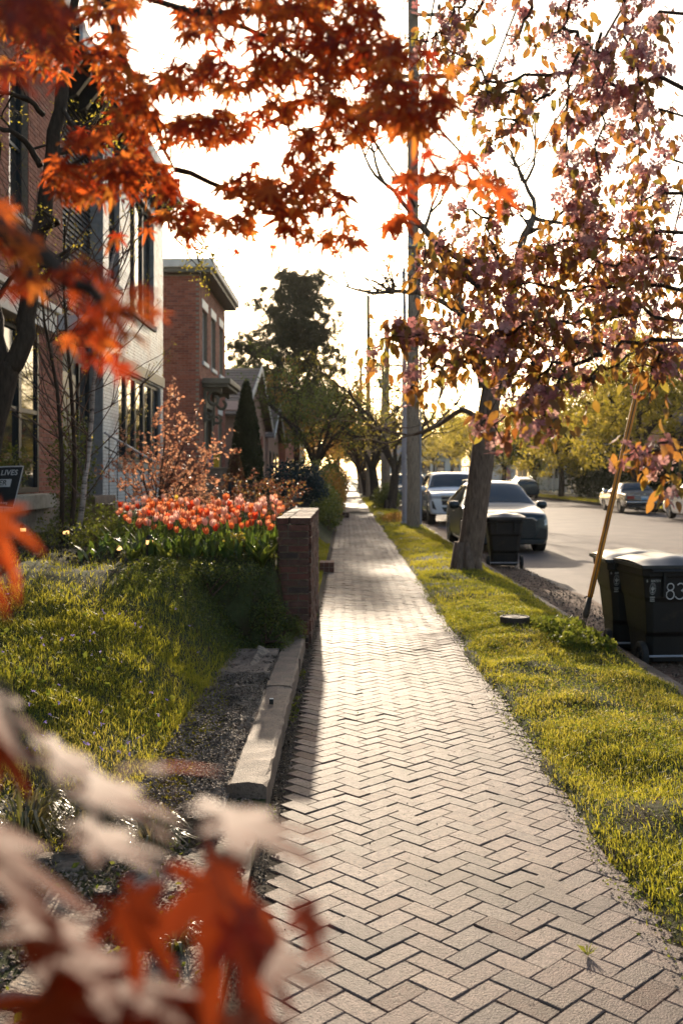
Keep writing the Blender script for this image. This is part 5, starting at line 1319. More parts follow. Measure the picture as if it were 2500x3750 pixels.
# ---- pale car behind the saloon, dark wagon further along
def saloon(label, loc, rz, paint, tall=0, name='parked_car'):
    k = tall; ST = [(0, .70, .42, .70, .78, .62), (.04, .84, .34, .74, .84, .74), (.2, .90, .26, .80, .90, .80), (.9, .91, .22, .90, 1.00, .80), (1.2, .91, .22, .93, 1.06+k*.1, .78), (1.6, .91, .22, .94, 1.30+k*.6, .66), (2.0, .91, .22, .95, 1.46+k, .60), (2.9, .91, .22, .96, 1.48+k, .59), (3.5, .91, .24, .97, 1.36+k*1.1, .58), (4.1, .90, .28, .98, 1.12+k*1.6, .64), (4.4, .86, .34, .92, 1.02+k*1.2, .64), (4.45, .76, .42, .84, .95, .6)]
    sh = Shell(ST); t = thing(name, label, 'car', loc, rz)
    part('body', sh.body([(.85, .33, .37), (3.5, .33, .37)], 0), MT[paint], t)
    part('windscreen', sh.patch(sh.ty(1.28), sh.ty(1.92), 7, 9, both=True, nu=10), MT['carglass'], t); part('rear_window', sh.patch(sh.ty(3.6), sh.ty(4.1), 7, 9, both=True, nu=10), MT['carglass'], t)
    for sd in (-1, 1):
        for a, b in ((1.65, 2.4), (2.48, 3.5)): part('side_window', sh.patch(sh.ty(a), sh.ty(b), 5.25, 6.75, sd), MT['carglass'], t)
        part('headlight', sh.patch(sh.ty(.06), sh.ty(.40), 4.4, 5.3, sd, .008), MT['lamp'], t); part('tail_lamp', sh.patch(sh.ty(4.15), sh.ty(4.4), 4.2, 5.4, sd, .008), MT['taillamp'], t)
        mirror(t, sd*.90, 1.5, 1.0, paint)
        part('roof_rail', MB().tube([(sd*.57, 2.2, 1.50+k), (sd*.57, 3.4, 1.46+k*1.05)], .02, 6), MT['chrome'], t)
        for y in (.85, 3.5): wheel(t, sd*.79, y, .33, .22, 5)
    return t
saloon('pale silver car cut off by the right edge, across the street', (13.9, 41.0, -.05), PI, 'creamcar', .1)
saloon('dark blue-green wagon parked across the street beyond the teal car', (13.6, 79, -.05), PI, 'bluecar', .2)
# ============================================================ TREES
def limb(mb, pts, r0, r1, n=8, jit=.0, seg=3):
    P_ = [np.array(Vector(p)) for p in pts]; out = []; m = (len(P_)-1)*seg
    for k in range(m+1):
        q = catmull(P_, k/seg)
        if 0 < k < m and jit: q = q+rng.normal(size=3)*jit
        out.append(Vector(q))
    mb.tube(out, [r0+(r1-r0)*k/m for k in range(m+1)], n); return out
def grow(mb, p, d, L, r, depth, tips, spread=.6, up=.15, n=5, minr=.004, kids=(2, 3), nseg=4):
    pts = [Vector(p)]; d = Vector(d).normalized()
    for k in range(nseg):
        d = (d+Vector((random.gauss(0, .13), random.gauss(0, .13), random.gauss(up*.3, .11)))).normalized(); pts.append(pts[-1]+d*L/nseg)
    mb.tube(pts, [max(minr, r*(1-.4*k/nseg)) for k in range(nseg+1)], n if r > .03 else (4 if r > .012 else 3), False)
    if depth <= 0: tips.append((pts[-1], d)); tips.append((pts[-2], d)); return
    if depth == 1: tips.append((pts[2], d))
    for i in range(random.randint(*kids)):
        k = random.choice([2, 3, 4, 4]) if i else nseg
        e = (d+Vector((random.gauss(0, spread), random.gauss(0, spread), random.gauss(up, spread*.6)))).normalized()
        grow(mb, pts[k], e, L*random.uniform(.6, .85), r*.6, depth-1, tips, spread, up, n, minr, kids, nseg)
def leaf_at(tips, per, rad, s0, s1, up=.3, droop=0, tmpl=LEAF4):
    c = np.array([np.array(t[0]) for t in tips]); k = np.repeat(np.arange(len(c)), per); n = len(k)
    pos = c[k]+rng.normal(size=(n, 3))*rad; ax = rand_dirs(n, -droop)
    return scatter(*tmpl, pos, frames(ax, rand_dirs(n, up)), rng.uniform(s0, s1, n), np.clip(.5+.28*rng.normal(size=n), 0, 1))
def tree(name, label, base, trunk_pts, r0, r1, limbs, m, leaf, bark='barkgrey', group=None, depth=3, L=1.4, spread=.6, up=.15, cat='tree', flare=True):
    """trunk along given points; each limb (points, radius) then grows its own branches"""
    t = thing(name, label, cat, base, 0, group); tips = []
    mb = MB(); limb(mb, trunk_pts, r0, r1, 14, .006)
    if flare:
        b = Vector(trunk_pts[0])
        for k in range(7):
            a = k*.9+.3; mb.tube([b+Vector((math.cos(a)*r0*1.25, math.sin(a)*r0*1.25, -.06)), b+Vector((math.cos(a)*r0*.85, math.sin(a)*r0*.85, .10)), b+Vector((math.cos(a)*r0*.6, math.sin(a)*r0*.6, .55))], [r0*.25, r0*.42, r0*.35], 7)
    part('trunk', mb, MT[bark], t, world=True, smooth=True)
    bb = MB()
    for pts, r in limbs:
        o = limb(bb, pts, r, r*.55, 8, .01)
        nn = len(o)
        for k in range(nn//3, nn, max(1, nn//5)):
            dd = (o[min(k+1, nn-1)]-o[k-1]).normalized(); e = (dd*.6+Vector((random.gauss(0, .7), random.gauss(0, .7), random.gauss(.2, .5)))).normalized()
            grow(bb, o[k], e, L*random.uniform(.5, .8), r*.4, depth-1, tips, spread, up)
        grow(bb, o[-1], (o[-1]-o[-2]), L, r*.5, depth, tips, spread, up)
    if len(bb.v): part('branches', bb, MT[bark], t, world=True, smooth=True)
    if leaf:
        per, rad, s0, s1, up_, dr = leaf; V, F, r = leaf_at(tips, per, rad, s0, s1, up_, dr); part('crown', npmesh('crown', V, F, r), MT[m], t, world=True, kind='stuff')
    return t
# ---- leaning street tree on the verge, its limbs pruned back
d = 17.0
tr = [P(1708, 2098, d), P(1730, 1950, d), P(1762, 1700, d), P(1780, 1560, d), P(1798, 1440, d), P(1808, 1390, d)]
tr[0].z = -.02
lim = [([P(1772, 1420, d), P(1742, 1290, d), P(1690, 1150, d-.1), P(1650, 1000, d-.2), P(1600, 900, d-.3), P(1535, 820, d-.4)], .105),
       ([P(1685, 1150, d-.1), P(1620, 1110, d-.4), P(1530, 1075, d-.6), P(1440, 1068, d-.8)], .06),
       ([P(1805, 1420, d), P(1850, 1250, d+.2), P(1880, 1050, d+.3), P(1905, 900, d+.4), P(1950, 800, d+.6)], .11),
       ([P(1800, 1480, d), P(1900, 1330, d+.6), P(2050, 1200, d+1.2)], .07),
       ([P(1770, 1560, d+.1), P(1690, 1500, d+.6), P(1600, 1560, d+1.2), P(1520, 1590, d+1.6)], .055)]
st_tree = tree('street_tree', 'leaning pruned street tree with bare grey trunk on the verge', tuple(tr[0]), tr, .225, .165, lim, 'yleaf', (2, .05, .02, .045, .2, .3), depth=3, L=.9, spread=.7)
# bare twigs springing from the cut limb on the left
mb = MB()
for (a, b) in [((1440, 1068), (1330, 925)), ((1445, 1062), (1375, 860)), ((1440, 1075), (1255, 1040)), ((1450, 1060), (1410, 940)), ((1440, 1070), (1300, 1090)), ((1430, 1068), (1350, 1010)), ((1440, 1070), (1290, 990))]:
    A_, B_ = P(*a, d-.8), P(*b, d-1.2); pts = [A_.lerp(B_, k/8)+Vector((0, random.gauss(0, .02), random.gauss(0, .03))) for k in range(9)]; mb.tube(pts, [.02*(1-k/9)+.003 for k in range(9)], 4)
    for k in (3, 4, 5, 6, 7): mb.tube([pts[k], pts[k]+Vector((random.gauss(-.1, .15), random.gauss(0, .1), random.gauss(.05, .15)))], [.006, .002], 3)
part('bare_twigs', mb, MT['twig'], st_tree, world=True)

# ---- forked tree at the left edge, budding yellow
d = 9.9
tr = [P(-75, 2030, d), P(-60, 1800, d), P(-30, 1600, d), P(10, 1440, d), P(40, 1330, d)]; tr[0].z = float(Hyard(tr[0].x, d))-.05
lim = [([P(35, 1350, d), P(88, 1260, d), P(105, 1130, d), P(122, 960, d), P(160, 780, d), P(195, 560, d), P(228, 320, d), P(250, 100, d)], .105),
       ([P(15, 1380, d), P(-10, 1230, d), P(-30, 1050, d), P(-60, 800, d)], .09),
       ([P(150, 610, d), P(110, 540, d-.1), P(40, 480, d-.3), P(-30, 460, d-.4)], .035),
       ([P(225, 370, d), P(245, 430, d-.1), P(300, 470, d-.3), P(330, 475, d-.4)], .022),
       ([P(160, 420, d), P(100, 360, d-.2), P(20, 340, d-.3)], .03)]
bt = tree('forked_garden_tree', 'dark forked garden tree with yellow buds at the left edge', tuple(tr[0]), tr, .13, .11, lim, 'yleaf', (7, .05, .02, .04, .3, .2), bark='barkdark', depth=2, L=.65, spread=.7)
# budding twigs reaching in front of the sky
def twig_spray(root, pairs, d0, m, n, s0, s1, r=.008, seed=0, fine=True):
    mb = MB(); pos = []
    for (a, b) in pairs:
        A_, B_ = P(*a, d0), P(*b, d0-.3); L = (B_-A_).length; pts = [A_.lerp(B_, k/8)+Vector((0, random.gauss(0, .02), random.gauss(0, .02)+.05*L*math.sin(k/8*PI))) for k in range(9)]; mb.tube(pts, [r*(1-k/9)+.0015 for k in range(9)], 4)
        for k in range(2, 9):
            e = pts[k]+Vector((random.gauss(0, .06), random.gauss(0, .06), random.gauss(.0, .07)))
            if fine: mb.tube([pts[k], e], [.003, .0015], 3)
            for _ in range(n): pos.append(np.array(pts[k].lerp(e, random.random()*1.2))+rng.normal(size=3)*.02)
    part('twigs', mb, MT['twig'], root, world=True)
    if pos:
        pos = np.array(pos); V, F, rr = scatter(*LEAF4, pos, frames(rand_dirs(len(pos), -.2), rand_dirs(len(pos), .3)), rng.uniform(s0, s1, len(pos)), rng.random(len(pos))); part('buds', npmesh('buds', V, F, rr), MT[m], root, world=True, kind='stuff')
ov = thing('budding_branch', 'thin budding branch with yellow-green blossom hanging before the sky', 'branch', tuple(P(640, 760, 9.0)))
twig_spray(ov, [((330, 620), (660, 800)), ((560, 740), (700, 815)), ((660, 800), (830, 900)), ((700, 900), (800, 980)), ((690, 850), (850, 1030)), ((720, 930), (760, 1050)), ((640, 870), (740, 1010))], 9.0, 'yleaf', 7, .02, .042)

# ---- birch clump with bare twigs
d = 11.9
bc = P(285, 1995, d); bz = float(Hyard(bc.x, d)); bw = thing('birch_clump', 'slender multi-stemmed birch with peeling banded bark and bare twigs', 'tree', (bc.x, d, bz))
for (pts, r, m) in [([(225, 1995), (228, 1700), (210, 1430), (165, 1180), (150, 1000)], .030, 'barkdark'), ([(258, 2005), (275, 1700), (255, 1350), (235, 1050), (240, 800)], .032, 'barkdark'),
                    ([(275, 2005), (305, 1830), (330, 1600), (350, 1350), (385, 1080), (430, 880)], .038, 'birch')]:
    mb = MB(); q = [P(*p, d+random.uniform(-.15, .15)) for p in pts]; q[0].z = bz-.03; o = limb(mb, q, r, r*.4, 8, .004); tips = []
    part('stem', mb, MT[m], bw, world=True, smooth=True)
    mb = MB()
    for k in range(3, len(o)-1):
        for _ in range(2):
            e = Vector((random.choice((-1, 1))*random.uniform(.25, .9), random.gauss(0, .4), random.uniform(.5, 1.1))); grow(mb, o[k], e, random.uniform(.7, 1.2), .010, 1, tips, .35, .2, 4, .0022)
    part('twigs', mb, MT['twig'], bw, world=True)
    V, F, rr = leaf_at(tips, 4, .05, .012, .028, .3, .2); part('buds', npmesh('buds', V, F, rr), MT['yleaf'], bw, world=True, kind='stuff')

# ---- pine
def pine():
    d = 72; K = 1.6; c = P(1082, 1745, d); t = thing('pine_tree', 'dark bushy pine standing against the bright sky beyond the brick house', 'tree', (c.x, d, .6))
    mb = MB(); limb(mb, [(c.x, d, .3), (c.x+.08, d, 5), (c.x-.08, d, 9.6), (c.x-.16, d, 13), (c.x-.08, d, 15.4)], .27, .04, 9, .01); part('trunk', mb, MT['barkdark'], t, world=True, smooth=True)
    bb = MB(); tips = []
    prof = [(3.6, 1.5), (4.5, 2.0), (5.5, 2.35), (6.5, 2.3), (7.4, 2.05), (8.2, 1.7), (9.0, 1.4), (9.8, 1.0), (10.4, .7)]
    for i in range(200):
        z = (3.6+6.3*random.random()**1.15)*K; sx_ = -.5*math.exp(-((z-9)/4)**2)*K; rr = 1.12*np.interp(z, [p[0]*K for p in prof], [p[1]*K for p in prof])*(.55+.6*random.random()**.6)
        a = random.random()*6.28; e = Vector((c.x+math.cos(a)*rr+sx_, d+math.sin(a)*rr, z+random.uniform(.0, .8))); s = Vector((c.x, d, z-.3))
        pts = limb(bb, [s, s.lerp(e, .5)+Vector((0, 0, -.12)), e], .035, .012, 5, .02)
        for q in pts[2:]:
            for _ in range(4): tips.append((q+Vector((random.gauss(0, .36), random.gauss(0, .36), random.gauss(.1, .22))), 0))
    for k in range(26):
        z = random.uniform(8.8, 9.9)*K; tips.append((Vector((c.x+random.gauss(0, .5), d+random.gauss(0, .5), z)), 0))
    for k in range(10):                                 # a few dead twigs
        z = random.uniform(4, 9)*K; a = random.random()*6.28; bb.tube([(c.x, d, z), (c.x+math.cos(a)*2.1, d-abs(math.sin(a))*2.1, z+.1)], [.02, .006], 4)
    part('branches', bb, MT['barkdark'], t, world=True)
    NEED = ([(-.035, 0, 0), (.035, 0, 0), (0, 1, 0)], [(0, 1, 2)])
    n = 40; cc = np.repeat(np.array([np.array(q[0]) for q in tips]), n, 0); dd = rand_dirs(len(cc), .5); pos = cc+rng.normal(size=cc.shape)*.08
    V, F, r = scatter(*NEED, pos, frames(dd, rand_dirs(len(cc))), np.stack([rng.uniform(.5, .9, len(cc))]*3, 1)*np.array([.8, .46, .46]), np.clip(rng.normal(.4, .3, len(cc)), 0, 1))
    part('needles', npmesh('needles', V, F, r), MT['pine'], t, world=True, kind='stuff')
pine()
# ---- conifer cone, dwarf spruce, russet shrub
def cone(label, px, py, d, h, w, m, n, s0, s1, name='conifer'):
    c = P(px, py, d); z = .75; t = thing(name, label, 'conifer', (c.x, d, z)); a = rng.random(n)*2*PI; f = rng.random(n)**.75
    rr = w*(1-f)**.72*np.minimum(1, .55+f*6)*(.80+.26*vnoise(a*2.2, f*7, 1, 5)+.08*rng.random(n)); pos = np.stack([c.x+np.cos(a)*rr, d+np.sin(a)*rr, z+f*h], 1)
    ax = np.stack([np.cos(a)*.5, np.sin(a)*.5, np.ones(n)], 1)+.3*rng.normal(size=(n, 3))
    V, F, r = scatter(*LEAF4, pos, frames(ax, np.stack([np.cos(a), np.sin(a), 0*a], 1)+.4*rng.normal(size=(n, 3))), rng.uniform(s0, s1, n), rng.random(n)); part('foliage', npmesh('foliage', V, F, r), MT[m], t, world=True, kind='stuff')
    mb = MB(); mb.lathe([(w*.68, z+.1), (w*.62, z+h*.3), (w*.38, z+h*.65), (.02, z+h*.93)], 10, 'z', (c.x, d, 0)); part('inner_foliage', mb, MT[m], t, world=True); part('trunk', MB().tube([(c.x, d, z-.1), (c.x, d, z+.5)], .09, 8), MT['barkdark'], t, world=True)
cone('tall dark cone-shaped evergreen in front of the pink gabled house', 902, 1745, 39.6, 4.6, .80, 'arbor', 9000, .08, .17)
cone('smaller russet upright shrub at the foot of the dark cone', 862, 1745, 24.5, 1.55, .34, 'darkred', 2600, .04, .08, 'upright_shrub')
c = P(1080, 1745, 22); 
bush('dwarf_spruce', 'low blue-green dwarf spruce mound by the iron fence', 'conifer', [(5200, (c.x-.02, 22.3, 1.55), (.66, .66, .50), .03, .08), (2500, (c.x-.30, 22, 1.35), (.4, .5, .35), .03, .07), (2200, (c.x+.36, 22.4, 1.35), (.38, .5, .35), .03, .07)], 'spruce')
for (px, d_, zc, rad, n, m, lb) in [(1150, 25.5, .95, (.38, .9, .55), 2600, 'gleaf', 'dark green hedge shrub behind the end of the iron fence'), (1205, 30, .75, (.42, 1.8, .7), 3200, 'gleaf', 'dark clipped shrub leaning over the path edge'),
                                   (1215, 36, 1.0, (.5, 2.0, .95), 3600, 'oleaf', 'amber-leaved shrub spilling over the path edge'), (1190, 44, 1.3, (.9, 2.5, 1.3), 3600, 'gleaf', 'tall dark shrub beside the far part of the path'),
                                   (1215, 55, 1.2, (.9, 3, 1.2), 3200, 'oleaf', 'golden shrub beside the far part of the path'), (1228, 72, 1.3, (1.0, 4, 1.4), 3000, 'darkred', 'reddish shrub far up the path on the left'), (1130, 34, 1.4, (.9, 1.4, .9), 2600, 'gleaf', 'rounded dark shrub behind the dwarf spruce')]:
    c = P(px, 1745, d_); bush('hedge_shrub', lb, 'shrub', [(n, (c.x, d_, zc), rad, .035*d_/25, .085*d_/25)], m, base=(c.x, d_, 0.0))
# ivy round the stump by the kerb
c = P(1425, 1830, 50)
bush('ivy_mound', 'ivy mound round the trunk bases on the verge past the lamp post', 'ivy', [(3200, (2.05, 50.5, .55), (.75, 1.2, .75), .06, .14)], 'gleaf', base=(2.05, 50.5, 0))
bush('verge_plants', 'low leafy plants on the verge just left of the lamp post', 'plant', [(1500, (1.75, 35.5, .15), (.5, 2.2, .22), .04, .1)], 'oleaf', base=(1.75, 35.5, 0))

# ---- street trees further along the verge
def street_tree(label, x, y, h, r, lean, m, per, seedn, s0=.07, s1=.15, L=1.7, dep=3, bark='barkdark'):
    random.seed(seedn); b = Vector((x, y, -.02)); q = b+Vector((lean, 0, h*.34)); lim = []
    for k in range(5):
        a = k*1.26+random.random()*.5; e = q+Vector((math.cos(a)*h*.28, math.sin(a)*h*.28, h*random.uniform(.22, .42))); lim.append(([q+Vector((0, 0, -.1*k)), q.lerp(e, .5)+Vector((0, 0, .1*h*random.random())), e], r*.5))
    return tree('street_tree', label, tuple(b), [b, b.lerp(q, .5)+Vector((.05, 0, 0)), q+Vector((0, 0, .1))], r, r*.75, lim, m, (per, .22, s0, s1, .3, .2), bark=bark, depth=dep, L=L, spread=.65, group='street trees along the verge')
street_tree('street tree beside the lamp post with sparse yellow leaves', 2.15, 48.5, 6.0, .26, .25, 'yleaf', 5, 3)
street_tree('dark fork-trunked street tree past the ivy mound', 1.95, 66, 6.8, .34, -.2, 'yleaf', 7, 4)
street_tree('dark street tree further on with low branches over the path', 1.8, 82, 6.5, .36, -.5, 'oleaf', 8, 5)
street_tree('distant verge tree with amber young leaves', 1.9, 100, 7.5, .35, -.3, 'oleaf', 9, 6, .12, .25)
street_tree('farthest verge tree at the end of the path', 1.9, 125, 8.5, .4, -.4, 'yleaf', 12, 9, .16, .32)
street_tree('garden-side tree with olive leaves arching over the path', -1.8, 50, 6.2, .2, .3, 'gleaf', 12, 12, .08, .18)
street_tree('garden-side tree with amber leaves behind the pine', -2.4, 70, 8.0, .26, .2, 'oleaf', 12, 13, .12, .24)
street_tree('tall garden-side tree far up the street on the left', -3.2, 100, 9.5, .3, .2, 'yleaf', 14, 14, .16, .3)
street_tree('low garden-side tree near the far end of the path', -1.9, 135, 8.5, .3, .3, 'oleaf', 14, 16, .2, .38)
random.seed(21)
# ---- trees across the street
def crown_tree(proto_seed, h, rw, m, n, s0, s1):
    random.seed(proto_seed); mb = MB(); tips = []
    limb(mb, [(0, 0, -.1), (.05, 0, h*.16), (0, .05, h*.3)], .26, .2, 9, .01)
    for k in range(6):
        a = k*1.05+random.random()*.4; e = Vector((math.cos(a)*rw*.5, math.sin(a)*rw*.5, h*random.uniform(.5, .75))); o = limb(mb, [(0, 0, h*.28-.1*k*.3), e*.5+Vector((0, 0, h*.16)), e], .13, .05, 6, .03)
        for q in o[2:]: grow(mb, q, Vector((random.gauss(0, 1), random.gauss(0, 1), random.gauss(.3, .6))), rw*.42, .045, 2, tips, .7, .1, 4, .012)
    c = np.array([np.array(t[0]) for t in tips]); k = rng.integers(0, len(c), n); pos = c[k]+rng.normal(size=(n, 3))*.30*np.array([1, 1, .55])
    V, F, r = scatter(*LEAF4, pos, frames(rand_dirs(n, -.3), rand_dirs(n, .4)), rng.uniform(s0, s1, n), np.clip(.5+.25*rng.normal(size=n)+.0*pos[:, 2], 0, 1))
    return mb.mesh('trunk', True), npmesh('crown', V, F, r)
random.seed(33)
tpl = [crown_tree(101, 10.5, 4.6, 'yleaf', 13000, .12, .26), crown_tree(102, 9.0, 4.8, 'yleaf', 13000, .12, .26), crown_tree(103, 12.5, 5.2, 'yleaf', 14000, .14, .28), crown_tree(104, 6.0, 3.6, 'gleaf', 11000, .10, .22)]
YM_, GM_ = [], []
for i, (tm, cm) in enumerate(tpl):
    tm.materials.append(MT['barkdark']); cm.materials.append(MT['gleaf' if i == 3 else 'yleaf'])
far = [(16.6, 57, 0, 1.0, 'yellow-green street tree across the road behind the brown saloon'), (16.4, 76, 1, 1.0, 'yellow-green street tree across the road, above the dark wagon'), (17.0, 90, 3, 1.1, 'fork-trunked small tree across the road, left of the dark thicket'),
       (16.5, 104, 1, 1.0, 'yellow-green tree across the road beyond the white SUV roof'), (16.6, 128, 0, 1.05, 'yellow-green tree far along the opposite verge'), (16.6, 155, 2, 1.0, 'tall yellow-green tree far along the opposite verge'), (16.8, 190, 2, 1.1, 'tree near the vanishing end of the opposite verge'),
       (22, 66, 2, 1.0, 'tall yellow-leaved garden tree behind the saloon, right side'), (25, 84, 2, 1.05, 'tall yellow-leaved garden tree above the dark thicket'), (26, 112, 0, 1.2, 'broad garden tree across the road, left of the tall ones'), (30, 60, 0, 1.2, 'yellow-leaved garden tree at the far right edge'),
       (28, 140, 2, 1.1, 'tall garden tree far across the road'), (12, 235, 2, 1.2, 'tall tree closing the far end of the street'), (-2, 240, 2, 1.2, 'distant tree closing the view on the left of the path'), (4, 260, 0, 1.3, 'distant tree at the vanishing point of the street'), (22, 230, 2, 1.2, 'distant tree on the right at the end of the street')]
for (x, y, k, s, lb) in far:
    random.seed(int(x*7+y)); t = thing('broadleaf_tree', lb, 'tree', (x, y, .05), random.random()*6.28, 'trees across the street'); t.scale = (s, s, s)
    link('trunk', tpl[k][0], None, t); link('crown', tpl[k][1], None, t)
# dark thicket of evergreens
for (x, y, z, rad, n, lb) in [(18.6, 62, 1.6, (1.6, 3.4, 1.7), 3600, 'dark evergreen shrub mass behind the brown saloon'), (18.8, 70, 2.1, (1.7, 3.6, 2.3), 4200, 'tall dark evergreen thicket left of the brown saloon'), (18.9, 78, 2.1, (1.7, 3.4, 2.2), 3600, 'dark evergreen thicket at the left of the dark mass'), (18.5, 54, 1.0, (1.2, 3, 1.1), 2600, 'low dark shrubs behind the pale silver car')]:
    bush('evergreen_thicket', lb, 'shrub', [(n, (x, y, z), rad, .16, .34)], 'arbor', base=(x, y, .05))
random.seed(44)
# ---- buildings across the street
def far_house(label, x, y0, y1, ze, zr, wm, n, porch=True):
    t = thing('far_house', label, 'house', (x, (y0+y1)/2, .1)); ym = (y0+y1)/2
    mb = MB(); mb.box(x, x+9, y0, y1, 0, ze); mb.prism([(y0, ze), (y1, ze), (ym, zr)], 'x', x, x+9); part('wall', mb, MT[wm], t, world=True)
    mb = MB()
    for s in (-1, 1): mb.obox((x-.4+4.9, ym+s*(ym-y0+.4), ze-.15), (x-.4+4.9, ym, zr+.12), 10.2, .12, (1, 0, 0)) if False else mb.add([(x-.4, ym+s*(ym-y0+.5), ze-.25), (x+9.4, ym+s*(ym-y0+.5), ze-.25), (x+9.4, ym, zr+.12), (x-.4, ym, zr+.12), (x-.4, ym+s*(ym-y0+.5), ze-.37), (x+9.4, ym+s*(ym-y0+.5), ze-.37), (x+9.4, ym, zr), (x-.4, ym, zr)], [(0,1,2,3),(4,7,6,5),(0,4,5,1),(3,2,6,7),(0,3,7,4),(1,5,6,2)])
    part('roof', mb, MT['slate'], t, world=True)
    for k in range(n):
        y = y0+(y1-y0)*(k+.5)/n; w_ = part('window', MB().box(x-.06, x-.002, y-.6, y+.6, 1.3, 3.0), MT['trimwhite'], t, world=True); part('pane', MB().box(x-.075, x-.062, y-.48, y+.48, 1.42, 2.88), MT['glass'], w_)
    w_ = part('window', MB().box(x+2, x+3.2, y0-.06, y0-.002, 1.3, 3.0), MT['trimwhite'], t, world=True); part('pane', MB().box(x+2.1, x+3.1, y0-.075, y0-.062, 1.42, 2.88), MT['glass'], w_)
    if porch:
        part('porch_roof', MB().box(x-2.2, x-.01, y0+.2, y1-.2, 3.15, 3.45), MT['trimwhite'], t, world=True)
        for k in range(5):
            y = y0+.5+(y1-y0-1)*k/4; part('porch_column', MB().tube([(x-2.0, y, 0), (x-2.0, y, 3.15)], .12, 8), MT['trimwhite'], t, world=True)
    return t
far_house('pale house with a columned porch far across the street', 22, 118, 130, 4.4, 7.5, 'cream', 3)
far_house('cream house partly hidden by trees across the street', 23, 92, 104, 4.4, 7.2, 'cream', 3)
far_house('tan house behind the dark thicket across the street', 23.5, 72, 84, 5, 8, 'pinkwall', 3)
far_house('white-trimmed house at the right edge behind the trees', 24, 50, 62, 5.5, 8.5, 'trimwhite', 3)
far_house('distant pale house across the street near the vanishing point', 21.5, 150, 166, 4.4, 7.5, 'trimwhite', 4)
# light blue-roofed low building at the end of the view
lb_ = thing('low_pale_building', 'long low pale building with flat bluish roof at the far end of the street', 'building', (12, 205, 0))
part('wall', MB().box(8.5, 24, 206, 216, 0, 6.0), MT['trimwhite'], lb_, world=True); part('roof', MB().box(8, 24.5, 204, 217, 6.0, 9.2), MT['greysteel'], lb_, world=True)
for k in range(5):
    w_ = part('window', MB().box(9.6+3*k, 11.4+3*k, 205.9, 205.99, 2.2, 4.8), MT['darkframe'], lb_, world=True); part('pane', MB().box(9.8+3*k, 11.2+3*k, 205.86, 205.88, 2.4, 4.6), MT['glass'], w_)
fl = thing('hanging_flag', 'small red, white and blue flag hanging from a far porch', 'flag', (19.6, 119, 2.4)); part('pole', MB().tube([(0,0,0),(-.7,0,.7)], .025, 6), MT['trimwhite'], fl)
for k in range(7):
    part('stripe', MB().grid(lambda u, v, k=k: (-.70+.10*k+.10*u, .05*math.sin(9*v), .68-.10*k*.9-1.5*v), 1, 6), MT['flagred' if k % 2 == 0 else 'plate'], fl)
part('canton', MB().box(-.72, -.35, -.09, -.07, .0, .55), MT['flagblue'], fl)
# ============================================================ RED MAPLE OVERHEAD AND BESIDE THE CAMERA
def maple_leaf(r, droop=.28, curl=.12, wide=1.0):
    mb = MB(); mb.cur = r; lobes = [(-128, .42), (-88, .72), (-44, .93), (0, 1.05), (44, .93), (88, .72), (128, .42)]
    out = []
    for i, (a, L) in enumerate(lobes):
        a = R(a+random.uniform(-5, 5)); L *= random.uniform(.92, 1.06); w_ = R(13 if L > .6 else 17)*wide
        if i == 0: out.append((a-R(22), .10))
        out += [(a-w_*.9, L*.46), (a-w_*.50, L*.74), (a, L), (a+w_*.50, L*.74), (a+w_*.9, L*.46)]
        if i < 6: out.append((a+R(22), .24*wide**2 if 0 < i < 5 else .2))
        else: out.append((a+R(22), .10))
    z = lambda rr, a: -droop*rr*rr+curl*rr*math.sin(a*2.5)*.4
    vs = [(0, 0, 0)]+[(rr*math.sin(a), rr*math.cos(a), z(rr, a)) for a, rr in out]; n = len(out)
    mb.add(vs, [(0, 1+(i+1) % n, 1+i) for i in range(n)]); return mb
random.seed(5)
ML = [maple_leaf(random.uniform(.05, 1), random.uniform(.1, .45)) for _ in range(12)]+[maple_leaf(random.uniform(.3, .8), .12, .05, 1.5) for _ in range(4)]; FLATV = [12, 13, 14, 15]
MLM = []
for q in ML:
    me = q.mesh('leaf', True, False); me.materials.append(MT['maple']); MLM.append(me)
maple = thing('red_maple', 'red Japanese maple whose glowing orange-red leaves hang over the picture', 'tree', (-2.6, 1.2, .3))
mb = MB(); limb(mb, [(-2.6, 1.2, .0), (-2.55, 1.2, .8), (-2.45, 1.25, 1.5), (-2.3, 1.4, 2.2)], .11, .08, 10, .005); part('trunk', mb, MT['barkdark'], maple, world=True, smooth=True)
bb = MB()
mains = [[(-2.3, 1.4, 2.2), tuple(P(-150, -350, 2.0)), tuple(P(350, -60, 2.2)), tuple(P(440, 180, 2.25)), tuple(P(530, 380, 2.3)), tuple(P(640, 620, 2.4))],
         [tuple(P(350, -60, 2.2)), tuple(P(700, 40, 2.3)), tuple(P(1000, 160, 2.4)), tuple(P(1250, 380, 2.45)), tuple(P(1420, 600, 2.5)), tuple(P(1520, 760, 2.5))],
         [tuple(P(700, 40, 2.3)), tuple(P(1100, 60, 2.35)), tuple(P(1350, 220, 2.4)), tuple(P(1560, 420, 2.4)), tuple(P(1780, 660, 2.4))],
         [tuple(P(530, 380, 2.3)), tuple(P(430, 480, 2.25)), tuple(P(300, 580, 2.2)), tuple(P(190, 620, 2.2))],
         [tuple(P(640, 620, 2.4)), tuple(P(850, 700, 2.45)), tuple(P(1000, 800, 2.5)), tuple(P(1150, 880, 2.5))],
         [(-2.3, 1.4, 2.2), tuple(P(-700, 600, 1.3)), tuple(P(-150, 760, 1.05)), tuple(P(150, 950, 1.0)), tuple(P(330, 1080, .98)), tuple(P(540, 1210, .95))],
         [(-2.5, 1.22, 1.1), (-1.2, .75, 1.2), (-.5, .55, 1.38), tuple(P(-300, 2500, .5)), tuple(P(200, 2900, .47)), tuple(P(700, 3050, .47)), tuple(P(1050, 3200, .48))]]
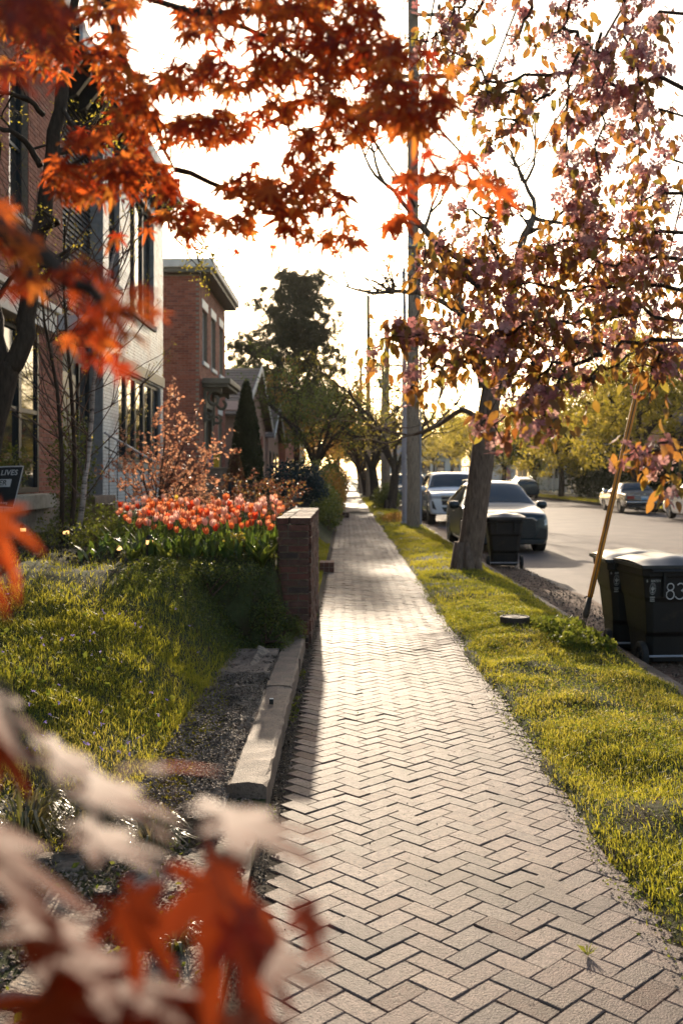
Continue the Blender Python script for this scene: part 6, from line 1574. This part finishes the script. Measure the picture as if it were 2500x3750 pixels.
for i, m_ in enumerate(mains): limb(bb, m_, .022 if i in (0, 5) else .008 if i < 5 else .0045, .003 if i < 5 else .0016, 6, .003)
part('branches', bb, MT['barkdark'], maple, world=True, smooth=True)
def inpoly(x, y, poly):
    c = False; n = len(poly)
    for i in range(n):
        x1, y1 = poly[i]; x2, y2 = poly[(i+1) % n]
        if (y1 > y) != (y2 > y) and x < (x2-x1)*(y-y1)/(y2-y1)+x1: c = not c
    return c
TOP = [(-60, -60), (1330, -60), (1440, 100), (1520, 170), (1640, 330), (1760, 560), (1860, 700), (1740, 690), (1560, 640), (1500, 720), (1480, 800), (1440, 880), (1400, 830), (1290, 900), (1180, 880), (1060, 850), (900, 880), (860, 840), (760, 820), (700, 870), (600, 800), (540, 780), (420, 880), (380, 820), (340, 730), (190, 700), (150, 560), (260, 500), (360, 420), (400, 300), (330, 230), (280, 180), (240, 300), (120, 290), (-60, 260)]
HOLES = [(150, 430, 150, 100), (420, 520, 60, 40), (880, 200, 70, 40), (1120, 420, 60, 40), (760, 560, 60, 35), (1000, 620, 70, 35), (300, 90, 50, 60), (1300, 330, 40, 50), (560, 130, 95, 150), (330, 390, 75, 95), (1180, 800, 60, 40), (980, 830, 50, 45), (1060, 330, 45, 40), (1440, 660, 40, 60), (1250, 560, 40, 30), (620, 420, 30, 50), (1560, 520, 40, 40), (820, 720, 60, 30), (1330, 780, 70, 40)]
LV = []                                     # place, axis, normal, size, variant
def add_leaf(pos, ax, nm, s, v=None): LV.append((Vector(pos), Vector(ax), Vector(nm), s, random.randrange(12) if v is None else v))
k = 0
while k < 1850:
    px, py = random.uniform(-60, 1860), random.uniform(-60, 900)
    if not inpoly(px, py, TOP): continue
    if any(((px-a)/c)**2+((py-b)/d_)**2 < 1 for a, b, c, d_ in HOLES): continue
    dens = float(vnoise(px/170+.35*py/100, py/95, 1, 41))
    if dens < .29+.08*(py/900)+.07*(px > 1330)+.05*(px > 1600)+.10*(py < 250)*(px < 300): continue
    dd = random.uniform(1.75, 2.9); s = random.uniform(.034, .050)
    if px > 1380 or random.random() < .08: dd = random.uniform(1.6, 2.4); s = random.uniform(.034, .046)
    if py < 60 and px < 250: dd = random.uniform(1.2, 1.8)
    a = random.uniform(0, 2*PI)
    nm = Vector((random.gauss(0, .45), random.gauss(-.5, .5), random.gauss(.9, .3))); ax = Vector((math.cos(a), math.sin(a)*.9-.25, random.uniform(-.95, -.1)))
    add_leaf(P(px, py, dd), ax, nm, s); k += 1
# leaves standing out on their own along the lower edge of the canopy
for (px, py, s, dd) in [(690, 900, .033, 2.4), (1000, 900, .036, 2.4), (870, 920, .034, 2.5), (1430, 935, .034, 2.4), (1200, 900, .032, 2.4), (1090, 890, .034, 2.5), (430, 860, .036, 2.2), (540, 840, .036, 2.3), (1480, 790, .046, 1.7), (1830, 700, .044, 1.6), (1740, 660, .046, 1.6), (1650, 610, .046, 1.6), (1700, 570, .042, 1.6), (1590, 640, .044, 1.6), (1560, 560, .044, 1.6), (1620, 360, .044, 1.6), (1560, 290, .046, 1.6), (1500, 380, .044, 1.7), (1640, 250, .042, 1.7), (1560, 190, .042, 1.7), (1520, 480, .044, 1.7), (1470, 700, .044, 1.7), (1330, 90, .042, 2.1), (370, 280, .034, 2.2), (340, 600, .045, 2.1), (210, 580, .042, 2.1), (200, 640, .038, 2.1), (260, 700, .04, 2.1), (460, 560, .04, 2.2), (1300, 830, .033, 2.4), (1230, 920, .03, 2.4), (930, 850, .034, 2.4)]:
    a = random.uniform(-.7, .7); add_leaf(P(px, py, dd), (math.sin(a), -.25, -math.cos(a)), (random.gauss(0, .2), -1, .35), s)
# middle-left sprays, nearer
for k in range(62):
    t_ = random.random(); px = -60+560*t_**1.0+random.gauss(0, 45); py = 780+ (420*t_)+random.gauss(0, 75)
    if py < 720: continue
    add_leaf(P(px, py, random.uniform(.92, 1.12)), (random.gauss(.4, .5), random.gauss(-.2, .4), random.uniform(-1, -.2)), (random.gauss(0, .4), random.gauss(-.5, .4), .8), random.uniform(.020, .030))
for (px, py) in [(400, 1310), (450, 1340), (330, 1300), (250, 1230), (380, 1250)]:
    add_leaf(P(px, py, random.uniform(.98, 1.15)), (random.gauss(.5, .3), -.2, -.8), (0, -.6, .8), random.uniform(.018, .026))
# upper-left corner, very near
for (px, py, dd, s) in [(40, 60, .8, .05), (150, 140, .9, .045), (20, 250, .9, .05), (230, 40, 1.0, .045), (80, -20, .7, .05)]:
    add_leaf(P(px, py, dd), (.7, -.3, -.5), (.1, -.5, .8), s, 1)
# left edge leaf
add_leaf(P(-30, 1900, .62), (.55, -.05, -.85), (.55, -.5, .65), .050, 4); add_leaf(P(-90, 2020, .6), (.5, .2, -.8), (.4, -.5, .7), .046)
# bottom-left sprays, almost touching the lens: leaves lying nearly flat, sun glancing off them
# (px, py, distance), heading of the middle lobe, size; they lie so that the low sun glances off their tops
NEAR = [((-170, 3020, .45), (1, -.35), .090, 1), ((-110, 2500, .52), (1, -.35), .066, 1), ((330, 2880, .48), (1, -.2), .056, 1), ((820, 3000, .47), (1, -.45), .060, 1), ((330, 3060, .48), (.9, -.8), .045, 1),
        ((770, 3230, .47), (.5, -.8), .072, 0), ((880, 3400, .46), (.6, -.7), .046, 0), ((940, 3520, .46), (.8, -.7), .042, 1), ((1110, 3340, .47), (.6, -.8), .030, 0),
        ((180, 3660, .43), (.9, -.5), .070, 0), ((640, 3740, .44), (.7, -.5), .060, 0), ((-40, 2680, .52), (.7, -.7), .045, 0), ((520, 2800, .49), (.9, .1), .040, 0), ((100, 3400, .44), (.9, -.5), .06, 1), ((470, 3320, .46), (.7, -.7), .045, 0), ((330, 3560, .44), (.8, -.5), .055, 1), ((900, 3720, .45), (.7, -.5), .045, 0), ((200, 2760, .50), (.8, -.5), .045, 1), ((420, 3740, .44), (.7, -.5), .06, 0)]
for (c_, hd, s, flat) in NEAR:
    c_ = (c_[0], c_[1], c_[2]*1.2); s *= 1.2; q = P(*c_); tc_ = (Vector((0, 0, CAMZ))-q).normalized(); hv = (tc_+sv).normalized()
    if flat: nm = hv+Vector((random.gauss(0, .05), random.gauss(0, .04), 0)); ax = Vector((hd[0], .35, hd[1]*.25)); ax -= nm.normalized()*ax.dot(nm.normalized())
    else: nm = Vector((.85, -.28, .45))+Vector((random.gauss(0, .12), random.gauss(0, .06), 0)); ax = Vector((hd[0], -.2, hd[1]))
    add_leaf(q, ax, nm, s, FLATV[random.randrange(len(FLATV))])
LV.sort(key=lambda q: -q[3]/q[0].length)
pet = MB(); TV, TF, TR = [], [], []
for i, (pos, ax, nm, s, v) in enumerate(LV):
    fr = frames(np.array([tuple(ax)]), np.array([tuple(nm)]))[0]; M = Matrix(fr.tolist()).to_4x4(); M = Matrix.Translation(pos) @ M @ Matrix.Scale(s, 4)
    tl = pos-ax.normalized()*s*.7+Vector((0, .005, .012)); pet.tube([pos, (pos+tl)/2+Vector((0, 0, .003)), tl], .0007, 3, False)
    if i < 300:
        o = link('leaf', MLM[v], None, maple); o.matrix_local = Matrix.Translation(-maple.location) @ M
    else:
        n0 = len(TV); TV += [tuple(M @ Vector(q)) for q in ML[v].v]; TF += [tuple(a+n0 for a in f) for f in ML[v].f]; TR += ML[v].r
part('leaf_stalks', pet.mesh('leaf_stalks', False, False), MT['twig'], maple, world=True, kind='stuff')
part('foliage', npmesh('foliage', TV, np.array(TF), TR, True), MT['maple'], maple, world=True, kind='stuff')

# ============================================================ CRABAPPLE IN BLOSSOM, RIGHT
crab = thing('crabapple_tree', 'flowering crabapple with pink blossom and bronze leaves hanging in from the right', 'tree', (2.45, 4.3, .0))
mb = MB(); limb(mb, [(2.45, 4.3, -.1), (2.42, 4.3, .8), (2.35, 4.2, 1.6), (2.2, 4.1, 2.2), (2.05, 4.0, 2.6)], .13, .09, 10, .006); part('trunk', mb, MT['barkdark'], crab, world=True, smooth=True)
random.seed(9)
def leafC(r):
    mb = MB(); mb.cur = r; cu = random.uniform(.35, .9); n = 6
    for k in range(n+1):
        v = k/n; w_ = .24*math.sin(PI*(v**.8))**.85+.001; a = cu*v; zz_ = -.5*cu*v*v; y = v*(1-.12*cu*v)
        o = len(mb.v); mb.v += [(-w_, y, zz_+w_*.35), (0, y, zz_), (w_, y, zz_+w_*.35)]; mb.r += [r]*3
        if k: mb.f += [(o-3, o-2, o+1, o), (o-2, o-1, o+2, o+1)]
    return mb
def flowerC(r):
    mb = MB()
    for p in range(5):
        a = p*2*PI/5+random.uniform(-.1, .1); mb.cur = min(1, max(0, r+random.uniform(-.15, .15))); ca, sa = math.cos(a), math.sin(a); cup = random.uniform(.1, .4)
        q = lambda rr, w_, z: (ca*rr-sa*w_, sa*rr+ca*w_, z)
        mb.add([q(.06, 0, 0), q(.45, -.30, cup*.35), q(.85, -.32, cup*.6), q(1.0, 0, cup*.7), q(.85, .32, cup*.6), q(.45, .30, cup*.35), q(.5, 0, cup*.22)], [(0, 1, 6), (1, 2, 6), (2, 3, 6), (3, 4, 6), (4, 5, 6), (5, 0, 6)])
    return mb
CL = [leafC(random.random()) for _ in range(10)]; CF = [flowerC(random.random()) for _ in range(8)]
CLM = []; CFM = []
for q in CL: me = q.mesh('leaf', True, False); me.materials.append(MT['crableaf']); CLM.append(me)
for q in CF: me = q.mesh('blossom', True, False); me.materials.append(MT['blossom']); CFM.append(me)
# sprays: points (px, py), distance, leaf and flower density per 100 px, width of the spray
SP = [([(2500, 300), (2300, 330), (2050, 265), (1830, 300), (1720, 215), (1650, 130), (1600, 110), (1490, 140)], 3.4, 6, 8, 55),
      ([(1720, 205), (1650, 190), (1560, 190), (1500, 240)], 3.4, 6, 8, 45), ([(1830, 300), (1770, 360), (1730, 420)], 3.4, 7, 12, 45), ([(2050, 265), (1900, 330), (1780, 340), (1730, 360)], 3.5, 4, 6, 40),
      ([(2010, 345), (1930, 400), (1860, 470), (1800, 520), (1770, 560)], 3.3, 7, 4, 45), ([(1960, 350), (1840, 340), (1760, 345)], 3.3, 2, 2, 25), ([(1880, 440), (1830, 440), (1800, 450)], 3.3, 8, 4, 40),
      ([(2120, 190), (2080, 300), (2075, 450), (2085, 620), (2110, 760), (2150, 850)], 3.2, 7, 22, 42), ([(2200, 120), (2190, 300), (2195, 450), (2185, 620), (2190, 780)], 3.3, 7, 22, 45), ([(2340, 140), (2330, 330), (2330, 520), (2345, 680), (2350, 830)], 3.4, 7, 20, 48),
      ([(2260, -40), (2290, 120), (2310, 260)], 3.5, 8, 20, 60), ([(2120, -40), (2060, 80), (2010, 180)], 3.5, 8, 14, 60), ([(1960, -40), (1920, 80), (1880, 150)], 3.5, 8, 12, 60), ([(1780, -40), (1720, 60), (1660, 90)], 3.5, 8, 14, 55), ([(2500, 60), (2420, 90), (2350, 140)], 3.5, 8, 12, 60),
      ([(1700, 0), (1660, 40), (1640, 90)], 3.4, 8, 14, 45), ([(2060, 100), (2160, 170), (2250, 230)], 3.4, 8, 16, 65), ([(2500, 430), (2430, 420), (2380, 380)], 3.5, 8, 10, 50), ([(2500, 600), (2460, 560), (2440, 520)], 3.6, 4, 4, 30),
      # the dense lower mass
      ([(2500, 700), (2420, 720), (2350, 740), (2280, 800)], 3.6, 9, 15, 55), ([(2500, 860), (2350, 880), (2200, 860), (2080, 880), (1990, 900)], 3.5, 11, 18, 65), ([(2500, 950), (2350, 950), (2200, 960), (2050, 930), (1930, 950), (1850, 980)], 3.6, 12, 18, 70),
      ([(2500, 1050), (2350, 1040), (2150, 1060), (1980, 1040), (1850, 1040), (1720, 960), (1640, 900)], 3.5, 12, 16, 75), ([(1850, 1000), (1800, 900), (1790, 800), (1870, 740)], 3.6, 10, 14, 55), ([(1870, 720), (1800, 700), (1760, 640)], 3.5, 6, 9, 40), ([(1790, 800), (1700, 770), (1690, 720)], 3.5, 8, 8, 45),
      ([(1720, 960), (1640, 930), (1580, 890), (1560, 960)], 3.4, 12, 8, 55), ([(1750, 1050), (1650, 1000), (1570, 1000), (1560, 1080)], 3.4, 12, 8, 60), ([(2500, 1170), (2300, 1150), (2100, 1180), (1950, 1170), (1800, 1150), (1650, 1130)], 3.4, 12, 14, 75),
      ([(1950, 1190), (1800, 1230), (1680, 1230), (1560, 1230), (1450, 1230), (1345, 1265)], 3.2, 10, 12, 50), ([(1650, 1180), (1540, 1180), (1480, 1200), (1420, 1180)], 3.3, 8, 12, 40), ([(2500, 1260), (2350, 1250), (2200, 1270), (2050, 1260), (1900, 1270), (1780, 1280), (1680, 1290)], 3.3, 12, 14, 75),
      ([(1850, 1300), (1720, 1330), (1620, 1350), (1540, 1390), (1490, 1430)], 3.1, 9, 9, 42), ([(2500, 1350), (2420, 1330), (2350, 1340)], 3.3, 10, 9, 55), ([(2200, 1300), (2100, 1340), (2030, 1400), (1980, 1440)], 3.1, 8, 9, 52), ([(2050, 1330), (1980, 1380), (1940, 1450), (1860, 1510), (1790, 1560), (1750, 1565)], 3.1, 9, 12, 50), ([(1980, 1470), (2000, 1520), (2040, 1560), (1930, 1560)], 3.1, 9, 14, 45), ([(1950, 1330), (1880, 1370), (1830, 1420)], 3.2, 10, 10, 55), ([(2420, 1280), (2400, 1350), (2380, 1440)], 3.2, 9, 6, 45), ([(2170, 1400), (2140, 1370), (2250, 1330), (2320, 1290)], 3.2, 3, 2, 30),
      ([(2500, 1640), (2420, 1640), (2350, 1655), (2280, 1665)], 2.9, 9, 8, 38), ([(2500, 1700), (2470, 1760), (2430, 1810)], 2.9, 5, 5, 28), ([(2500, 1610), (2440, 1690), (2420, 1740)], 2.9, 7, 8, 38)]
tw = MB(); LC = []; FC = []
root_pts = {}
for pts, d0, nl, nf, wd in SP:
    q = [P(px, py, d0+random.uniform(-.08, .08)+.12*math.sin(i*1.7)) for i, (px, py) in enumerate(pts)]
    start = q[0]
    if pts[0][0] >= 2480: q = [Vector((2.15+random.uniform(-.1, .15), 3.9, max(1.5, min(3.6, start.z*.8+.4))))]+q
    o = limb(tw, q, .009 if wd > 50 else .006, .0018, 5, .008, 4)
    tot = sum(math.hypot(b[0]-a[0], b[1]-a[1]) for a, b in zip(pts[:-1], pts[1:]))/100
    sc_ = wd/FPX*d0
    for i in range(int(tot*2.2)+2):                     # side twigs
        a = random.randrange(len(o)//4, len(o)); e = o[a]+Vector((random.gauss(0, sc_*1.1), random.gauss(0, .08), random.gauss(-.01, sc_))); tw.tube([o[a], o[a].lerp(e, .5)+Vector((0, 0, -.01)), e], [.003, .0022, .0013], 3, False)
    lo = 1 if len(q) == len(pts) else 5
    for i in range(int(tot*nl*1.75)):
        f = random.uniform(lo, len(o)-1); a = o[int(f)].lerp(o[min(int(f)+1, len(o)-1)], f-int(f)); off = Vector((random.gauss(0, sc_*.75), random.gauss(0, .10), random.gauss(-.01, sc_*.75)))
        LC.append((a+off, off.normalized()*.6+Vector((random.gauss(0, .4), random.gauss(-.1, .4), -.75)), Vector((random.gauss(0, .6), random.gauss(-.4, .7), .7)), random.uniform(.031, .057), random.randrange(10)))
    ncl = int(tot*nf*1.15/4.5)+1
    for i in range(ncl):                               # blossoms come in clusters
        f = random.uniform(lo, len(o)-1); a = o[int(f)].lerp(o[min(int(f)+1, len(o)-1)], f-int(f))+Vector((random.gauss(0, sc_*.6), random.gauss(0, .08), random.gauss(-.01, sc_*.6)))
        for _ in range(random.randint(3, 6)):
            dv = Vector((random.gauss(0, 1), random.gauss(-.3, .8), random.gauss(-.2, .8))).normalized(); e = a+dv*random.uniform(.02, .042); tw.tube([a, e], .0007, 3, False)
            FC.append((e, dv, random.uniform(.015, .023), random.randrange(8)))
part('branches', tw, MT['barkdark'], crab, world=True, smooth=True)
def place(lst, single, templates, meshes, name, stuffname, m, isleaf):
    lst.sort(key=lambda q: -(q[3] if isleaf else q[2])/q[0].length); V, F, r = [], [], []
    for i, it in enumerate(lst):
        if isleaf: pos, ax, nm, s, v = it; fr = frames(np.array([tuple(ax)]), np.array([tuple(nm)]))[0]
        else:
            pos, nm, s, v = it; fr = frames(np.array([tuple(nm.orthogonal())]), np.array([tuple(nm)]))[0]
        M = Matrix.Translation(pos) @ Matrix(fr.tolist()).to_4x4() @ Matrix.Scale(s, 4)
        if i < single:
            o = link(name, meshes[v], None, crab); o.matrix_local = Matrix.Translation(-crab.location) @ M
        else:
            n0 = len(V); V += [tuple(M @ Vector(q)) for q in templates[v].v]; F += [tuple(a+n0 for a in f) for f in templates[v].f]; r += templates[v].r
    if V:
        mbx = MB(); mbx.v, mbx.f, mbx.r = V, F, r; part(stuffname, mbx.mesh(stuffname, True, False), MT[m], crab, world=True, kind='stuff')
inview = lambda p: abs(p.x/p.y*FPX+VX-1250) < 1290
MASS = [(2520, 850), (2350, 870), (2200, 850), (2050, 900), (1950, 900), (1850, 960), (1800, 870), (1700, 850), (1600, 890), (1560, 1000), (1540, 1150), (1600, 1250), (1700, 1320), (1850, 1330), (1950, 1400), (2050, 1330), (2200, 1290), (2350, 1310), (2520, 1380)]
k = 0
while k < 420:
    px, py = random.uniform(1540, 2520), random.uniform(850, 1400)
    if not inpoly(px, py, MASS) or vnoise(px/90, py/80, 1, 61) < .25: continue
    a = P(px, py, random.uniform(3.2, 4.3)); k += 1
    if k % 5:
        LC.append((a, Vector((random.gauss(0, .6), random.gauss(-.1, .5), -.75)), Vector((random.gauss(0, .6), random.gauss(-.4, .7), .7)), random.uniform(.034, .057), random.randrange(10)))
    else:
        for _ in range(random.randint(3, 6)):
            dv = Vector((random.gauss(0, 1), random.gauss(-.3, .8), random.gauss(-.2, .8))).normalized(); FC.append((a+dv*random.uniform(.02, .045), dv, random.uniform(.015, .023), random.randrange(8)))
LC = [q for q in LC if inview(q[0]) or random.random() < .3]; FC = [q for q in FC if inview(q[0]) or random.random() < .3]
place(LC, 300, CL, CLM, 'leaf', 'foliage', 'crableaf', True); place(FC, 300, CF, CFM, 'blossom', 'blossoms', 'blossom', False)

# a single fallen maple leaf caught in the verge
o = link('fallen_maple_leaf', MLM[3], None, None, P(2408, 2955, 4.9)); o.scale = (.035,)*3; o.location.z = .07; tag(o, 'small red maple leaf fallen on the verge grass at the right', 'leaf')
print('crab', len(LC), len(FC), 'tulips', tn, 'pavers', len(cells), 'objects', len(S.objects))


# ------------------------------------------------------------ the faintly hazy evening air
hm = bpy.data.materials.new('haze_air'); hm.use_nodes = True; ht = hm.node_tree; ht.nodes.clear()
ho = ht.nodes.new('ShaderNodeOutputMaterial'); hv_ = ht.nodes.new('ShaderNodeVolumePrincipled')
hv_.inputs['Color'].default_value = (.96, .93, .88, 1); hv_.inputs['Density'].default_value = .0001; hv_.inputs['Anisotropy'].default_value = .5
ht.links.new(hv_.outputs[0], ho.inputs['Volume'])
hz = link('haze', MB().box(-520, 520, -70, 930, -1.4, 24).mesh('haze'), hm); hz['kind'] = 'stuff'
